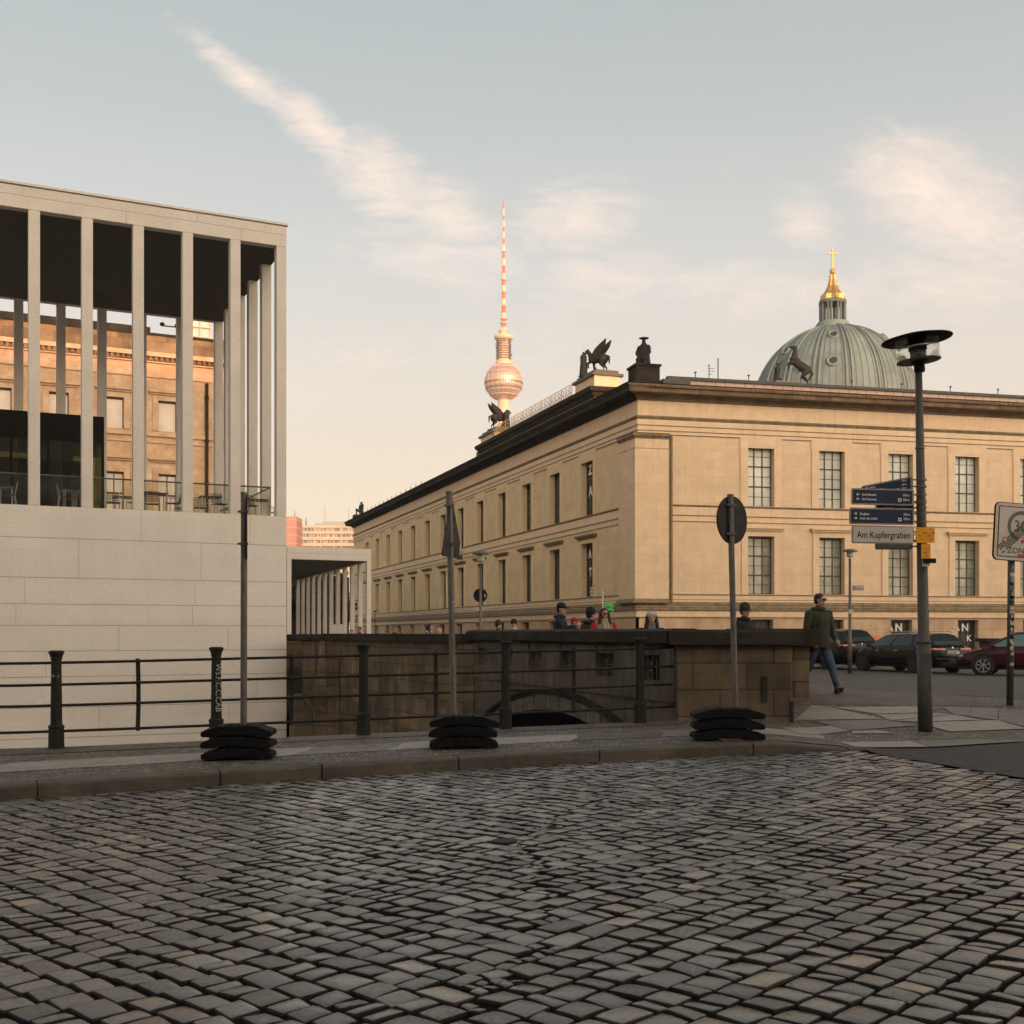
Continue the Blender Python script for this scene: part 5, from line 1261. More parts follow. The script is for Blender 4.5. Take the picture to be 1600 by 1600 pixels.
for u, v, s in ((1288, 590, 1), (1383, 587, 1), (1290, 544, .85), (1364, 541, .85), (1222, 560, .8), (1412, 590, .7), (1232, 596, .7)):
    dx_ = (u-1304)*k_; z = zat(v, DY); rr = dr(z)
    if abs(dx_) >= rr*.97: dx_ = math.copysign(rr*.95, dx_)
    a = math.asin(dx_/rr); st_ = 2*pi/NR; a = round((a-pi/2-.1)/st_)*st_+.1+pi/2; n = Vector((sin(a), -cos(a), .25+.6*(z-zE)/Rb)).normalized(); c = Vector((DX+rr*sin(a), DY-rr*cos(a), z))
    mb = MB(); mb.lathe([(1.45*s, -.6), (1.45*s, .35), (1.25*s, .55), (.95*s, .45), (.9*s, .2)], c, 20, axis=n); w_ = mb.build('oculus', 'copper_rib', dome, smooth=False)
    mb = MB(); mb.lathe([(.9*s, .1), (.9*s, .24), (.02, .26)], c, 16, axis=n); mb.build('pane', 'darkpane', w_)
# lantern
zl0, zl1 = zat(513, DY), zat(470, DY); LX = xat(1301, DY)
mb = MB(); mb.lathe([(4.3, zl0-.5), (4.4, zl0+.2), (3.9, zl0+.9), (3.7, zl0+1.3), (3.3, zl0+1.35)], (LX, DY, 0), 24); mb.build('lantern_base', 'copper_rib', dome)
mb = MB()
for i in range(8):
    a = 2*pi*(i+.35)/8
    for q in (-.13, .13): mb.tube([(LX+2.95*cos(a+q), DY+2.95*sin(a+q), zl0+1), (LX+2.95*cos(a+q), DY+2.95*sin(a+q), zl1)], .28, 6)
    mb.tube([(LX+2.2*cos(a), DY+2.2*sin(a), zl0+1), (LX+2.2*cos(a), DY+2.2*sin(a), zl1)], .22, 6)
mb.lathe([(3.3, zl1-.9), (3.3, zl1-.2), (2.2, zl1-.2), (2.2, zl1-.9)], (LX, DY, 0), 16); mb.build('lantern', 'copper_dark', dome)
mb = MB(); zs = [(470, 20), (462, 19), (461, 16), (455, 12), (447, 8), (438, 6), (430, 5.2), (429, 3)]
rings = []
for v, w in zs:
    R = w*k_; rings.append([(LX+R*(1 if k % 2 == 0 else .82)*cos(2*pi*k/16), DY+R*(1 if k % 2 == 0 else .82)*sin(2*pi*k/16), zat(v, DY)) for k in range(16)])
mb.loft(rings); mb.build('spire', 'gilt', dome)
mb = MB(); mb.tube([(LX, DY, zat(430, DY)), (LX, DY, zat(419, DY))], .25, 6); mb.ell((LX, DY, zat(424, DY)), (.75, .75, .75), 12)
w = .20; mb.box(LX-w, LX+w, DY-w, DY+w, zat(419, DY), zat(388.5, DY)); zc2 = zat(396.5, DY); mb.box(LX-1.1, LX-w, DY-w*.9, DY+w*.9, zc2-w, zc2+w); mb.box(LX+w, LX+1.1, DY-w*.9, DY+w*.9, zc2-w, zc2+w)
mb.build('cross', 'gilt_dull', dome)
mb = MB(); mb.lathe([(Ra*1.03, 1), (Ra*1.03, zat(700, DY)), (Ra*.9, zat(700, DY))], (DX, DY, 0), 40); mb.build('drum', 'sand_plain', dome)

# television tower
TY = 977.0; TX = xat(787, TY); kt = TY/F
tv = thing('television_tower', 'tall television tower with glinting steel sphere and red-white mast', 'tower', (TX, TY, .2))
mb = MB(); mb.lathe([(16, .2), (9, 20), (7.4, 60), (4.9, zat(700, TY)), (4.3, zat(650, TY)), (4.6, zat(646, TY)), (5.5, zat(645.5, TY)), (5.5, zat(642, TY)), (5.0, zat(641, TY)), (4.9, zat(620, TY))], (TX, TY, 0), 32); mb.build('shaft', 'tower_white', tv, smooth=False)
zb = zat(597, TY); RB = 16.2
# faceted sphere
mb = MB(); rings = []; ns, nr_ = 40, 18
for i in range(1, nr_):
    a = pi*i/nr_-pi/2; rings.append([(TX+RB*cos(a)*cos(2*pi*k/ns), TY+RB*cos(a)*sin(2*pi*k/ns), zb+RB*sin(a)) for k in range(ns)])
mb.loft(rings); mb.build('sphere', 'steel_ball', tv)
mb = MB()
for z0, z1 in ((zat(601.5, TY), zat(598, TY)), (zat(609, TY), zat(605.5, TY))):
    for k in range(60):
        a = 2*pi*k/60; rr = sqrt(RB*RB-((z0+z1)/2-zb)**2)+.05; c = Vector((TX+rr*cos(a), TY+rr*sin(a), 0)); t_ = Vector((-sin(a), cos(a), 0))*.5; o_ = Vector((cos(a), sin(a), 0))*.22
        mb.hexa([tuple(c-t_-o_+Vector((0, 0, z0))), tuple(c+t_-o_+Vector((0, 0, z0))), tuple(c+t_+o_+Vector((0, 0, z0))), tuple(c-t_+o_+Vector((0, 0, z0)))]+[tuple(c-t_-o_+Vector((0, 0, z1))), tuple(c+t_-o_+Vector((0, 0, z1))), tuple(c+t_+o_+Vector((0, 0, z1))), tuple(c-t_+o_+Vector((0, 0, z1)))])
mb.build('window_band', 'tower_dark', tv)
mb = MB()
for k in range(20):
    a = 2*pi*k/20; mb.tube([(TX+(RB+.12)*cos(b)*cos(a), TY+(RB+.12)*cos(b)*sin(a), zb+(RB+.12)*sin(b)) for b in [pi*(j/12-.5)*.96 for j in range(13)]], .16, 4)
for v in (575, 583, 591, 596.5, 603.5, 611, 618): z = zat(v, TY); rr = sqrt(max(1, RB*RB-(z-zb)**2))+.1; mb.lathe([(rr-.3, z-.22), (rr+.12, z-.22), (rr+.12, z+.22), (rr-.3, z+.22)], (TX, TY, 0), 40, cap=False)
mb.build('sphere_grid', 'tower_white', tv)
mb = MB(); mb.lathe([(6.2, zat(572, TY)), (7.0, zat(566, TY)), (6.0, zat(564, TY)), (4.6, zat(560, TY)), (4.6, zat(532, TY)), (7.4, zat(530.5, TY)), (8.3, zat(528, TY)), (8.3, zat(525.5, TY)), (6.4, zat(524, TY)), (3.4, zat(523, TY)), (3.2, zat(519, TY)), (4.4, zat(518.2, TY)), (4.4, zat(516, TY)), (2.8, zat(515, TY)), (2.6, zat(512, TY))], (TX, TY, 0), 28); mb.build('aerial_stage', 'tower_white', tv)
mb = MB()
for i in range(8): z = zat(560-3.7*i, TY); mb.lathe([(4.6, z-.25), (6.3, z-.25), (6.3, z+.12), (4.6, z+.12)], (TX, TY, 0), 24, cap=False)
for k in range(14): a = 2*pi*k/14; mb.tube([(TX+6.3*cos(a), TY+6.3*sin(a), zat(563, TY)), (TX+6.3*cos(a), TY+6.3*sin(a), zat(531, TY))], .17, 4)
for k in range(9):
    a = 2*pi*k/9; mb.tube([(TX+6.9*cos(a), TY+6.9*sin(a), zat(556-3*k, TY)), (TX+6.9*cos(a), TY+6.9*sin(a), zat(552-3*k, TY))], .5, 6)
mb.build('gallery', 'tower_dark', tv)
bands = [326, 337, 344, 355, 362, 373, 382, 393, 404, 415, 427, 437, 446, 456, 467, 477, 489, 498, 512]; vs = [315]+bands
mb = MB()
for i, (v0, v1) in enumerate(zip(vs, vs[1:])):
    mb.cur = i % 2; w0 = (1.15+3.0*((v0-315)/197)**1.1)*kt*.9; w1 = (1.15+3.0*((v1-315)/197)**1.1)*kt*.9
    mb.lathe([(w1, zat(v1, TY)), (w0, zat(v0, TY))], (TX, TY, 0), 14, cap=False)
mb.build('mast', ['tower_red', 'tower_white'], tv)
mb = MB()
for v, r in ((393, 1.9), (437, 2.4), (498, 3.0), (505, 3.0)): mb.lathe([(.5, zat(v+.6, TY)), (r, zat(v+.6, TY)), (r, zat(v-.6, TY)), (.5, zat(v-.6, TY))], (TX, TY, 0), 14)
mb.build('mast_collar', 'tower_white', tv)

# flats far behind the low colonnade
FY = 520.0; fl = thing('apartment_block', 'pale beige slab of flats with rows of balconies in the distance', 'apartment block', (xat(510, FY), FY, .2))
xa, xb = xat(465.5, FY), xat(600, FY)
mb = MB(); mb.box(xa, xb, FY, FY+14, .2, zat(821, FY)); mb.build('wall', 'flat_beige', fl)
mb = MB(); mb.box(xat(470, FY), xb-.5, FY-.06, FY-.02, zat(860, FY), zat(824.5, FY)); mb.build('window_row', 'flat_glass', fl)
mb = MB()
for v in (831, 840.5, 850, 859.5): mb.box(xat(470, FY), xb, FY-.5, FY-.07, zat(v+3.2, FY), zat(v-1.4, FY))
for u in (491, 501, 522, 533): mb.box(xat(u, FY)-.18, xat(u, FY)+.18, FY-.6, FY-.07, zat(860, FY), zat(824.5, FY))
rr = random.Random(3)
for v in (828, 837.5, 847):
    for u in range(471, 600, 3):
        if rr.random() < .62: mb.box(xat(u, FY), xat(u+rr.uniform(.8, 2.2), FY), FY-.2, FY-.07, zat(v+2.2, FY), zat(v-2.4, FY))
mb.build('balcony', 'flat_beige', fl)
mb = MB()
for u, v in ((476, 806), (475, 812)): mb.tube([(xat(u, FY), FY+5, zat(821, FY)), (xat(u-.8, FY), FY+5, zat(v, FY))], .15, 4)
mb.build('aerial', 'flat_glass', fl)
RY = 440.0; rd = thing('apartment_block', 'narrow red-tiled tower block between the gallery and the pale flats', 'apartment block', (xat(455, RY), RY, .2))
mb = MB(); mb.box(xat(425, RY), xat(463.5, RY), RY, RY+12, .2, zat(807, RY)); mb.build('wall', 'flat_red', rd)
mb = MB(); mb.tube([(xat(457.5, RY), RY+4, zat(807, RY)), (xat(457.5, RY), RY+4, zat(796.5, RY))], .13, 4); mb.tube([(xat(456, RY), RY+4, zat(803, RY)), (xat(459, RY), RY+4, zat(803, RY))], .1, 4); mb.build('aerial', 'flat_glass', rd)
BY = 1250.0; bt = thing('tower_block', 'faint grey-blue high-rise roof with two masts above the pale flats', 'tower block', (xat(515, BY), BY, .2))
mb = MB(); mb.box(xat(492, BY), xat(546, BY), BY, BY+30, .2, zat(817.5, BY)); mb.box(xat(503, BY), xat(540, BY), BY+3, BY+25, .2, zat(814.5, BY)); mb.build('wall', 'far_blue', bt)
mb = MB(); mb.tube([(xat(505.5, BY), BY+9, zat(816, BY)), (xat(505.5, BY), BY+9, zat(789, BY))], .38, 5); mb.tube([(xat(543, BY), BY+9, zat(818, BY)), (xat(543, BY), BY+9, zat(791, BY))], .38, 5); mb.build('mast', 'far_blue', bt)
# aerials on the museum roof
an = thing('roof_aerial', 'thin comb aerial on the museum roof left of the dome', 'aerial', at(1108, 598, 90), 0)
Y = 90.0; mb = MB(); mb.tube([(xat(1108, Y), Y, 16), (xat(1108, Y), Y, zat(569, Y))], .035, 5)
for v, a, b in ((571, -3, 1), (576, -2, 8), (580, -2, 9), (585, -2, 4)): mb.tube([(xat(1108+a, Y), Y, zat(v, Y)), (xat(1108+b, Y), Y, zat(v, Y))], .022, 4)
mb.build('rods', 'roofing', an)
an = thing('roof_mast', 'plain thin mast on the museum roof right of the comb aerial', 'mast', at(1122, 598, 90), 0)
mb = MB(); mb.tube([(xat(1122, Y), Y, 16), (xat(1122, Y), Y, zat(559.5, Y))], .05, 6); mb.build('pole', 'roofing', an)
# ------------------------------------------------------------------ street things
# three traffic signs on stacked rubber feet, seen from behind or edge on
def foot_block(par, x, y, z, ang, L_, k):
    """one recycled-rubber foot plate: sloping ends, grip recess, side notches"""
    mb = MB(); h = .126; hw_ = .21; ca, sa = cos(ang), sin(ang)
    P = lambda X, Y, Z: (x+X*ca-Y*sa, y+X*sa+Y*ca, z+Z)
    half = L_/2; prof = [(-half, .018), (-half+.006, .062), (-half*.52, h), (half*.52, h), (half-.006, .062), (half, .018), (half-.02, 0), (half*.6, .0), (half*.52, .02), (-half*.52, .02), (-half*.6, .0), (-half+.02, 0)]
    rings = [[P(X, Y, Z) for X, Z in (prof if Y < 0 else prof)] for Y in (-hw_, hw_)]
    mb.loft(rings)
    # raised rim and recessed panel on the sloping ends
    for s in (-1, 1):
        for (a, b) in ((.60, .62), (.90, .92)):
            X0, X1 = s*half*a, s*half*b; zz = lambda X: .055+(h-.055)*(half-abs(X))/(half*.48)+.002
            mb.hexa([P(X0, -hw_+.03, zz(X0)-.01), P(X1, -hw_+.03, zz(X1)-.01), P(X1, hw_-.03, zz(X1)-.01), P(X0, hw_-.03, zz(X0)-.01), P(X0, -hw_+.03, zz(X0)+.008), P(X1, -hw_+.03, zz(X1)+.008), P(X1, hw_-.03, zz(X1)+.008), P(X0, hw_-.03, zz(X0)+.008)])
    mb.hexa([P(-.10, -hw_-.012, .035), P(.10, -hw_-.012, .035), P(.10, -hw_+.02, .035), P(-.10, -hw_+.02, .035), P(-.075, -hw_-.012, h-.01), P(.075, -hw_-.012, h-.01), P(.075, -hw_+.02, h+.012), P(-.075, -hw_+.02, h+.012)])
    for X in (-.13, .09): mb.hexa([P(X, -.12, h-.002), P(X+.04, -.12, h-.002), P(X+.04, .12, h-.002), P(X, .12, h-.002), P(X, -.12, h+.012), P(X+.04, -.12, h+.012), P(X+.04, .12, h+.012), P(X, .12, h+.012)])
    return mb.build('foot_plate', 'rubber', par, bevel=.003)
def sign_foot(label, u, v, L_, ang, u_post):
    X, Y, Z = gp(u, v); Y += .21; Z = Gs(X, Y)
    t = thing('sign_foot', label, 'sign base', (X, Y, Z), 0, 'black rubber feet of the traffic signs')
    for k in range(3): foot_block(t, X, Y, Z+.012+k*.128, ang+(.03, -.02, .015)[k], L_, k)
    return X, Y, Z
def post_at(par, X0, Y0, z0, X1, z1, r=.038, m='galv'):
    mb = MB(); mb.tube([(X0, Y0, z0), (X1, Y0, z1)], r, 12); mb.lathe([(r+.004, 0), (r+.004, .03), (.01, .035)], (X1, Y0, z1-.002), 12); return mb.build('post', m, par, smooth=False)
def plate_poly(par, pts, th, m, name, M4):
    mb = MB(); n = len(pts); vs = [M4 @ Vector((a, b, 0)) for a, b in pts]+[M4 @ Vector((a, b, th)) for a, b in pts]
    mb.add([tuple(v) for v in vs], [tuple(range(n-1, -1, -1)), tuple(range(n, 2*n))]+[(i, (i+1) % n, n+(i+1) % n, n+i) for i in range(n)]); return mb.build(name, m, par)
def roundpoly(pts, r, k=5):
    out = []; n = len(pts)
    for i in range(n):
        p = Vector(pts[i]+(0,)); a = (Vector(pts[i-1]+(0,))-p).normalized(); b = (Vector(pts[(i+1) % n]+(0,))-p).normalized()
        for j in range(k+1):
            t = j/k; q = (p+a*r)*(1-t)**2+p*2*t*(1-t)+(p+b*r)*t*t; out.append((q.x, q.y))
    return out
circ = lambda r, n=40: [(r*cos(2*pi*i/n), r*sin(2*pi*i/n)) for i in range(n)]
tri = lambda s: roundpoly([(-s/2, -s*.2887), (s/2, -s*.2887), (0, s*.5774)], .06)
def clamp_(par, X, Y, z):
    mb = MB(); mb.lathe([(.040, -.015), (.047, -.015), (.047, .015), (.040, .015)], (X, Y, z), 12); mb.box(X-.06, X+.06, Y-.055, Y-.035, z-.012, z+.012); mb.build('clamp', 'galv', par)
# left: edge-on triangle
X, Y, Z = sign_foot('three black rubber plates stacked under the leftmost, edge-on sign', 367, 1189, .80, .05, 380)
s1 = thing('traffic_sign', 'tall post with a black triangular sign seen exactly edge-on, leftmost of three', 'traffic sign', (xat(380, Y), Y, Z+.37))
xp = xat(380, Y-.02); post_at(s1, xp-.0, Y, Z+.37, xat(381.5, Y), zat(773, Y))
ed = Vector((xp, Y, 0)).normalized(); M4 = facing((xat(381.5, Y)+.022, Y, zat(838, Y)), ed); plate_poly(s1, tri(.90), .014, 'signback', 'sign_plate', M4)
for v in (800, 850): clamp_(s1, xat(381, Y), Y, zat(v, Y))
# middle: triangle strongly turned
X, Y, Z = sign_foot('three black rubber plates stacked under the leaning middle sign', 723, 1171, .83, .04, 709)
s2 = thing('traffic_sign', 'leaning post with the grey back of a triangular sign, middle of three', 'traffic sign', (xat(709, Y), Y, Z+.37))
xb_, xt_ = xat(709, Y), xat(701.5, Y); post_at(s2, xb_, Y, Z+.37, xt_, zat(771, Y)); xm = xb_+(xt_-xb_)*.82
vd = Vector((xm, Y, 0)).normalized(); side = Vector((vd.y, -vd.x, 0)); ax = (vd*cos(radians(17))+side*sin(radians(17))).normalized()
M4 = facing((xm+.02, Y+.045, zat(838, Y)), ax, (-.02, 0, 1)); plate_poly(s2, tri(.90), .010, 'signback', 'sign_plate', M4)
plate_poly(s2, [(-.03, -.09), (.01, -.08), (.03, .03), (-.01, .07), (-.035, 0)], .003, 'signwhite', 'sticker', M4 @ Matrix.Translation((.33, -.12, .011)))
for v in (790, 850): clamp_(s2, xb_+(xt_-xb_)*((1118-v)/348), Y, zat(v, Y))
for du in (-5, 4): mb = MB(); mb.ell((xat(704+du, Y), Y-.03, zat(940.5, Y)), (.012, .012, .012), 8); mb.build('rivet', 'signwhite', s2)
# right: turned disc
X, Y, Z = sign_foot('three black rubber plates stacked under the round sign before the pier', 1141, 1158, .88, -.03, 1148)
s3 = thing('traffic_sign', 'grey back of a round sign on its post in front of the museum corner', 'traffic sign', (xat(1148, Y), Y, Z+.37))
xb_, xt_ = xat(1149, Y), xat(1141, Y); post_at(s3, xb_, Y, Z+.37, xt_, zat(776, Y))
xm = xat(1142.5, Y); vd = Vector((xm, Y, 0)).normalized(); side = Vector((vd.y, -vd.x, 0)); ax = (vd*cos(radians(37))+side*sin(radians(37))).normalized()
M4 = facing((xat(1145, Y), Y+.055, zat(812, Y)), ax); plate_poly(s3, circ(.30), .008, 'signback', 'sign_plate', M4)
mb = MB(); mb.lathe([(.288, -.012), (.302, -.012), (.302, .010), (.288, .010)], (0, 0, 0), 40, cap=False); me_ = [tuple(M4 @ Vector(v)) for v in mb.v]; mb.v = me_; mb.build('rim', 'signback', s3)
plate_poly(s3, [(-.04, .04), (.03, .06), (.035, -.03), (.02, -.075), (.0, -.03), (-.03, -.01)], .003, 'signwhite', 'sticker', M4 @ Matrix.Translation((.16, .0, -.004)))
plate_poly(s3, [(-.02, .02), (.02, .03), (.01, -.02), (-.02, -.01)], .003, 'sticker_red', 'sticker', M4 @ Matrix.Translation((.15, .02, -.006)))
for v in (790, 835): clamp_(s3, xat(1142, Y), Y, zat(v, Y))

# ------------------------------------------------------------------ street lamp with finger boards
X, Y, Z = gp(1446, 1144)
LXb, LYb = X, Y+.1; LZb = Gs(LXb, LYb); sc_ = LYb/F
lamp = thing('street_lamp', 'grey street lamp with wide flat disc hood, carrying street signs', 'street lamp', (LXb, LYb, LZb))
lx = lambda v: xat(1446-11*(1143-v)/578, LYb)
mb = MB(); mb.tube([(lx(1143), LYb, LZb-.05), (lx(1003), LYb, zat(1003, LYb))], [11.2*sc_, 10.6*sc_], 20); mb.build('pole_base', 'lamp_grey', lamp, smooth=True)
mb = MB(); mb.tube([(lx(1003), LYb, zat(1006, LYb)), (lx(1002), LYb, zat(1001, LYb)), (lx(1000), LYb, zat(999, LYb)), (lx(880), LYb, zat(880, LYb)), (lx(760), LYb, zat(760, LYb)), (lx(570), LYb, zat(570, LYb))], [11.0*sc_, 10.4*sc_, 8.8*sc_, 8.0*sc_, 6.8*sc_, 5.2*sc_], 20); mb.build('pole', 'lamp_grey', lamp, smooth=True)
mb = MB(); mb.box(lx(1050)-.06, lx(1050)+.06, LYb-11.2*sc_, LYb-9*sc_, zat(1080, LYb), zat(1020, LYb)); mb.build('access_door', 'lamp_grey', lamp)
HX = lx(565)-.022; tilt = radians(-5.2); HR = Matrix.Rotation(tilt, 3, 'Y'); H0 = Vector((HX, LYb, zat(531, LYb)))
axh = HR @ Vector((0, 0, 1))
def hl(prof, name, m, smooth=True): mb = MB(); mb.lathe(prof, H0, 40, axis=axh); return mb.build(name, m, lamp, smooth=smooth)
hl([(.02, .09), (.12, .085), (.30, .055), (.478, .010), (.482, 0), (.476, -.008), (.30, .018), (.10, .02)], 'hood', 'lamp_dark')
hl([(.12, -.302), (.296, -.302), (.296, -.298), (.12, -.298)], 'glass_floor', 'lamp_glass')
hl([(.290, -.305), (.300, -.305), (.300, -.293), (.290, -.293)], 'lower_ring', 'galv')
hl([(.05, -.36), (.06, -.345), (.135, -.302), (.135, -.285), (.06, -.27)], 'lower_cone', 'lamp_dark')
hl([(.292, -.30), (.292, .012)], 'glass_cylinder', 'lamp_glass')
hl([(.11, -.284), (.11, -.15), (.05, -.15)], 'lamp_tube', 'galv')
hl([(.125, -.148), (.125, .02), (.05, .03)], 'reflector', 'lamp_dark')
hl([(.065, -.46), (.075, -.44), (.075, -.36), (.05, -.34), (.05, -.25)], 'neck', 'lamp_dark')
def board(label, name, uL, uR, vT, vB, m, yaw=0.0, fr=True, cat='street sign', roll=0.0, depthoff=-.12, text_rows=()):
    """rectangular plate whose right end is clamped to the lamp pole"""
    Yb = LYb+depthoff; w_ = (uR-uL)*Yb/F/cos(yaw); h_ = (vB-vT)*Yb/F; xR = xat(uR, Yb); zC = zat((vT+vB)/2, Yb)
    ax = Vector((cos(yaw)*cos(roll), -sin(yaw), sin(roll))); org = Vector((xR, Yb, zC))-ax*w_-Vector((0, 0, h_/2)); t = thing(name, label, cat, tuple(org))
    M4 = facing(org, ax); rp = roundpoly([(0, 0), (w_, 0), (w_, h_), (0, h_)], .03)
    plate_poly(t, rp, -.03, 'signframe', 'frame', M4)
    b = .022 if m == 'navy' else .016
    plate_poly(t, [(b, b), (w_-b, b), (w_-b, h_-b), (b, h_-b)], .004, m, 'face', M4 @ Matrix.Translation((0, 0, .001)))
    for s, x, y, size, sx_, col_ in text_rows: text(s, size, M4 @ Matrix.Translation((x*w_, y*h_, .006)), 'lettering', col_, t, bold=size*.012, depth=.001, sx=sx_)
    mb = MB()
    for yy in (.25, .75):
        p_ = M4 @ Vector((w_-.02, h_*yy, -.015)); q_ = Vector((lx(800), LYb, p_.z)); mb.tube([tuple(p_), (p_.x+.03, q_.y-.02, p_.z), tuple(q_)], .010, 6)
        mb.lathe([(7.4*sc_, -.014), (8.2*sc_, -.014), (8.2*sc_, .014), (7.4*sc_, .014)], (q_.x, q_.y, p_.z), 16)
    mb.build('bracket', 'galv', t); return t, M4, w_, h_
def arrow(t, M4, x, y, s, L_=.045):
    th = .005; pts = [(0, th), (L_*.62, th), (L_*.42, .018), (L_*.6, .020), (L_, 0), (L_*.6, -.020), (L_*.42, -.018), (L_*.62, -th), (0, -th)]
    if s < 0: pts = [(L_-a, b) for a, b in pts][::-1]
    plate_poly(t, pts, .002, 'letter', 'arrow', M4 @ Matrix.Translation((x, y, .006)))
def icon(t, M4, x, y, s=.045):
    plate_poly(t, [(0, 0), (s, 0), (s, s), (0, s)], .0015, 'letter', 'icon', M4 @ Matrix.Translation((x, y, .006)))
    plate_poly(t, [(s*.15, s*.3), (s*.85, s*.3), (s*.85, s*.5), (s*.6, s*.7), (s*.15, s*.62)], .001, 'navy', 'icon', M4 @ Matrix.Translation((x, y, .0078)))
t, M4, w_, h_ = board('upper blue finger board turned askew, listing distances of 100, 650 and 250 m', 'direction_sign', 1359, 1425.5, 744, 765, 'navy', yaw=radians(34), roll=radians(7), depthoff=-.02,
    text_rows=[('Pei-Bau', .17, .68, .036, .75, 'letter'), ('Hackescher Markt', .17, .42, .036, .72, 'letter'), ('Alte Nationalgalerie', .17, .14, .036, .7, 'letter'), ('100 m', .80, .72, .036, .75, 'letter'), ('650 m', .80, .44, .036, .75, 'letter'), ('250 m', .80, .16, .036, .75, 'letter')])
arrow(t, M4, .07*w_, .76*h_, 1); arrow(t, M4, .07*w_, .5*h_, -1); arrow(t, M4, .07*w_, .22*h_, -1); icon(t, M4, .70*w_, .1*h_, .035)
t, M4, w_, h_ = board('blue finger board to the Bode-Museum and Das Panorama, arrows left', 'direction_sign', 1330.5, 1428, 764.5, 790, 'navy', roll=radians(-1.2), depthoff=-.16,
    text_rows=[('Bode-Museum', .165, .55, .047, .74, 'letter'), ('Das Panorama', .165, .27, .047, .74, 'letter'), ('450 m', .82, .55, .047, .78, 'letter'), ('300 m', .82, .27, .047, .78, 'letter')])
arrow(t, M4, .075*w_, .62*h_, -1); arrow(t, M4, .075*w_, .34*h_, -1); icon(t, M4, .745*w_, .22*h_)
t, M4, w_, h_ = board('blue finger board to Zeughaus and Unter den Linden, arrows right', 'direction_sign', 1327.5, 1428.5, 794.5, 820.5, 'navy', roll=radians(-1.0), depthoff=-.16,
    text_rows=[('Zeughaus', .155, .56, .047, .74, 'letter'), ('Unter den Linden', .155, .29, .047, .74, 'letter'), ('250 m', .83, .56, .047, .78, 'letter'), ('200 m', .83, .29, .047, .78, 'letter')])
arrow(t, M4, .065*w_, .64*h_, 1); arrow(t, M4, .065*w_, .36*h_, 1); icon(t, M4, .75*w_, .22*h_)
t, M4, w_, h_ = board('narrow blue board mostly hidden between the two long finger boards', 'direction_sign', 1364, 1428, 780, 799, 'navy', yaw=radians(-15), depthoff=.10, text_rows=[('Lustgarten', .18, .12, .045, .8, 'letter')])
t, M4, w_, h_ = board('pale street name plate reading Am Kupfergraben in black', 'street_name_sign', 1331.5, 1428, 822.5, 850, 'signwhite', roll=radians(-.9), depthoff=-.16, text_rows=[('Am Kupfergraben', .075, .31, .128, .81, 'ink')])
t, M4, w_, h_ = board('small blank plate half hidden under the street name plate', 'street_name_sign', 1368, 1425, 843, 858.5, 'signwhite', depthoff=.12)
def yplate(label, uL, uR, vT, vB, rows, dz_=0):
    Yb = LYb-.16; x0, x1, z0, z1 = xat(uL, Yb), xat(uR, Yb), zat(vB, Yb), zat(vT, Yb); t = thing('utility_plate', label, 'sign', (x0, Yb, z0)); M4 = facing((x0, Yb, z0), (1, 0, 0))
    plate_poly(t, roundpoly([(0, 0), (x1-x0, 0), (x1-x0, z1-z0), (0, z1-z0)], .02), -.02, 'yellow', 'plate', M4)
    for s, x, y, size in rows: text(s, size, M4 @ Matrix.Translation((x*(x1-x0), y*(z1-z0), .002)), 'lettering', 'ink', t, depth=.001)
    mb = MB(); mb.fbox(Fr((x0, Yb), (1, 0), (0, 1)), .02, x1-x0-.02, .021, .14, .03, .05) if False else mb.box(x0+.03, x1-.03, Yb+.02, LYb-.03, z0+.05, z0+.08); mb.build('bracket', 'galv', t)
yplate('wide orange-yellow double utility plate on the lamp pole', 1432, 1460.5, 824, 848, [('S', .22, .80, .03), ('100', .33, .58, .035), ('4,7', .12, .40, .04), ('24', .24, .16, .035), ('S', .76, .80, .03), ('100', .83, .58, .033), ('4,7', .60, .40, .04), ('24', .74, .16, .035)])
yplate('small orange-yellow utility plate below the wide double one', 1440, 1454, 849.5, 873.5, [('S', .4, .84, .03), ('1', .2, .60, .045), ('30', .55, .60, .035), ('4,8', .2, .38, .04), ('24', .42, .16, .035)])
mb = MB(); mb.box(xat(1436, LYb), xat(1455, LYb), LYb-.19, LYb-.165, zat(881, LYb), zat(873.9, LYb)); mb.build('clamp', 'lamp_dark', lamp)
mb = MB(); xs_, zs_ = lx(882), zat(882, LYb); mb.box(xs_-.05, xs_+.05, LYb-.16, LYb-.135, zat(886, LYb), zat(878, LYb)); mb.build('sticker', 'signwhite', lamp)
mb = MB(); mb.box(xs_-.055, xs_+.05, LYb-.165, LYb-.135, zat(878, LYb), zat(875.5, LYb)); mb.build('sticker', 'sticker_blue', lamp)
ps = thing('parking_sign', 'narrow white sign seen nearly edge-on on the right of the lamp pole', 'sign', (xat(1445, LYb), LYb, zat(745, LYb)))
for v0, v1 in ((674, 699), (699.5, 746)):
    M4 = facing((xat(1441.5, LYb), LYb-.02, zat(v1, LYb)), Vector((.30, .954, 0))); hh = (v1-v0)*sc_; plate_poly(ps, roundpoly([(0, 0), (.28, 0), (.28, hh), (0, hh)], .03), -.012, 'signwhite', 'plate', M4)
    for k in range(int(hh/.09)): text('P 2 Std.', .06, M4 @ Matrix.Translation((.03, .05+k*.09, .002)), 'lettering', 'ink', ps, depth=.001)
mb = MB()
for v in (700,): mb.lathe([(6.3*sc_, -.012), (7.4*sc_, -.012), (7.4*sc_, .012), (6.3*sc_, .012)], (lx(v), LYb, zat(v, LYb)), 16)
mb.build('bracket', 'galv', ps)

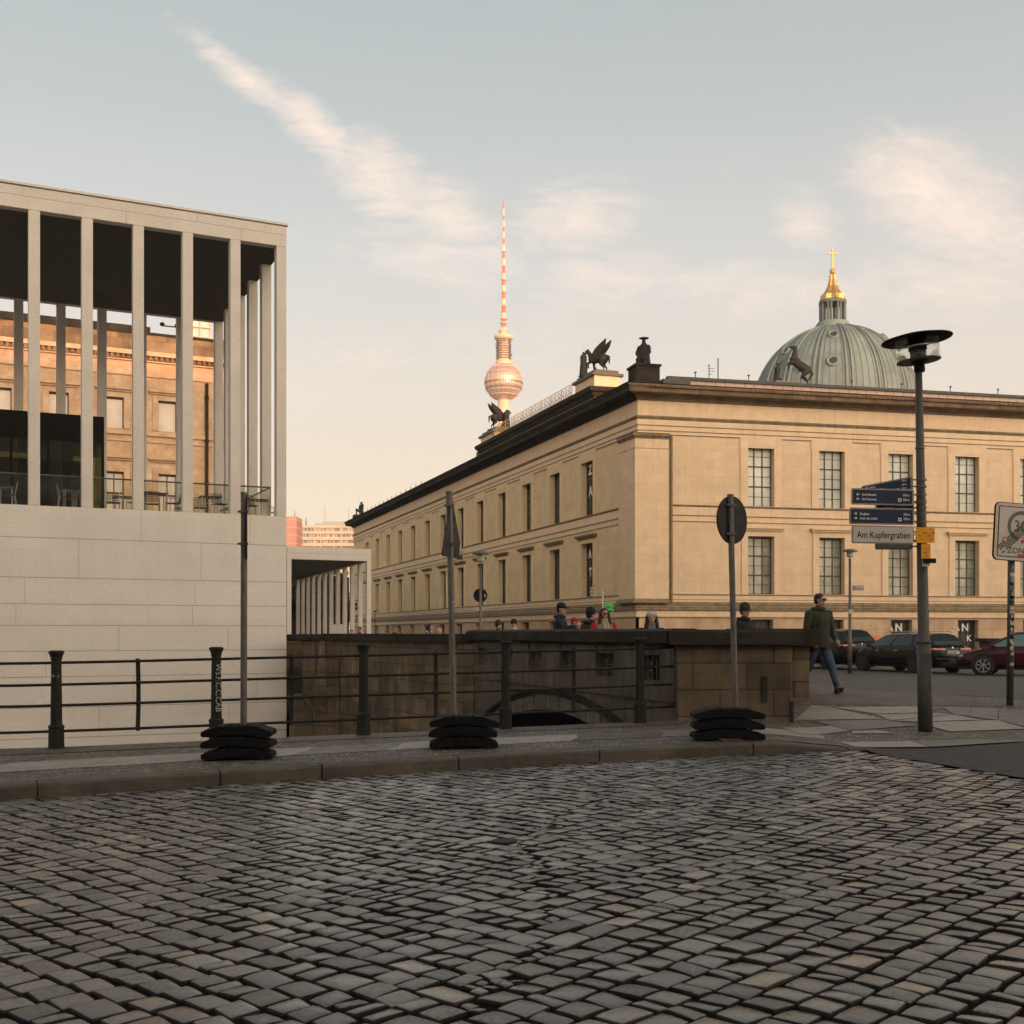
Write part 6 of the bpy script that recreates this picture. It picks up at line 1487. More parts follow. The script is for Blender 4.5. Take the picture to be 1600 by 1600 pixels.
# ------------------------------------------------------------------ end-of-zone sign on its stickered post at the right edge
X, Y, Z = gp(1580, 1103); ZX, ZY = X, Y+.05; ZZ = Gs(ZX, ZY); sz = ZY/F
zn = thing('zone_sign', 'square end of 30 zone sign on a sticker-covered post at the right edge', 'traffic sign', (ZX, ZY, ZZ))
mb = MB(); mb.tube([(ZX-.0, ZY, ZZ-.05), (ZX+.03, ZY, zat(800, ZY))], .055, 12); mb.build('post', 'lamp_grey', zn, smooth=True)
M4 = facing((xat(1593.5, ZY), ZY-.09, zat(833, ZY)), Vector((.985, .17, -.06)).normalized(), (.05, 0, 1)); HS = .50
def sq(s, r): return roundpoly([(-s, -s*.94), (s, -s*.94), (s, s*.94), (-s, s*.94)], r)
plate_poly(zn, sq(HS, .10), -.03, 'black_metal', 'back_plate', M4); plate_poly(zn, sq(HS-.012, .09), .003, 'signwhite', 'border', M4 @ Matrix.Translation((0, 0, .001)))
plate_poly(zn, sq(HS-.062, .02), .002, 'ink', 'inner_line', M4 @ Matrix.Translation((0, 0, .005))); plate_poly(zn, sq(HS-.078, .015), .002, 'signwhite', 'face', M4 @ Matrix.Translation((0, 0, .008)))
mb = MB(); mb.lathe([(.185, .0), (.245, .0), (.245, .003), (.185, .003)], (0, 0, 0), 48, cap=False); R2 = M4 @ Matrix.Translation((-.03, .10, .011)); mb.v = [tuple(R2 @ Vector(v)) for v in mb.v]; mb.build('ring', 'ringgrey', zn)
text('30', .25, M4 @ Matrix.Translation((-.165, .015, .012)), 'lettering', 'ringgrey', zn, bold=.004, sx=.95)
text('ZONE', .135, M4 @ Matrix.Translation((-.26, -.345, .012)), 'lettering', 'ringgrey', zn, bold=.003, sx=1.0)
for k in range(5):
    o = (k-2)*.033; d = Vector((.74, .67, 0)); n_ = Vector((-.67, .74, 0)); c = Vector((-.02, .03, 0))+n_*o; a_, b_ = c-d*.50, c+d*.50
    q = [a_-n_*.009, b_-n_*.009, b_+n_*.009, a_+n_*.009]; plate_poly(zn, [(p.x, p.y) for p in q], .001, 'ink', 'stripe', M4 @ Matrix.Translation((0, 0, .0145)))
for (x, y, r, m) in ((-.31, -.135, .045, 'sticker_red'), (-.31, -.135, .03, 'signwhite'), (-.02, -.15, .062, 'signwhite'), (.0, -.145, .035, 'sticker_red'), (.34, -.2, .05, 'sticker_red')): plate_poly(zn, circ(r, 20), .001, m, 'sticker', M4 @ Matrix.Translation((x, y, .0165+(.001 if r < .04 else 0))))
plate_poly(zn, [(0, 0), (.36, .0), (.36, .055), (0, .05)], .001, 'sticker_red', 'sticker', M4 @ Matrix.Translation((-.07, -.405, .016)))
plate_poly(zn, [(0, 0), (.09, .02), (.08, .07), (.02, .06)], .001, 'signwhite', 'sticker', M4 @ Matrix.Translation((-.37, -.33, .016)))
rr = random.Random(8); v = 884
while v < 1035:
    h = rr.uniform(3, 9); z1, z0 = zat(v, ZY), zat(v+h, ZY); w0 = rr.uniform(-.05, .0); w1 = rr.uniform(.01, .05); xm = ZX+.03*(1103-v)/300
    mb = MB(); a0 = -pi/2+w0*16; a1 = -pi/2+w1*16; pts = []
    rings = [[(xm+.057*cos(a0+(a1-a0)*i/4), ZY+.057*sin(a0+(a1-a0)*i/4), z) for i in range(5)] for z in (z0, z1)]
    mb.loft(rings, cap=False, closed=False); mb.build('sticker', rr.choice(['signwhite', 'signwhite', 'ink', 'grey_cloth', 'black_metal', 'cream_scarf', 'sticker_blue' if rr.random() < .3 else 'signwhite']), zn); v += h*rr.uniform(.7, 1.3)

# ------------------------------------------------------------------ far lamps and signs on the museum side
def far_lamp(name, label, u, vtop, Y, headw, colr='galv', grp=None, pole_w=None):
    z0 = Gs(xat(u, Y), Y) if Y < 66 else .2; k = Y/F; t = thing(name, label, 'street lamp', (xat(u, Y), Y, z0), 0, grp); x = xat(u, Y); zt = zat(vtop, Y); pw = (pole_w or 5)/2*k
    mb = MB(); mb.tube([(x, Y, z0), (x, Y, z0+1.2), (x, Y, z0+1.25), (x, Y, zt-.25)], [pw*1.4, pw*1.4, pw, pw*.75], 10); mb.build('pole', colr, t, smooth=True)
    hw2 = headw/2*k; mb = MB(); mb.lathe([(.06, -.22), (.10, -.20), (hw2*.45, -.17), (hw2*.45, -.03)], (x, Y, zt), 18); mb.build('lamp_glass', 'blind_low', t)
    mb = MB(); mb.lathe([(hw2*.3, -.03), (hw2, -.02), (hw2, .02), (hw2*.6, .07), (.02, .09)], (x, Y, zt), 18); mb.build('hood', colr, t); return t, x, zt, k
t, x, zt, k = far_lamp('street_lamp', 'pale slim street lamp with flat hood on the bridge, before the flank windows', 751, 865, 31.0, 26)
ns = thing('traffic_sign', 'grey back of a round sign on the slim lamp of the bridge', 'traffic sign', (x, 30.9, zat(930, 31)))
mb = MB(); mb.lathe([(.02, -.01), (.19, -.01), (.19, .01), (.02, .01)], (x-.01, 31.14, zat(930, 31)), 28, axis=(0, 1, 0)); mb.build('sign_plate', 'signback', ns)
mb = MB(); mb.box(x+.10, x+.13, 31.10, 31.125, zat(933, 31), zat(928, 31)); mb.build('sticker', 'signwhite', ns)
mb = MB(); mb.box(x-.02, x+.02, 31.03, 31.13, zat(931, 31), zat(929, 31)); mb.build('clamp', 'galv', ns)
mb = MB(); mb.tube([(x-.10, 31, zat(953, 31)), (x+.07, 31, zat(953, 31))], .02, 6); mb.ell((x-.10, 31, zat(953, 31)), (.03, .03, .035), 8); mb.ell((x+.07, 31, zat(953, 31)), (.03, .03, .035), 8); mb.build('socket', 'signwhite', t)
t, x, zt, k = far_lamp('street_lamp', 'grey street lamp with shallow disc hood behind the parked cars', 1328, 861.5, 41.0, 23)
ns = thing('street_name_sign', 'small framed street name plate on the grey lamp behind the cars', 'street sign', (x, 40.9, zat(922, 41)))
Yq = 40.86; mb = MB(); mb.box(x+.06, xat(1349.5, Yq), Yq-.02, Yq+.02, zat(922.5, Yq), zat(915, Yq)); mb.build('frame', 'ringgrey', ns)
mb = MB(); mb.box(x+.09, xat(1348.7, Yq), Yq-.028, Yq-.021, zat(921.7, Yq), zat(915.8, Yq)); mb.build('face', 'signwhite', ns)
text('Bodestr.', .11, facing((x+.11, Yq-.03, zat(920.6, Yq)), (1, 0, 0)), 'lettering', 'ink', ns, depth=.002, sx=.8)
mb = MB(); mb.box(x-.10, x+.06, Yq-.05, Yq+.02, zat(952, Yq), zat(946, Yq)); mb.build('notice_box', 'ringgrey', t)
mb = MB(); mb.box(x-.09, x+.06, Yq-.05, Yq+.02, zat(959, Yq), zat(952.5, Yq)); mb.build('notice_box', 'signwhite', t)
t, x, zt, k = far_lamp('street_lamp', 'tiny far street lamp in front of the museum flank, right of the low colonnade', 586, 955.5, 92, 6, 'lamp_grey', pole_w=1.6)
# street name sign on a pale post left of the corner, and green placard
Yn = 40.0; x = xat(942, Yn); ns = thing('street_name_sign', 'pale post with a narrow street name arm before the museum corner', 'street sign', (x, Yn, Gs(x, Yn)))
mb = MB(); mb.tube([(x, Yn, Gs(x, Yn)), (x-.01, Yn, zat(926, Yn))], .035, 8); mb.ell((x, Yn, zat(926.5, Yn)), (.05, .05, .05), 8); mb.tube([(x-.03, Yn, zat(926, Yn)), (x-.03, Yn, zat(915, Yn))], .014, 6); mb.build('post', 'signwhite', ns)
mb = MB(); mb.box(xat(928.5, Yn), xat(942.5, Yn), Yn-.03, Yn+.03, zat(917.5, Yn), zat(914, Yn)); mb.build('name_plate', 'cream_scarf', ns)
Yg = 27.5; gpn = thing('placard', 'bright green placard with black print above the bridge parapet', 'placard', (xat(951, Yg), Yg, .56))
mb = MB(); mb.tube([(xat(951, Yg), Yg+.03, Gs(2, Yg)), (xat(951, Yg), Yg+.03, zat(945, Yg))], .02, 6); mb.build('stake', 'galv', gpn)
M4 = facing((xat(945, Yg), Yg, zat(957.5, Yg)), (1, 0, -.05)); wg, hg = 13.5*Yg/F, 16*Yg/F; plate_poly(gpn, [(0, 0), (wg, 0), (wg, hg), (0, hg)], -.012, 'green_poster', 'board', M4)
for s, y in (('ZU', .62), ('BESUCH', .45)): text(s, .055, M4 @ Matrix.Translation((wg*.15, hg*y, .002)), 'lettering', 'ink', gpn, depth=.001)
plate_poly(gpn, [(wg*.5, hg*.1), (wg*.9, hg*.1), (wg*.9, hg*.25), (wg*.5, hg*.25)], .002, 'ink', 'logo_bar', M4)
# barrier, orange ball, stone trough by the museum
Yo = 49.0; ob = thing('orange_ball', 'bright orange ball on a short stand showing above the black estate bonnet', 'marker ball', (xat(1365.5, Yo), Yo, .2))
mb = MB(); mb.ell((xat(1365.5, Yo), Yo, zat(1003, Yo)), (.23, .23, .25), 20); mb.build('ball', 'orange', ob, smooth=True)
mb = MB(); mb.tube([(xat(1364.5, Yo), Yo, .2), (xat(1364.5, Yo), Yo, zat(1010, Yo))], .05, 8); mb.box(xat(1356, Yo)-.03, xat(1356, Yo)+.05, Yo-.04, Yo+.04, .2, zat(1002, Yo)); mb.build('stand', 'black_metal', ob)
Yr = 52.0; bb = thing('barrier', 'low red and white striped barrier between the two black cars', 'barrier', (xat(1347, Yr), Yr, .2))
mb = MB()
for k in range(8): mb.cur = k % 2; x0 = xat(1337+3*k, Yr); mb.box(x0, xat(1340+3*k, Yr)-.001, Yr-.03, Yr+.03, zat(1017, Yr), zat(1011.5, Yr))
mb.build('board', ['signwhite', 'sticker_red'], bb)
mb = MB()
for u in (1339, 1358): mb.box(xat(u, Yr)-.03, xat(u, Yr)+.03, Yr+.035, Yr+.09, .2, zat(1009, Yr))
mb.build('leg', 'ringgrey', bb)
Yw = 52.0; tw = thing('stone_trough', 'low stone wall with projecting dark capping behind the maroon car', 'stone wall', (xat(1556, Yw), Yw, .2))
mb = MB(); mb.box(xat(1546, Yw), xat(1640, Yw), Yw, Yw+1.2, .2, zat(1003, Yw)); mb.build('wall', 'pier_stone', tw)
mb = MB(); mb.box(xat(1541.5, Yw), xat(1640, Yw), Yw-.15, Yw+1.3, zat(1003, Yw)+.002, zat(997.5, Yw)); mb.build('capping', 'dark_stone', tw)
tw = thing('stone_trough', 'low dark ledge between the black estate and the maroon car', 'stone wall', (xat(1515, Yw), Yw, .2))
mb = MB(); mb.box(xat(1496, Yw), xat(1534, Yw), Yw, Yw+.8, .2, zat(1016, Yw)); mb.build('wall', 'pier_stone', tw); mb = MB(); mb.box(xat(1494, Yw), xat(1536, Yw), Yw-.1, Yw+.9, zat(1016, Yw)+.002, zat(1013, Yw)); mb.build('capping', 'dark_stone', tw)
# small drain cover in the cobbles
X, Y, Z = gp(1490/1600*1600*.0+788, 1316, fn=lambda x, y: rz(x))
dc = thing('drain_cover', 'small sunken oval iron cover among the cobbles', 'drain cover', (X, Y, Z)); mb = MB(); mb.lathe([(.02, .016), (.085, .016), (.095, .012), (.095, -.02)], (X, Y, Z), 20); mb.build('lid', 'iron', dc)
# ------------------------------------------------------------------ people (one continuous skin each, cloth areas by material)
def rotz(a, p): return (p[0]*cos(a)-p[1]*sin(a), p[0]*sin(a)+p[1]*cos(a), p[2])
def person(label, u, vtop, Y=None, loc=None, face=0.0, coat='navy_coat', legs='dark_trousers', hair='hair_dark', hat=None, hatm='beanie', H=1.75, scarf=None, sun=False, bag=None, vox=.017,
           lhand=None, rhand=None, stride=0.0, headturn=0.0, longhair=False, width=1.0, group='people walking on the bridge and quay', extra=None, hood=None, sleeve=None):
    """face: heading angle, 0 = looks to +x; figure standing 1.75 m before scaling"""
    if loc is None:
        X = xat(u, Y); z0 = zat(vtop, Y)-H*1.0; loc = (X, Y, z0)
    s = H/1.75; t = thing('person', label, 'person', loc, face, group, s)
    mb = MB(); SK, CO, LG, SH, SO = 0, 1, 2, 3, 4; w = width
    # trunk: x forwards, y to the left
    mb.cur = CO
    def ringe(z, rx, ry, cx=0.0, n=16): return [(cx+rx*cos(2*pi*i/n), ry*sin(2*pi*i/n), z) for i in range(n)]
    mb.loft([ringe(.80, .125*w, .17*w), ringe(.86, .14*w, .19*w), ringe(.98, .14*w, .185*w), ringe(1.12, .135*w, .175*w, .01), ringe(1.28, .145*w, .20*w, .01), ringe(1.38, .13*w, .205*w), ringe(1.44, .095*w, .165*w, -.01), ringe(1.48, .07, .09, -.01)])
    mb.cap_((-.01, 0, 1.44), (.0, 0, 1.50), .085, .075, 12)
    arms = {}
    for sd, hand in ((1, lhand), (-1, rhand)):
        sh = Vector((-.01, sd*.195*w, 1.395)); mb.cur = CO
        if hand is None: el = Vector((-.03, sd*(.27*w+.0), 1.12)); wr = Vector((.06, sd*.26*w, .88))
        else:
            wr = Vector(hand); el = sh.lerp(wr, .5)+Vector((-.05, sd*.06, -.13))
        mb.cap_(sh, el, .072*w, .056, 10); mb.cap_(el, wr, .058, .042, 10); d = (wr-el).normalized(); mb.cur = SK
        up = Vector((0, sd, 0)); c = wr+d*.05; mb.cap_(wr+d*.02, wr+d*.085, .030, .034, 8)
        sx_ = d.cross(up).normalized()
        for k in range(4):
            o = sx_*(-.027+.018*k); L1 = (.032, .038, .036, .028)[k]; b0 = wr+d*.095+o; b1 = b0+d*L1; b2 = b1+(d*.8-up*.55).normalized()*L1*.9; mb.cap_(b0, b1, .0098, .0092, 6); mb.cap_(b1, b2, .0092, .008, 6)
        th0 = wr+d*.045+sx_*.028; th1 = th0+(d*.7+sx_*.7).normalized()*.035; mb.cap_(th0, th1, .011, .010, 6); mb.cap_(th1, th1+d*.028, .010, .0085, 6)
    # legs
    for sd in (1, -1):
        mb.cur = LG; ph = sd*stride; hp = Vector((0, sd*.09*w, .86)); kn = Vector((.16*ph+.03*abs(stride), sd*.095*w, .48)); an = Vector((.34*ph-(.04 if ph < 0 else 0)*abs(stride), sd*.09*w, .10+(.07*abs(stride) if ph < 0 else .0)))
        mb.cap_(hp, kn, .092*w, .066*w, 12); mb.cap_(kn, an, .066*w, .050, 10)
        mb.cur = SH; dn = Vector((1, 0, .25 if ph > 0 else (-.7 if ph < 0 else 0))).normalized(); heel = an+Vector((-.03, 0, -.055)); mb.cap_(an+Vector((0, 0, -.02)), heel+Vector((.01, 0, .0)), .045, .042, 8); mb.cap_(heel, heel+dn*.19, .042, .032, 8)
        mb.cur = SO; mb.cap_(heel+Vector((0, 0, -.028)), heel+dn*.20+Vector((0, 0, -.022)), .036, .030, 8)
    # neck and head
    mb.cur = SK; ht = headturn; hx = .02
    mb.cap_((-.01, 0, 1.46), (.005, 0, 1.56), .055, .052, 10)
    def hp_(x, y, z): q = rotz(ht, (x, y, 0)); return (hx+q[0], q[1], z)
    R = Matrix.Rotation(ht, 3, 'Z')
    mb.ell(hp_(0, 0, 1.655), (.092, .074, .098), 16, R); mb.ell(hp_(.022, 0, 1.60), (.066, .056, .065), 14, R); mb.cap_(hp_(.075, 0, 1.575), hp_(.062, 0, 1.56), .022, .020, 8)
    mb.cap_(hp_(.088, 0, 1.665), hp_(.104, 0, 1.632), .010, .014, 8)
    for sd in (1, -1): mb.ell(hp_(-.005, sd*.077, 1.64), (.014, .010, .028), 8, R)
    mb.ell(hp_(.086, 0, 1.598), (.012, .024, .006), 8, R)
    me, idx = remeshed(mb, vox, 1, True); link_mesh(me, 'body', ['skin', coat, legs, 'shoe', 'sole'], t, idx)
    def part(name, f, m, smooth=True):
        q = MB(); f(q); o = q.build(name, m, t, smooth=smooth, world=False); return o
    # eyes, brows
    part('eyes', lambda q: [q.ell(hp_(.083, sd*.031, 1.652), (.010, .013, .007), 8, R) for sd in (1, -1)], 'hair_dark')
    part('lips', lambda q: q.ell(hp_(.090, 0, 1.598), (.009, .020, .005), 8, R), 'sticker_red' if longhair else 'skin')
    if sun: part('glasses', lambda q: [q.lathe([(.002, -.004), (.025, -.004), (.025, .004), (.002, .004)], hp_(.100, sd*.033, 1.652), 12, axis=R @ Vector((1, 0, 0))) for sd in (1, -1)]+[q.tube([hp_(.10, -.02, 1.66), hp_(.10, .02, 1.66)], .004, 5)]+[q.tube([hp_(.10, sd*.055, 1.66), hp_(0, sd*.085, 1.66)], .004, 5) for sd in (1, -1)], 'glasses')
    if hair:
        def hf(q):
            q.ell(hp_(-.018, 0, 1.690), (.095, .084, .080), 16, R); q.ell(hp_(-.045, 0, 1.645), (.066, .079, .088), 14, R)
            if longhair:
                for sd in (1, -1): q.cap_(hp_(-.01, sd*.075, 1.68), hp_(.0, sd*.105, 1.46), .040, .045, 10); q.cap_(hp_(.0, sd*.105, 1.46), hp_(.03, sd*.11, 1.36), .042, .025, 8)
                q.cap_(hp_(-.06, 0, 1.65), hp_(-.08, 0, 1.42), .085, .075, 12)
        q = MB(); hf(q); me2, _ = remeshed(q, .012, 1); link_mesh(me2, 'hair', [hair], t)
    if hat == 'cap': part('cap', lambda q: (q.lathe([(.101, -.01), (.103, .03), (.088, .075), (.05, .10), (.01, .108)], hp_(-.008, 0, 1.685), 18), q.hexa([hp_(.06, -.065, 1.685), hp_(.185, -.045, 1.672), hp_(.185, .045, 1.672), hp_(.06, .065, 1.685), hp_(.06, -.065, 1.70), hp_(.185, -.045, 1.683), hp_(.185, .045, 1.683), hp_(.06, .065, 1.70)])), hatm)
    if hat == 'beanie': part('beanie', lambda q: q.lathe([(.098, -.035), (.104, -.02), (.105, .02), (.100, .06), (.078, .105), (.035, .130), (.005, .134)], hp_(-.010, 0, 1.685), 18), hatm)
    if hat == 'band': part('headband', lambda q: q.lathe([(.092, -.02), (.098, .0), (.096, .045), (.085, .07)], hp_(-.004, 0, 1.695), 18, axis=R @ Vector((.25, 0, 1))), hatm)
    if scarf:
        def sf(q):
            for k in range(3): q.lathe([(.055, -.02), (.088-.006*k, -.015), (.094-.006*k, 0), (.085, .02), (.05, .022)], (.005, 0, 1.455+.035*k), 14)
            q.cap_((.10, .03, 1.45), (.145, .05, 1.15), .035, .045, 8); q.cap_((.11, -.03, 1.45), (.15, -.03, 1.22), .03, .04, 8)
        part('scarf', sf, scarf)
    if hood: part('hood', lambda q: [q.lathe([(.07, -.03), (.125, -.02), (.135, .02), (.11, .05), (.07, .04)], (-.02, 0, 1.475), 16)], hood)
    if bag: part('backpack', lambda q: (q.ell((-.20, 0, 1.22), (.10, .15, .24), 14), [q.tube([(-.12, sd*.11, 1.42), (.02, sd*.13, 1.45), (.135, sd*.125, 1.30), (.10, sd*.15, 1.05)], .020, 6) for sd in (1, -1)]), bag)
    if sleeve:
        c_, prt = sleeve; part('sleeve', lambda q: [q.cap_((-.01, sd*.195*w, 1.395), (-.03, sd*.27*w, 1.12), .080*w, .064, 10) for sd in (1, -1)], c_)
    if extra: extra(t, part, hp_)
    return t
TOC = -pi/2      # looking towards the camera
# the man striding past the end of the parapet
X, Y, Z = gp(1288, 1084)
mx_ = xat(1280, Y+.25)
person('man in olive parka, glasses and blue jeans striding past the end of the bridge pier', 0, 0, loc=(mx_, Y+.25, Gs(mx_, Y)), face=radians(-62), coat='green_coat', legs='denim', hair='hair_dark', H=1.80, vox=.0085, width=1.13,
       lhand=(.14, .27, .93), rhand=(.10, -.29, .92), stride=1.0, sun=True, headturn=radians(22), hood='green_coat', bag='black_coat', group=None)
P_ = person
P_('man in navy coat and black cap pointing with his hand over the parapet', 876, 944, 24.3, face=radians(-12), coat='navy_coat', hat='cap', hatm='black_coat', H=1.78, rhand=(.30, -.08, 1.30), lhand=(.26, .12, 1.28), hood='navy_coat', headturn=radians(-15))
P_('child in a red cap beside the man in navy', 897, 966, 24.0, face=radians(-30), coat='black_coat', hat='cap', hatm='red_cap', H=1.25)
P_('person in black beanie and olive hooded jacket turned away towards the woman in red', 922, 952.5, 23.4, face=radians(35), coat='green_coat', hat='beanie', hatm='black_coat', H=1.70, hood='black_coat')
P_('woman in red sleeves with long dark hair, sunglasses and cream scarf', 944, 951, 22.6, face=radians(-75), coat='grey_cloth', hair='hair_red', longhair=True, sun=True, scarf='cream_scarf', H=1.70, sleeve=('red_coat', 1))
P_('woman with pale headband, grey scarf and black coat left of the pier', 1018, 957, 20.9, face=TOC, coat='black_coat', hair='hair_dark', longhair=True, hat='band', hatm='bare_band', scarf='grey_cloth', H=1.66)
P_('man in dark beanie and black coat behind the round sign post', 1163, 946, 21.8, face=radians(-48), coat='black_coat', hat='beanie', hatm='beanie', H=1.74, hood='black_coat', sun=True)
P_('person with dark hat and coat seen sideways, left of the hooded walker', 778, 971.5, 33.0, face=radians(-10), coat='black_coat', hat='beanie', hatm='hair_dark', H=1.62, vox=.02)
P_('walker in a dark hood with pale collar above the parapet', 803, 970, 33.5, face=TOC, coat='black_coat', hat='beanie', hatm='black_coat', H=1.64, vox=.02, scarf='white_cloth')
P_('person with long dark hair and tan coat in profile above the bastion', 671, 975, 38, face=radians(-5), coat='tan_cloth', hair='hair_dark', longhair=True, H=1.68, vox=.02, hood='white_cloth')
P_('child in a pink hat next to the tan coat', 686, 984, 37.5, face=TOC, coat='tan_cloth', hat='beanie', hatm='pink_cloth', H=1.40, vox=.02)
P_('man with sunglasses and dark jacket alone above the bastion coping', 616, 978.5, 41.5, face=TOC, coat='black_coat', hair='hair_brown', sun=True, H=1.72, vox=.02)
P_('taller of two people under the right end of the low colonnade', 562, 979.5, 44, face=TOC, coat='black_coat', hair='hair_dark', sun=True, H=1.72, vox=.02)
P_('shorter of two people under the right end of the low colonnade', 549, 984, 44.5, face=TOC, coat='tan_cloth', hair='hair_brown', H=1.55, vox=.02)
def poster(t, part, hp_): part('sheet', lambda q: q.box(.18, .20, -.28, .22, 1.42, 1.98), 'white_cloth', False)
P_('person holding a pale sheet beside their dark head at the top of the steps', 526, 984.5, 42.2, face=radians(-70), coat='black_coat', hair='hair_dark', H=1.62, vox=.02, lhand=(.22, .1, 1.42), rhand=(.2, -.1, 1.40), extra=poster)

# ------------------------------------------------------------------ cars
def car(label, loc, head, paint, L_=4.7, W_=1.84, H_=1.47, glassm='car_glass', kind='estate', plate=None, rimm='rim_dark', sub=None):
    t = thing('parked_car', label, 'car', loc, head, 'cars parked by the museum'); hl_ = L_/2; hw_ = W_/2
    # side profile of the lower body: (x, z of shoulder, half width factor)
    if kind == 'estate': st = [(-hl_, .62, .86), (-hl_+.05, .90, .93), (-hl_+.35, .99, .99), (-1.2, .97, 1), (0, .95, 1), (1.0, .93, 1), (1.35, .91, .99), (1.75, .84, .97), (2.05, .76, .92), (hl_-.08, .64, .82), (hl_, .50, .74)]
    elif kind == 'suv': st = [(-hl_, .68, .88), (-hl_+.05, 1.0, .94), (-hl_+.3, 1.08, .99), (-1.2, 1.06, 1), (0, 1.04, 1), (.9, 1.02, 1), (1.3, .99, .99), (1.8, .90, .97), (hl_-.1, .76, .86), (hl_, .6, .78)]
    else: st = [(-hl_, .60, .84), (-hl_+.06, .92, .92), (-hl_+.35, 1.0, .98), (-1.0, .99, 1), (0, .97, 1), (.75, .95, 1), (1.05, .93, .99), (1.45, .86, .96), (1.75, .76, .90), (hl_-.08, .60, .80), (hl_, .45, .72)]
    mb = MB(); rings = []
    for i, (x, zt, f) in enumerate(st):
        zb = .30 if 0 < i < len(st)-1 else .36; w = hw_*f
        half = [(0, zb), (w*.9, zb), (w*.98, zb+.07), (w, zb+.2), (w*1.0, zt-.22), (w*.965, zt-.07), (w*.91, zt), (w*.6, zt+.025), (0, zt+.035)]
        ring = [(x, y, z) for y, z in half]+[(x, -y, z) for y, z in half[-2:0:-1]]
        rings.append(ring)
    mb.loft(rings); mb.build('body', paint, t, smooth=True, world=False).modifiers.new('e', 'EDGE_SPLIT').split_angle = radians(45)
    if kind == 'estate': g = dict(b=(-hl_+.12, 1.42), r=(-hl_+.55, .55), zb=(.98, .92)); gz = H_
    elif kind == 'suv': g = dict(b=(-hl_+.10, 1.38), r=(-hl_+.50, .48), zb=(1.06, 1.0)); gz = H_
    else: g = dict(b=(-hl_+.12, 1.30), r=(-hl_+.62, .25), zb=(.99, .93)); gz = H_
    xb0, xb1 = g['b']; xr0, xr1 = g['r']; zb0, zb1 = g['zb']; wb, wr = hw_*.90, hw_*.70
    mb = MB(); nst = 9; rings = []
    def sec(x0, x1, z0, z1, y0, y1): return None
    bottom = [(xb0, zb0), (xb1, zb1)]
    def P(s, k, sd):   # s along 0..1, k height 0..1
        xa_ = xb0+(xr0-xb0)*k; xc = xb1+(xr1-xb1)*k; x = xa_+(xc-xa_)*s; zlow = zb0+(zb1-zb0)*s; ztop = gz-.06-.05*(2*s-1)**2
        z = zlow+(ztop-zlow)*k; y = (wb+(wr-wb)*k**1.3)*(1-.10*abs(2*s-1)**3); return (x, sd*y, z)
    for i in range(nst):
        s = i/(nst-1); col_ = [P(s, k, 1) for k in (0, .35, .7, 1)]; zc = gz+.0-.04*(2*s-1)**2
        rings.append(col_+[(col_[-1][0], col_[-1][1]*.6, zc-.012), (col_[-1][0], 0, zc), (col_[-1][0], -col_[-1][1]*.6, zc-.012)]+[P(s, k, -1) for k in (1, .7, .35, 0)])
    mb.loft(rings); mb.build('cabin', paint, t, smooth=True, world=False).modifiers.new('e', 'EDGE_SPLIT').split_angle = radians(40)
    def pane(name, s0, s1, k0, k1, sd):
        mb = MB(); n = 4
        vs = []; 
        for i in range(n+1):
            for j in range(3): p = P(s0+(s1-s0)*i/n, k0+(k1-k0)*j/2, sd); vs.append((p[0], p[1]+sd*.008, p[2]))
        fs = [(i*3+j, (i+1)*3+j, (i+1)*3+j+1, i*3+j+1) for i in range(n) for j in range(2)]
        if sd > 0: fs = [f[::-1] for f in fs]
        mb.add(vs, fs); return mb.build(name, glassm, t, world=False, smooth=True)
    cuts = {'estate': [(.07, .27), (.30, .60), (.63, .94)], 'suv': [(.08, .27), (.30, .60), (.63, .93)], 'hatch': [(.10, .42), (.45, .93)]}[kind]
    for sd in (1, -1):
        for a, b in cuts: pane('side_window', a, b, .08, .90, sd)
    for nm, s, dxx in (('rear_window', 0, -.012), ('windscreen', 1, .012)):
        mb = MB(); q = []
        for k in (.12, .92):
            p = P(s, k, 1); q.append((p[0]+dxx, p[1]*.90, p[2]))
        mb.add([(q[0][0], -q[0][1], q[0][2]), (q[0][0], q[0][1], q[0][2]), (q[1][0], q[1][1]*.95, q[1][2]), (q[1][0], -q[1][1]*.95, q[1][2])], [(0, 1, 2, 3) if s else (3, 2, 1, 0)]); mb.build(nm, glassm, t, world=False)
    for sd in (1, -1):
        mb = MB()
        for x in ((-.62, .42, 1.38) if kind != 'hatch' else (-.55, .95)): mb.box(x-.006, x+.006, sd*(hw_-.02), sd*(hw_+.003), .40, .86) if sd > 0 else mb.box(x-.006, x+.006, -(hw_+.003), -(hw_-.02), .40, .86)
        mb.build('door_gap', 'tyre', t, world=False)
        for x in ((-.42, .62) if kind != 'hatch' else (-.30,)): mb = MB(); mb.tube([(x-.09, sd*(hw_-.005), .80), (x-.07, sd*(hw_+.02), .805), (x+.07, sd*(hw_+.02), .805), (x+.09, sd*(hw_-.005), .80)], .012, 6); mb.build('door_handle', 'chrome', t, world=False)
    # wheels
    wx = (-hl_+.98, hl_-.90); R_w = .335 if kind != 'suv' else .37
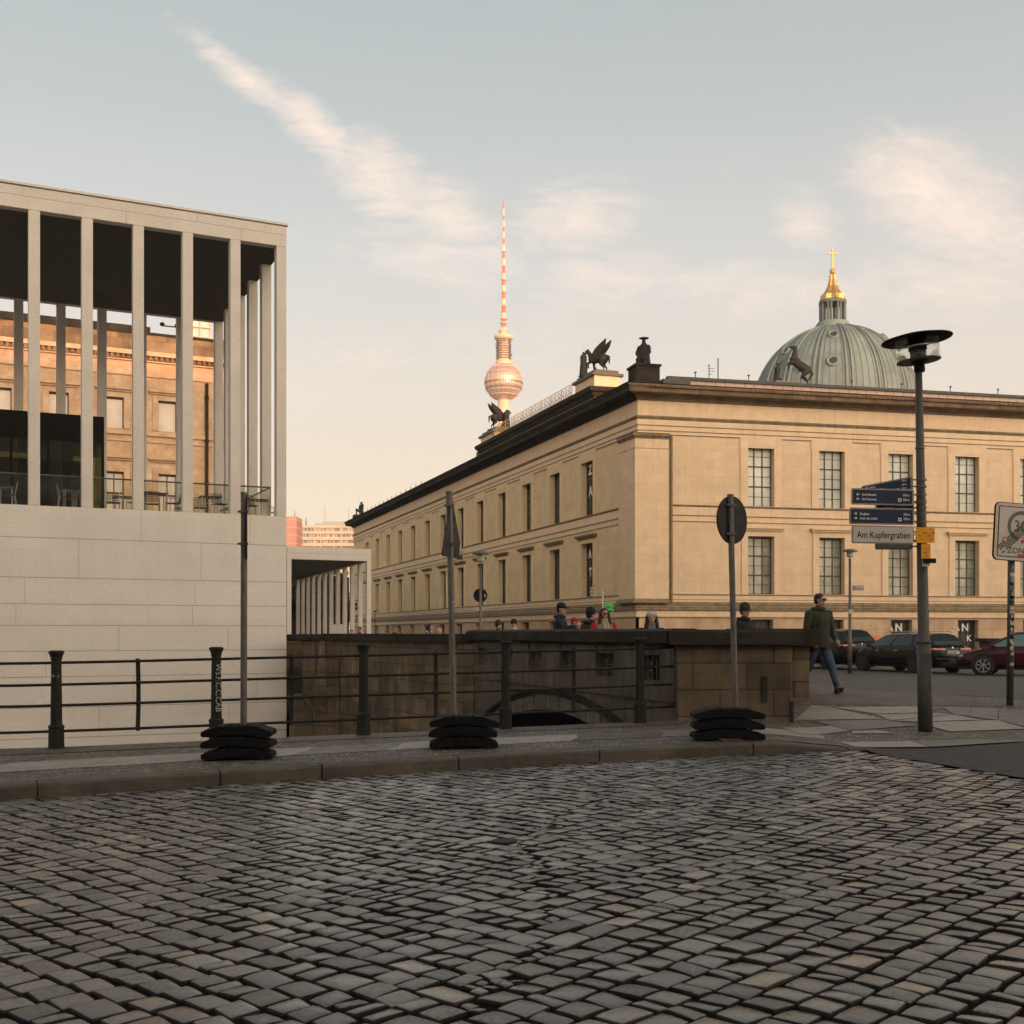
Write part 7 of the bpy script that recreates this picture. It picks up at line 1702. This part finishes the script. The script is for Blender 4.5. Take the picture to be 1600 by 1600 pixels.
    for x in wx:
        for sd in (1, -1):
            mb = MB(); mb.lathe([(.01, -.08), (R_w+.055, -.08), (R_w+.055, .012), (.01, .012)], (x, sd*(hw_-.005), R_w+.02), 28, axis=(0, sd, 0)); mb.build('wheel_arch', 'tyre', t, world=False)
            mb = MB(); mb.lathe([(.22, -.19), (R_w-.03, -.19), (R_w, -.16), (R_w, -.02), (R_w-.03, .015), (R_w*.70, .018), (R_w*.70, -.01), (.02, -.01)], (x, sd*(hw_+.012), R_w), 28, axis=(0, sd, 0)); wh = mb.build('wheel', 'tyre', t, world=False)
            mb = MB(); c = Vector((x, sd*(hw_+.022), R_w)); mb.lathe([(R_w*.62, -.01), (R_w*.70, -.01), (R_w*.70, .004), (R_w*.62, .004)], c, 28, axis=(0, sd, 0), cap=False); mb.lathe([(.01, -.01), (.06, -.01), (.055, .006), (.01, .008)], c, 12, axis=(0, sd, 0))
            for k in range(10 if kind != 'hatch' else 7):
                a = 2*pi*k/(10 if kind != 'hatch' else 7); d = Vector((cos(a), 0, sin(a))); n_ = Vector((-sin(a), 0, cos(a))); tw_ = .011 if kind != 'hatch' else .02
                a0, a1 = c+d*.05, c+d*R_w*.66+n_*.03; o = Vector((0, sd*.006, 0)); mb.hexa([tuple(a0-n_*tw_-o), tuple(a1-n_*tw_*1.4-o), tuple(a1+n_*tw_*1.4-o), tuple(a0+n_*tw_-o), tuple(a0-n_*tw_+o), tuple(a1-n_*tw_*1.4+o), tuple(a1+n_*tw_*1.4+o), tuple(a0+n_*tw_+o)])
            mb.build('rim', rimm, wh, world=False)
    rw = hw_*.90; zl = st[2][1]-.13
    for sd in (1, -1):
        mb = MB(); mb.hexa([(-hl_-.012, sd*rw*.42, zl-.015), (-hl_+.02, sd*rw*1.02, zl-.012), (-hl_+.3, sd*rw*1.08, zl-.005), (-hl_+.2, sd*rw*.5, zl-.015), (-hl_+.0, sd*rw*.42, zl+.045), (-hl_+.03, sd*rw*1.02, zl+.058), (-hl_+.3, sd*rw*1.08, zl+.048), (-hl_+.2, sd*rw*.5, zl+.045)][::1] if sd < 0 else [(-hl_-.012, rw*.42, zl-.015), (-hl_+.2, rw*.5, zl-.015), (-hl_+.3, rw*1.08, zl-.005), (-hl_+.02, rw*1.02, zl-.012), (-hl_+.0, rw*.42, zl+.045), (-hl_+.2, rw*.5, zl+.045), (-hl_+.3, rw*1.08, zl+.048), (-hl_+.03, rw*1.02, zl+.058)]); mb.build('tail_light', 'taillight', t, world=False)
        mb = MB(); mb.ell((hl_-.26, sd*hw_*.68, .635), (.20, .14, .06), 12); mb.build('headlight', 'headlight_dull', t, world=False, smooth=True)
        mb = MB(); mb.ell((xb1-.42, sd*(hw_+.08), zb1+.06), (.06, .10, .07), 12); mb.tube([(xb1-.42, sd*(hw_-.08), zb1+.02), (xb1-.42, sd*(hw_+.02), zb1+.05)], .025, 6); mb.build('mirror', paint, t, world=False, smooth=True)
        mb = MB(); mb.tube([P(.04, .0, sd), P(.5, 0, sd), P(.97, .0, sd)], .012, 5); mb.build('chrome_strip', 'chrome', t, world=False)
        if kind == 'estate': mb = MB(); mb.tube([(xr0+.15, sd*wr*.93, gz+.005), (xr0+.3, sd*wr*.93, gz+.035), (xr1-.3, sd*wr*.93, gz+.035), (xr1-.1, sd*wr*.93, gz+.0)], .016, 6); mb.build('roof_rail', 'chrome', t, world=False)
    mb = MB(); mb.box(-hl_-.04, -hl_+.25, -hw_*.88, hw_*.88, .32, .56); mb.build('rear_bumper', paint, t, world=False, bevel=.04)
    mb = MB(); mb.box(-hl_-.045, -hl_-.0, -hw_*.62, hw_*.62, .30, .40); mb.box(-hl_+.1, hl_-.1, -hw_*.8, hw_*.8, .20, .30); mb.build('underbody', 'tyre', t, world=False)
    zp = .70 if kind != 'suv' else .66
    mb = MB(); mb.box(-hl_-.03, -hl_+.01, -.26, .26, zp, zp+.115); pl = mb.build('number_plate', 'plate', t, world=False)
    if plate:
        m4 = Matrix(((0, 0, -1, -hl_-.032), (-1, 0, 0, .235), (0, 1, 0, zp+.022), (0, 0, 0, 1))); text(plate, .098, m4, 'lettering', 'ink', pl, depth=.001, world=False, bold=.002, sx=.86)
    mb = MB(); mb.tube([(-hl_-.005, -.1, zl+.16), (-hl_+.04, .25, zl+.20)], .012, 5); mb.build('wiper', 'tyre', t, world=False)
    if kind != 'hatch': mb = MB(); mb.lathe([(.005, 0), (.032, 0), (.028, .008), (.005, .010)], (-hl_+.03, 0, zl+.07), 14, axis=(-1, 0, .15)); mb.build('badge', 'chrome', t, world=False)
    return t
hd = atan2(.94, -.339)
zc_ = lambda x, y: Gs(x, y)-.087*(1-SS((y-34)/8))
def carpos(u, Y): return (xat(u, Y), Y, zc_(xat(u, Y), Y))
car('black estate car with roof rails, seen from behind beside the lamp pole', carpos(1418, 43.2), hd+radians(2), 'car_black', plate='B·SG 5008')
car('dark sport utility car further back, left of the black estate', carpos(1293, 47.5), hd, 'car_black', kind='suv', L_=4.6, W_=1.88, H_=1.62, plate='OF·VL 9470')
car('maroon hatchback cut by the right edge of the photo', carpos(1600, 39.0), radians(152), 'car_maroon', kind='hatch', L_=4.2, W_=1.77, H_=1.52, glassm='car_glass_teal', rimm='chrome')
# ------------------------------------------------------------------ thin evening haze round the whole scene
hm = bpy.data.materials.new('haze_air'); hm.use_nodes = True; hm.node_tree.nodes.clear()
_o = hm.node_tree.nodes.new('ShaderNodeOutputMaterial'); _v = hm.node_tree.nodes.new('ShaderNodeVolumePrincipled')
_v.inputs['Color'].default_value = (.97, .95, .93, 1); _v.inputs['Density'].default_value = .0002; _v.inputs['Anisotropy'].default_value = .2
hm.node_tree.links.new(_v.outputs[0], _o.inputs['Volume']); MATS['haze_air'] = hm
mb = MB(); mb.box(-1520, 2420, -920, 2420, -4.2, 372); mb.build('haze', 'haze_air', kind='stuff', uv=False)
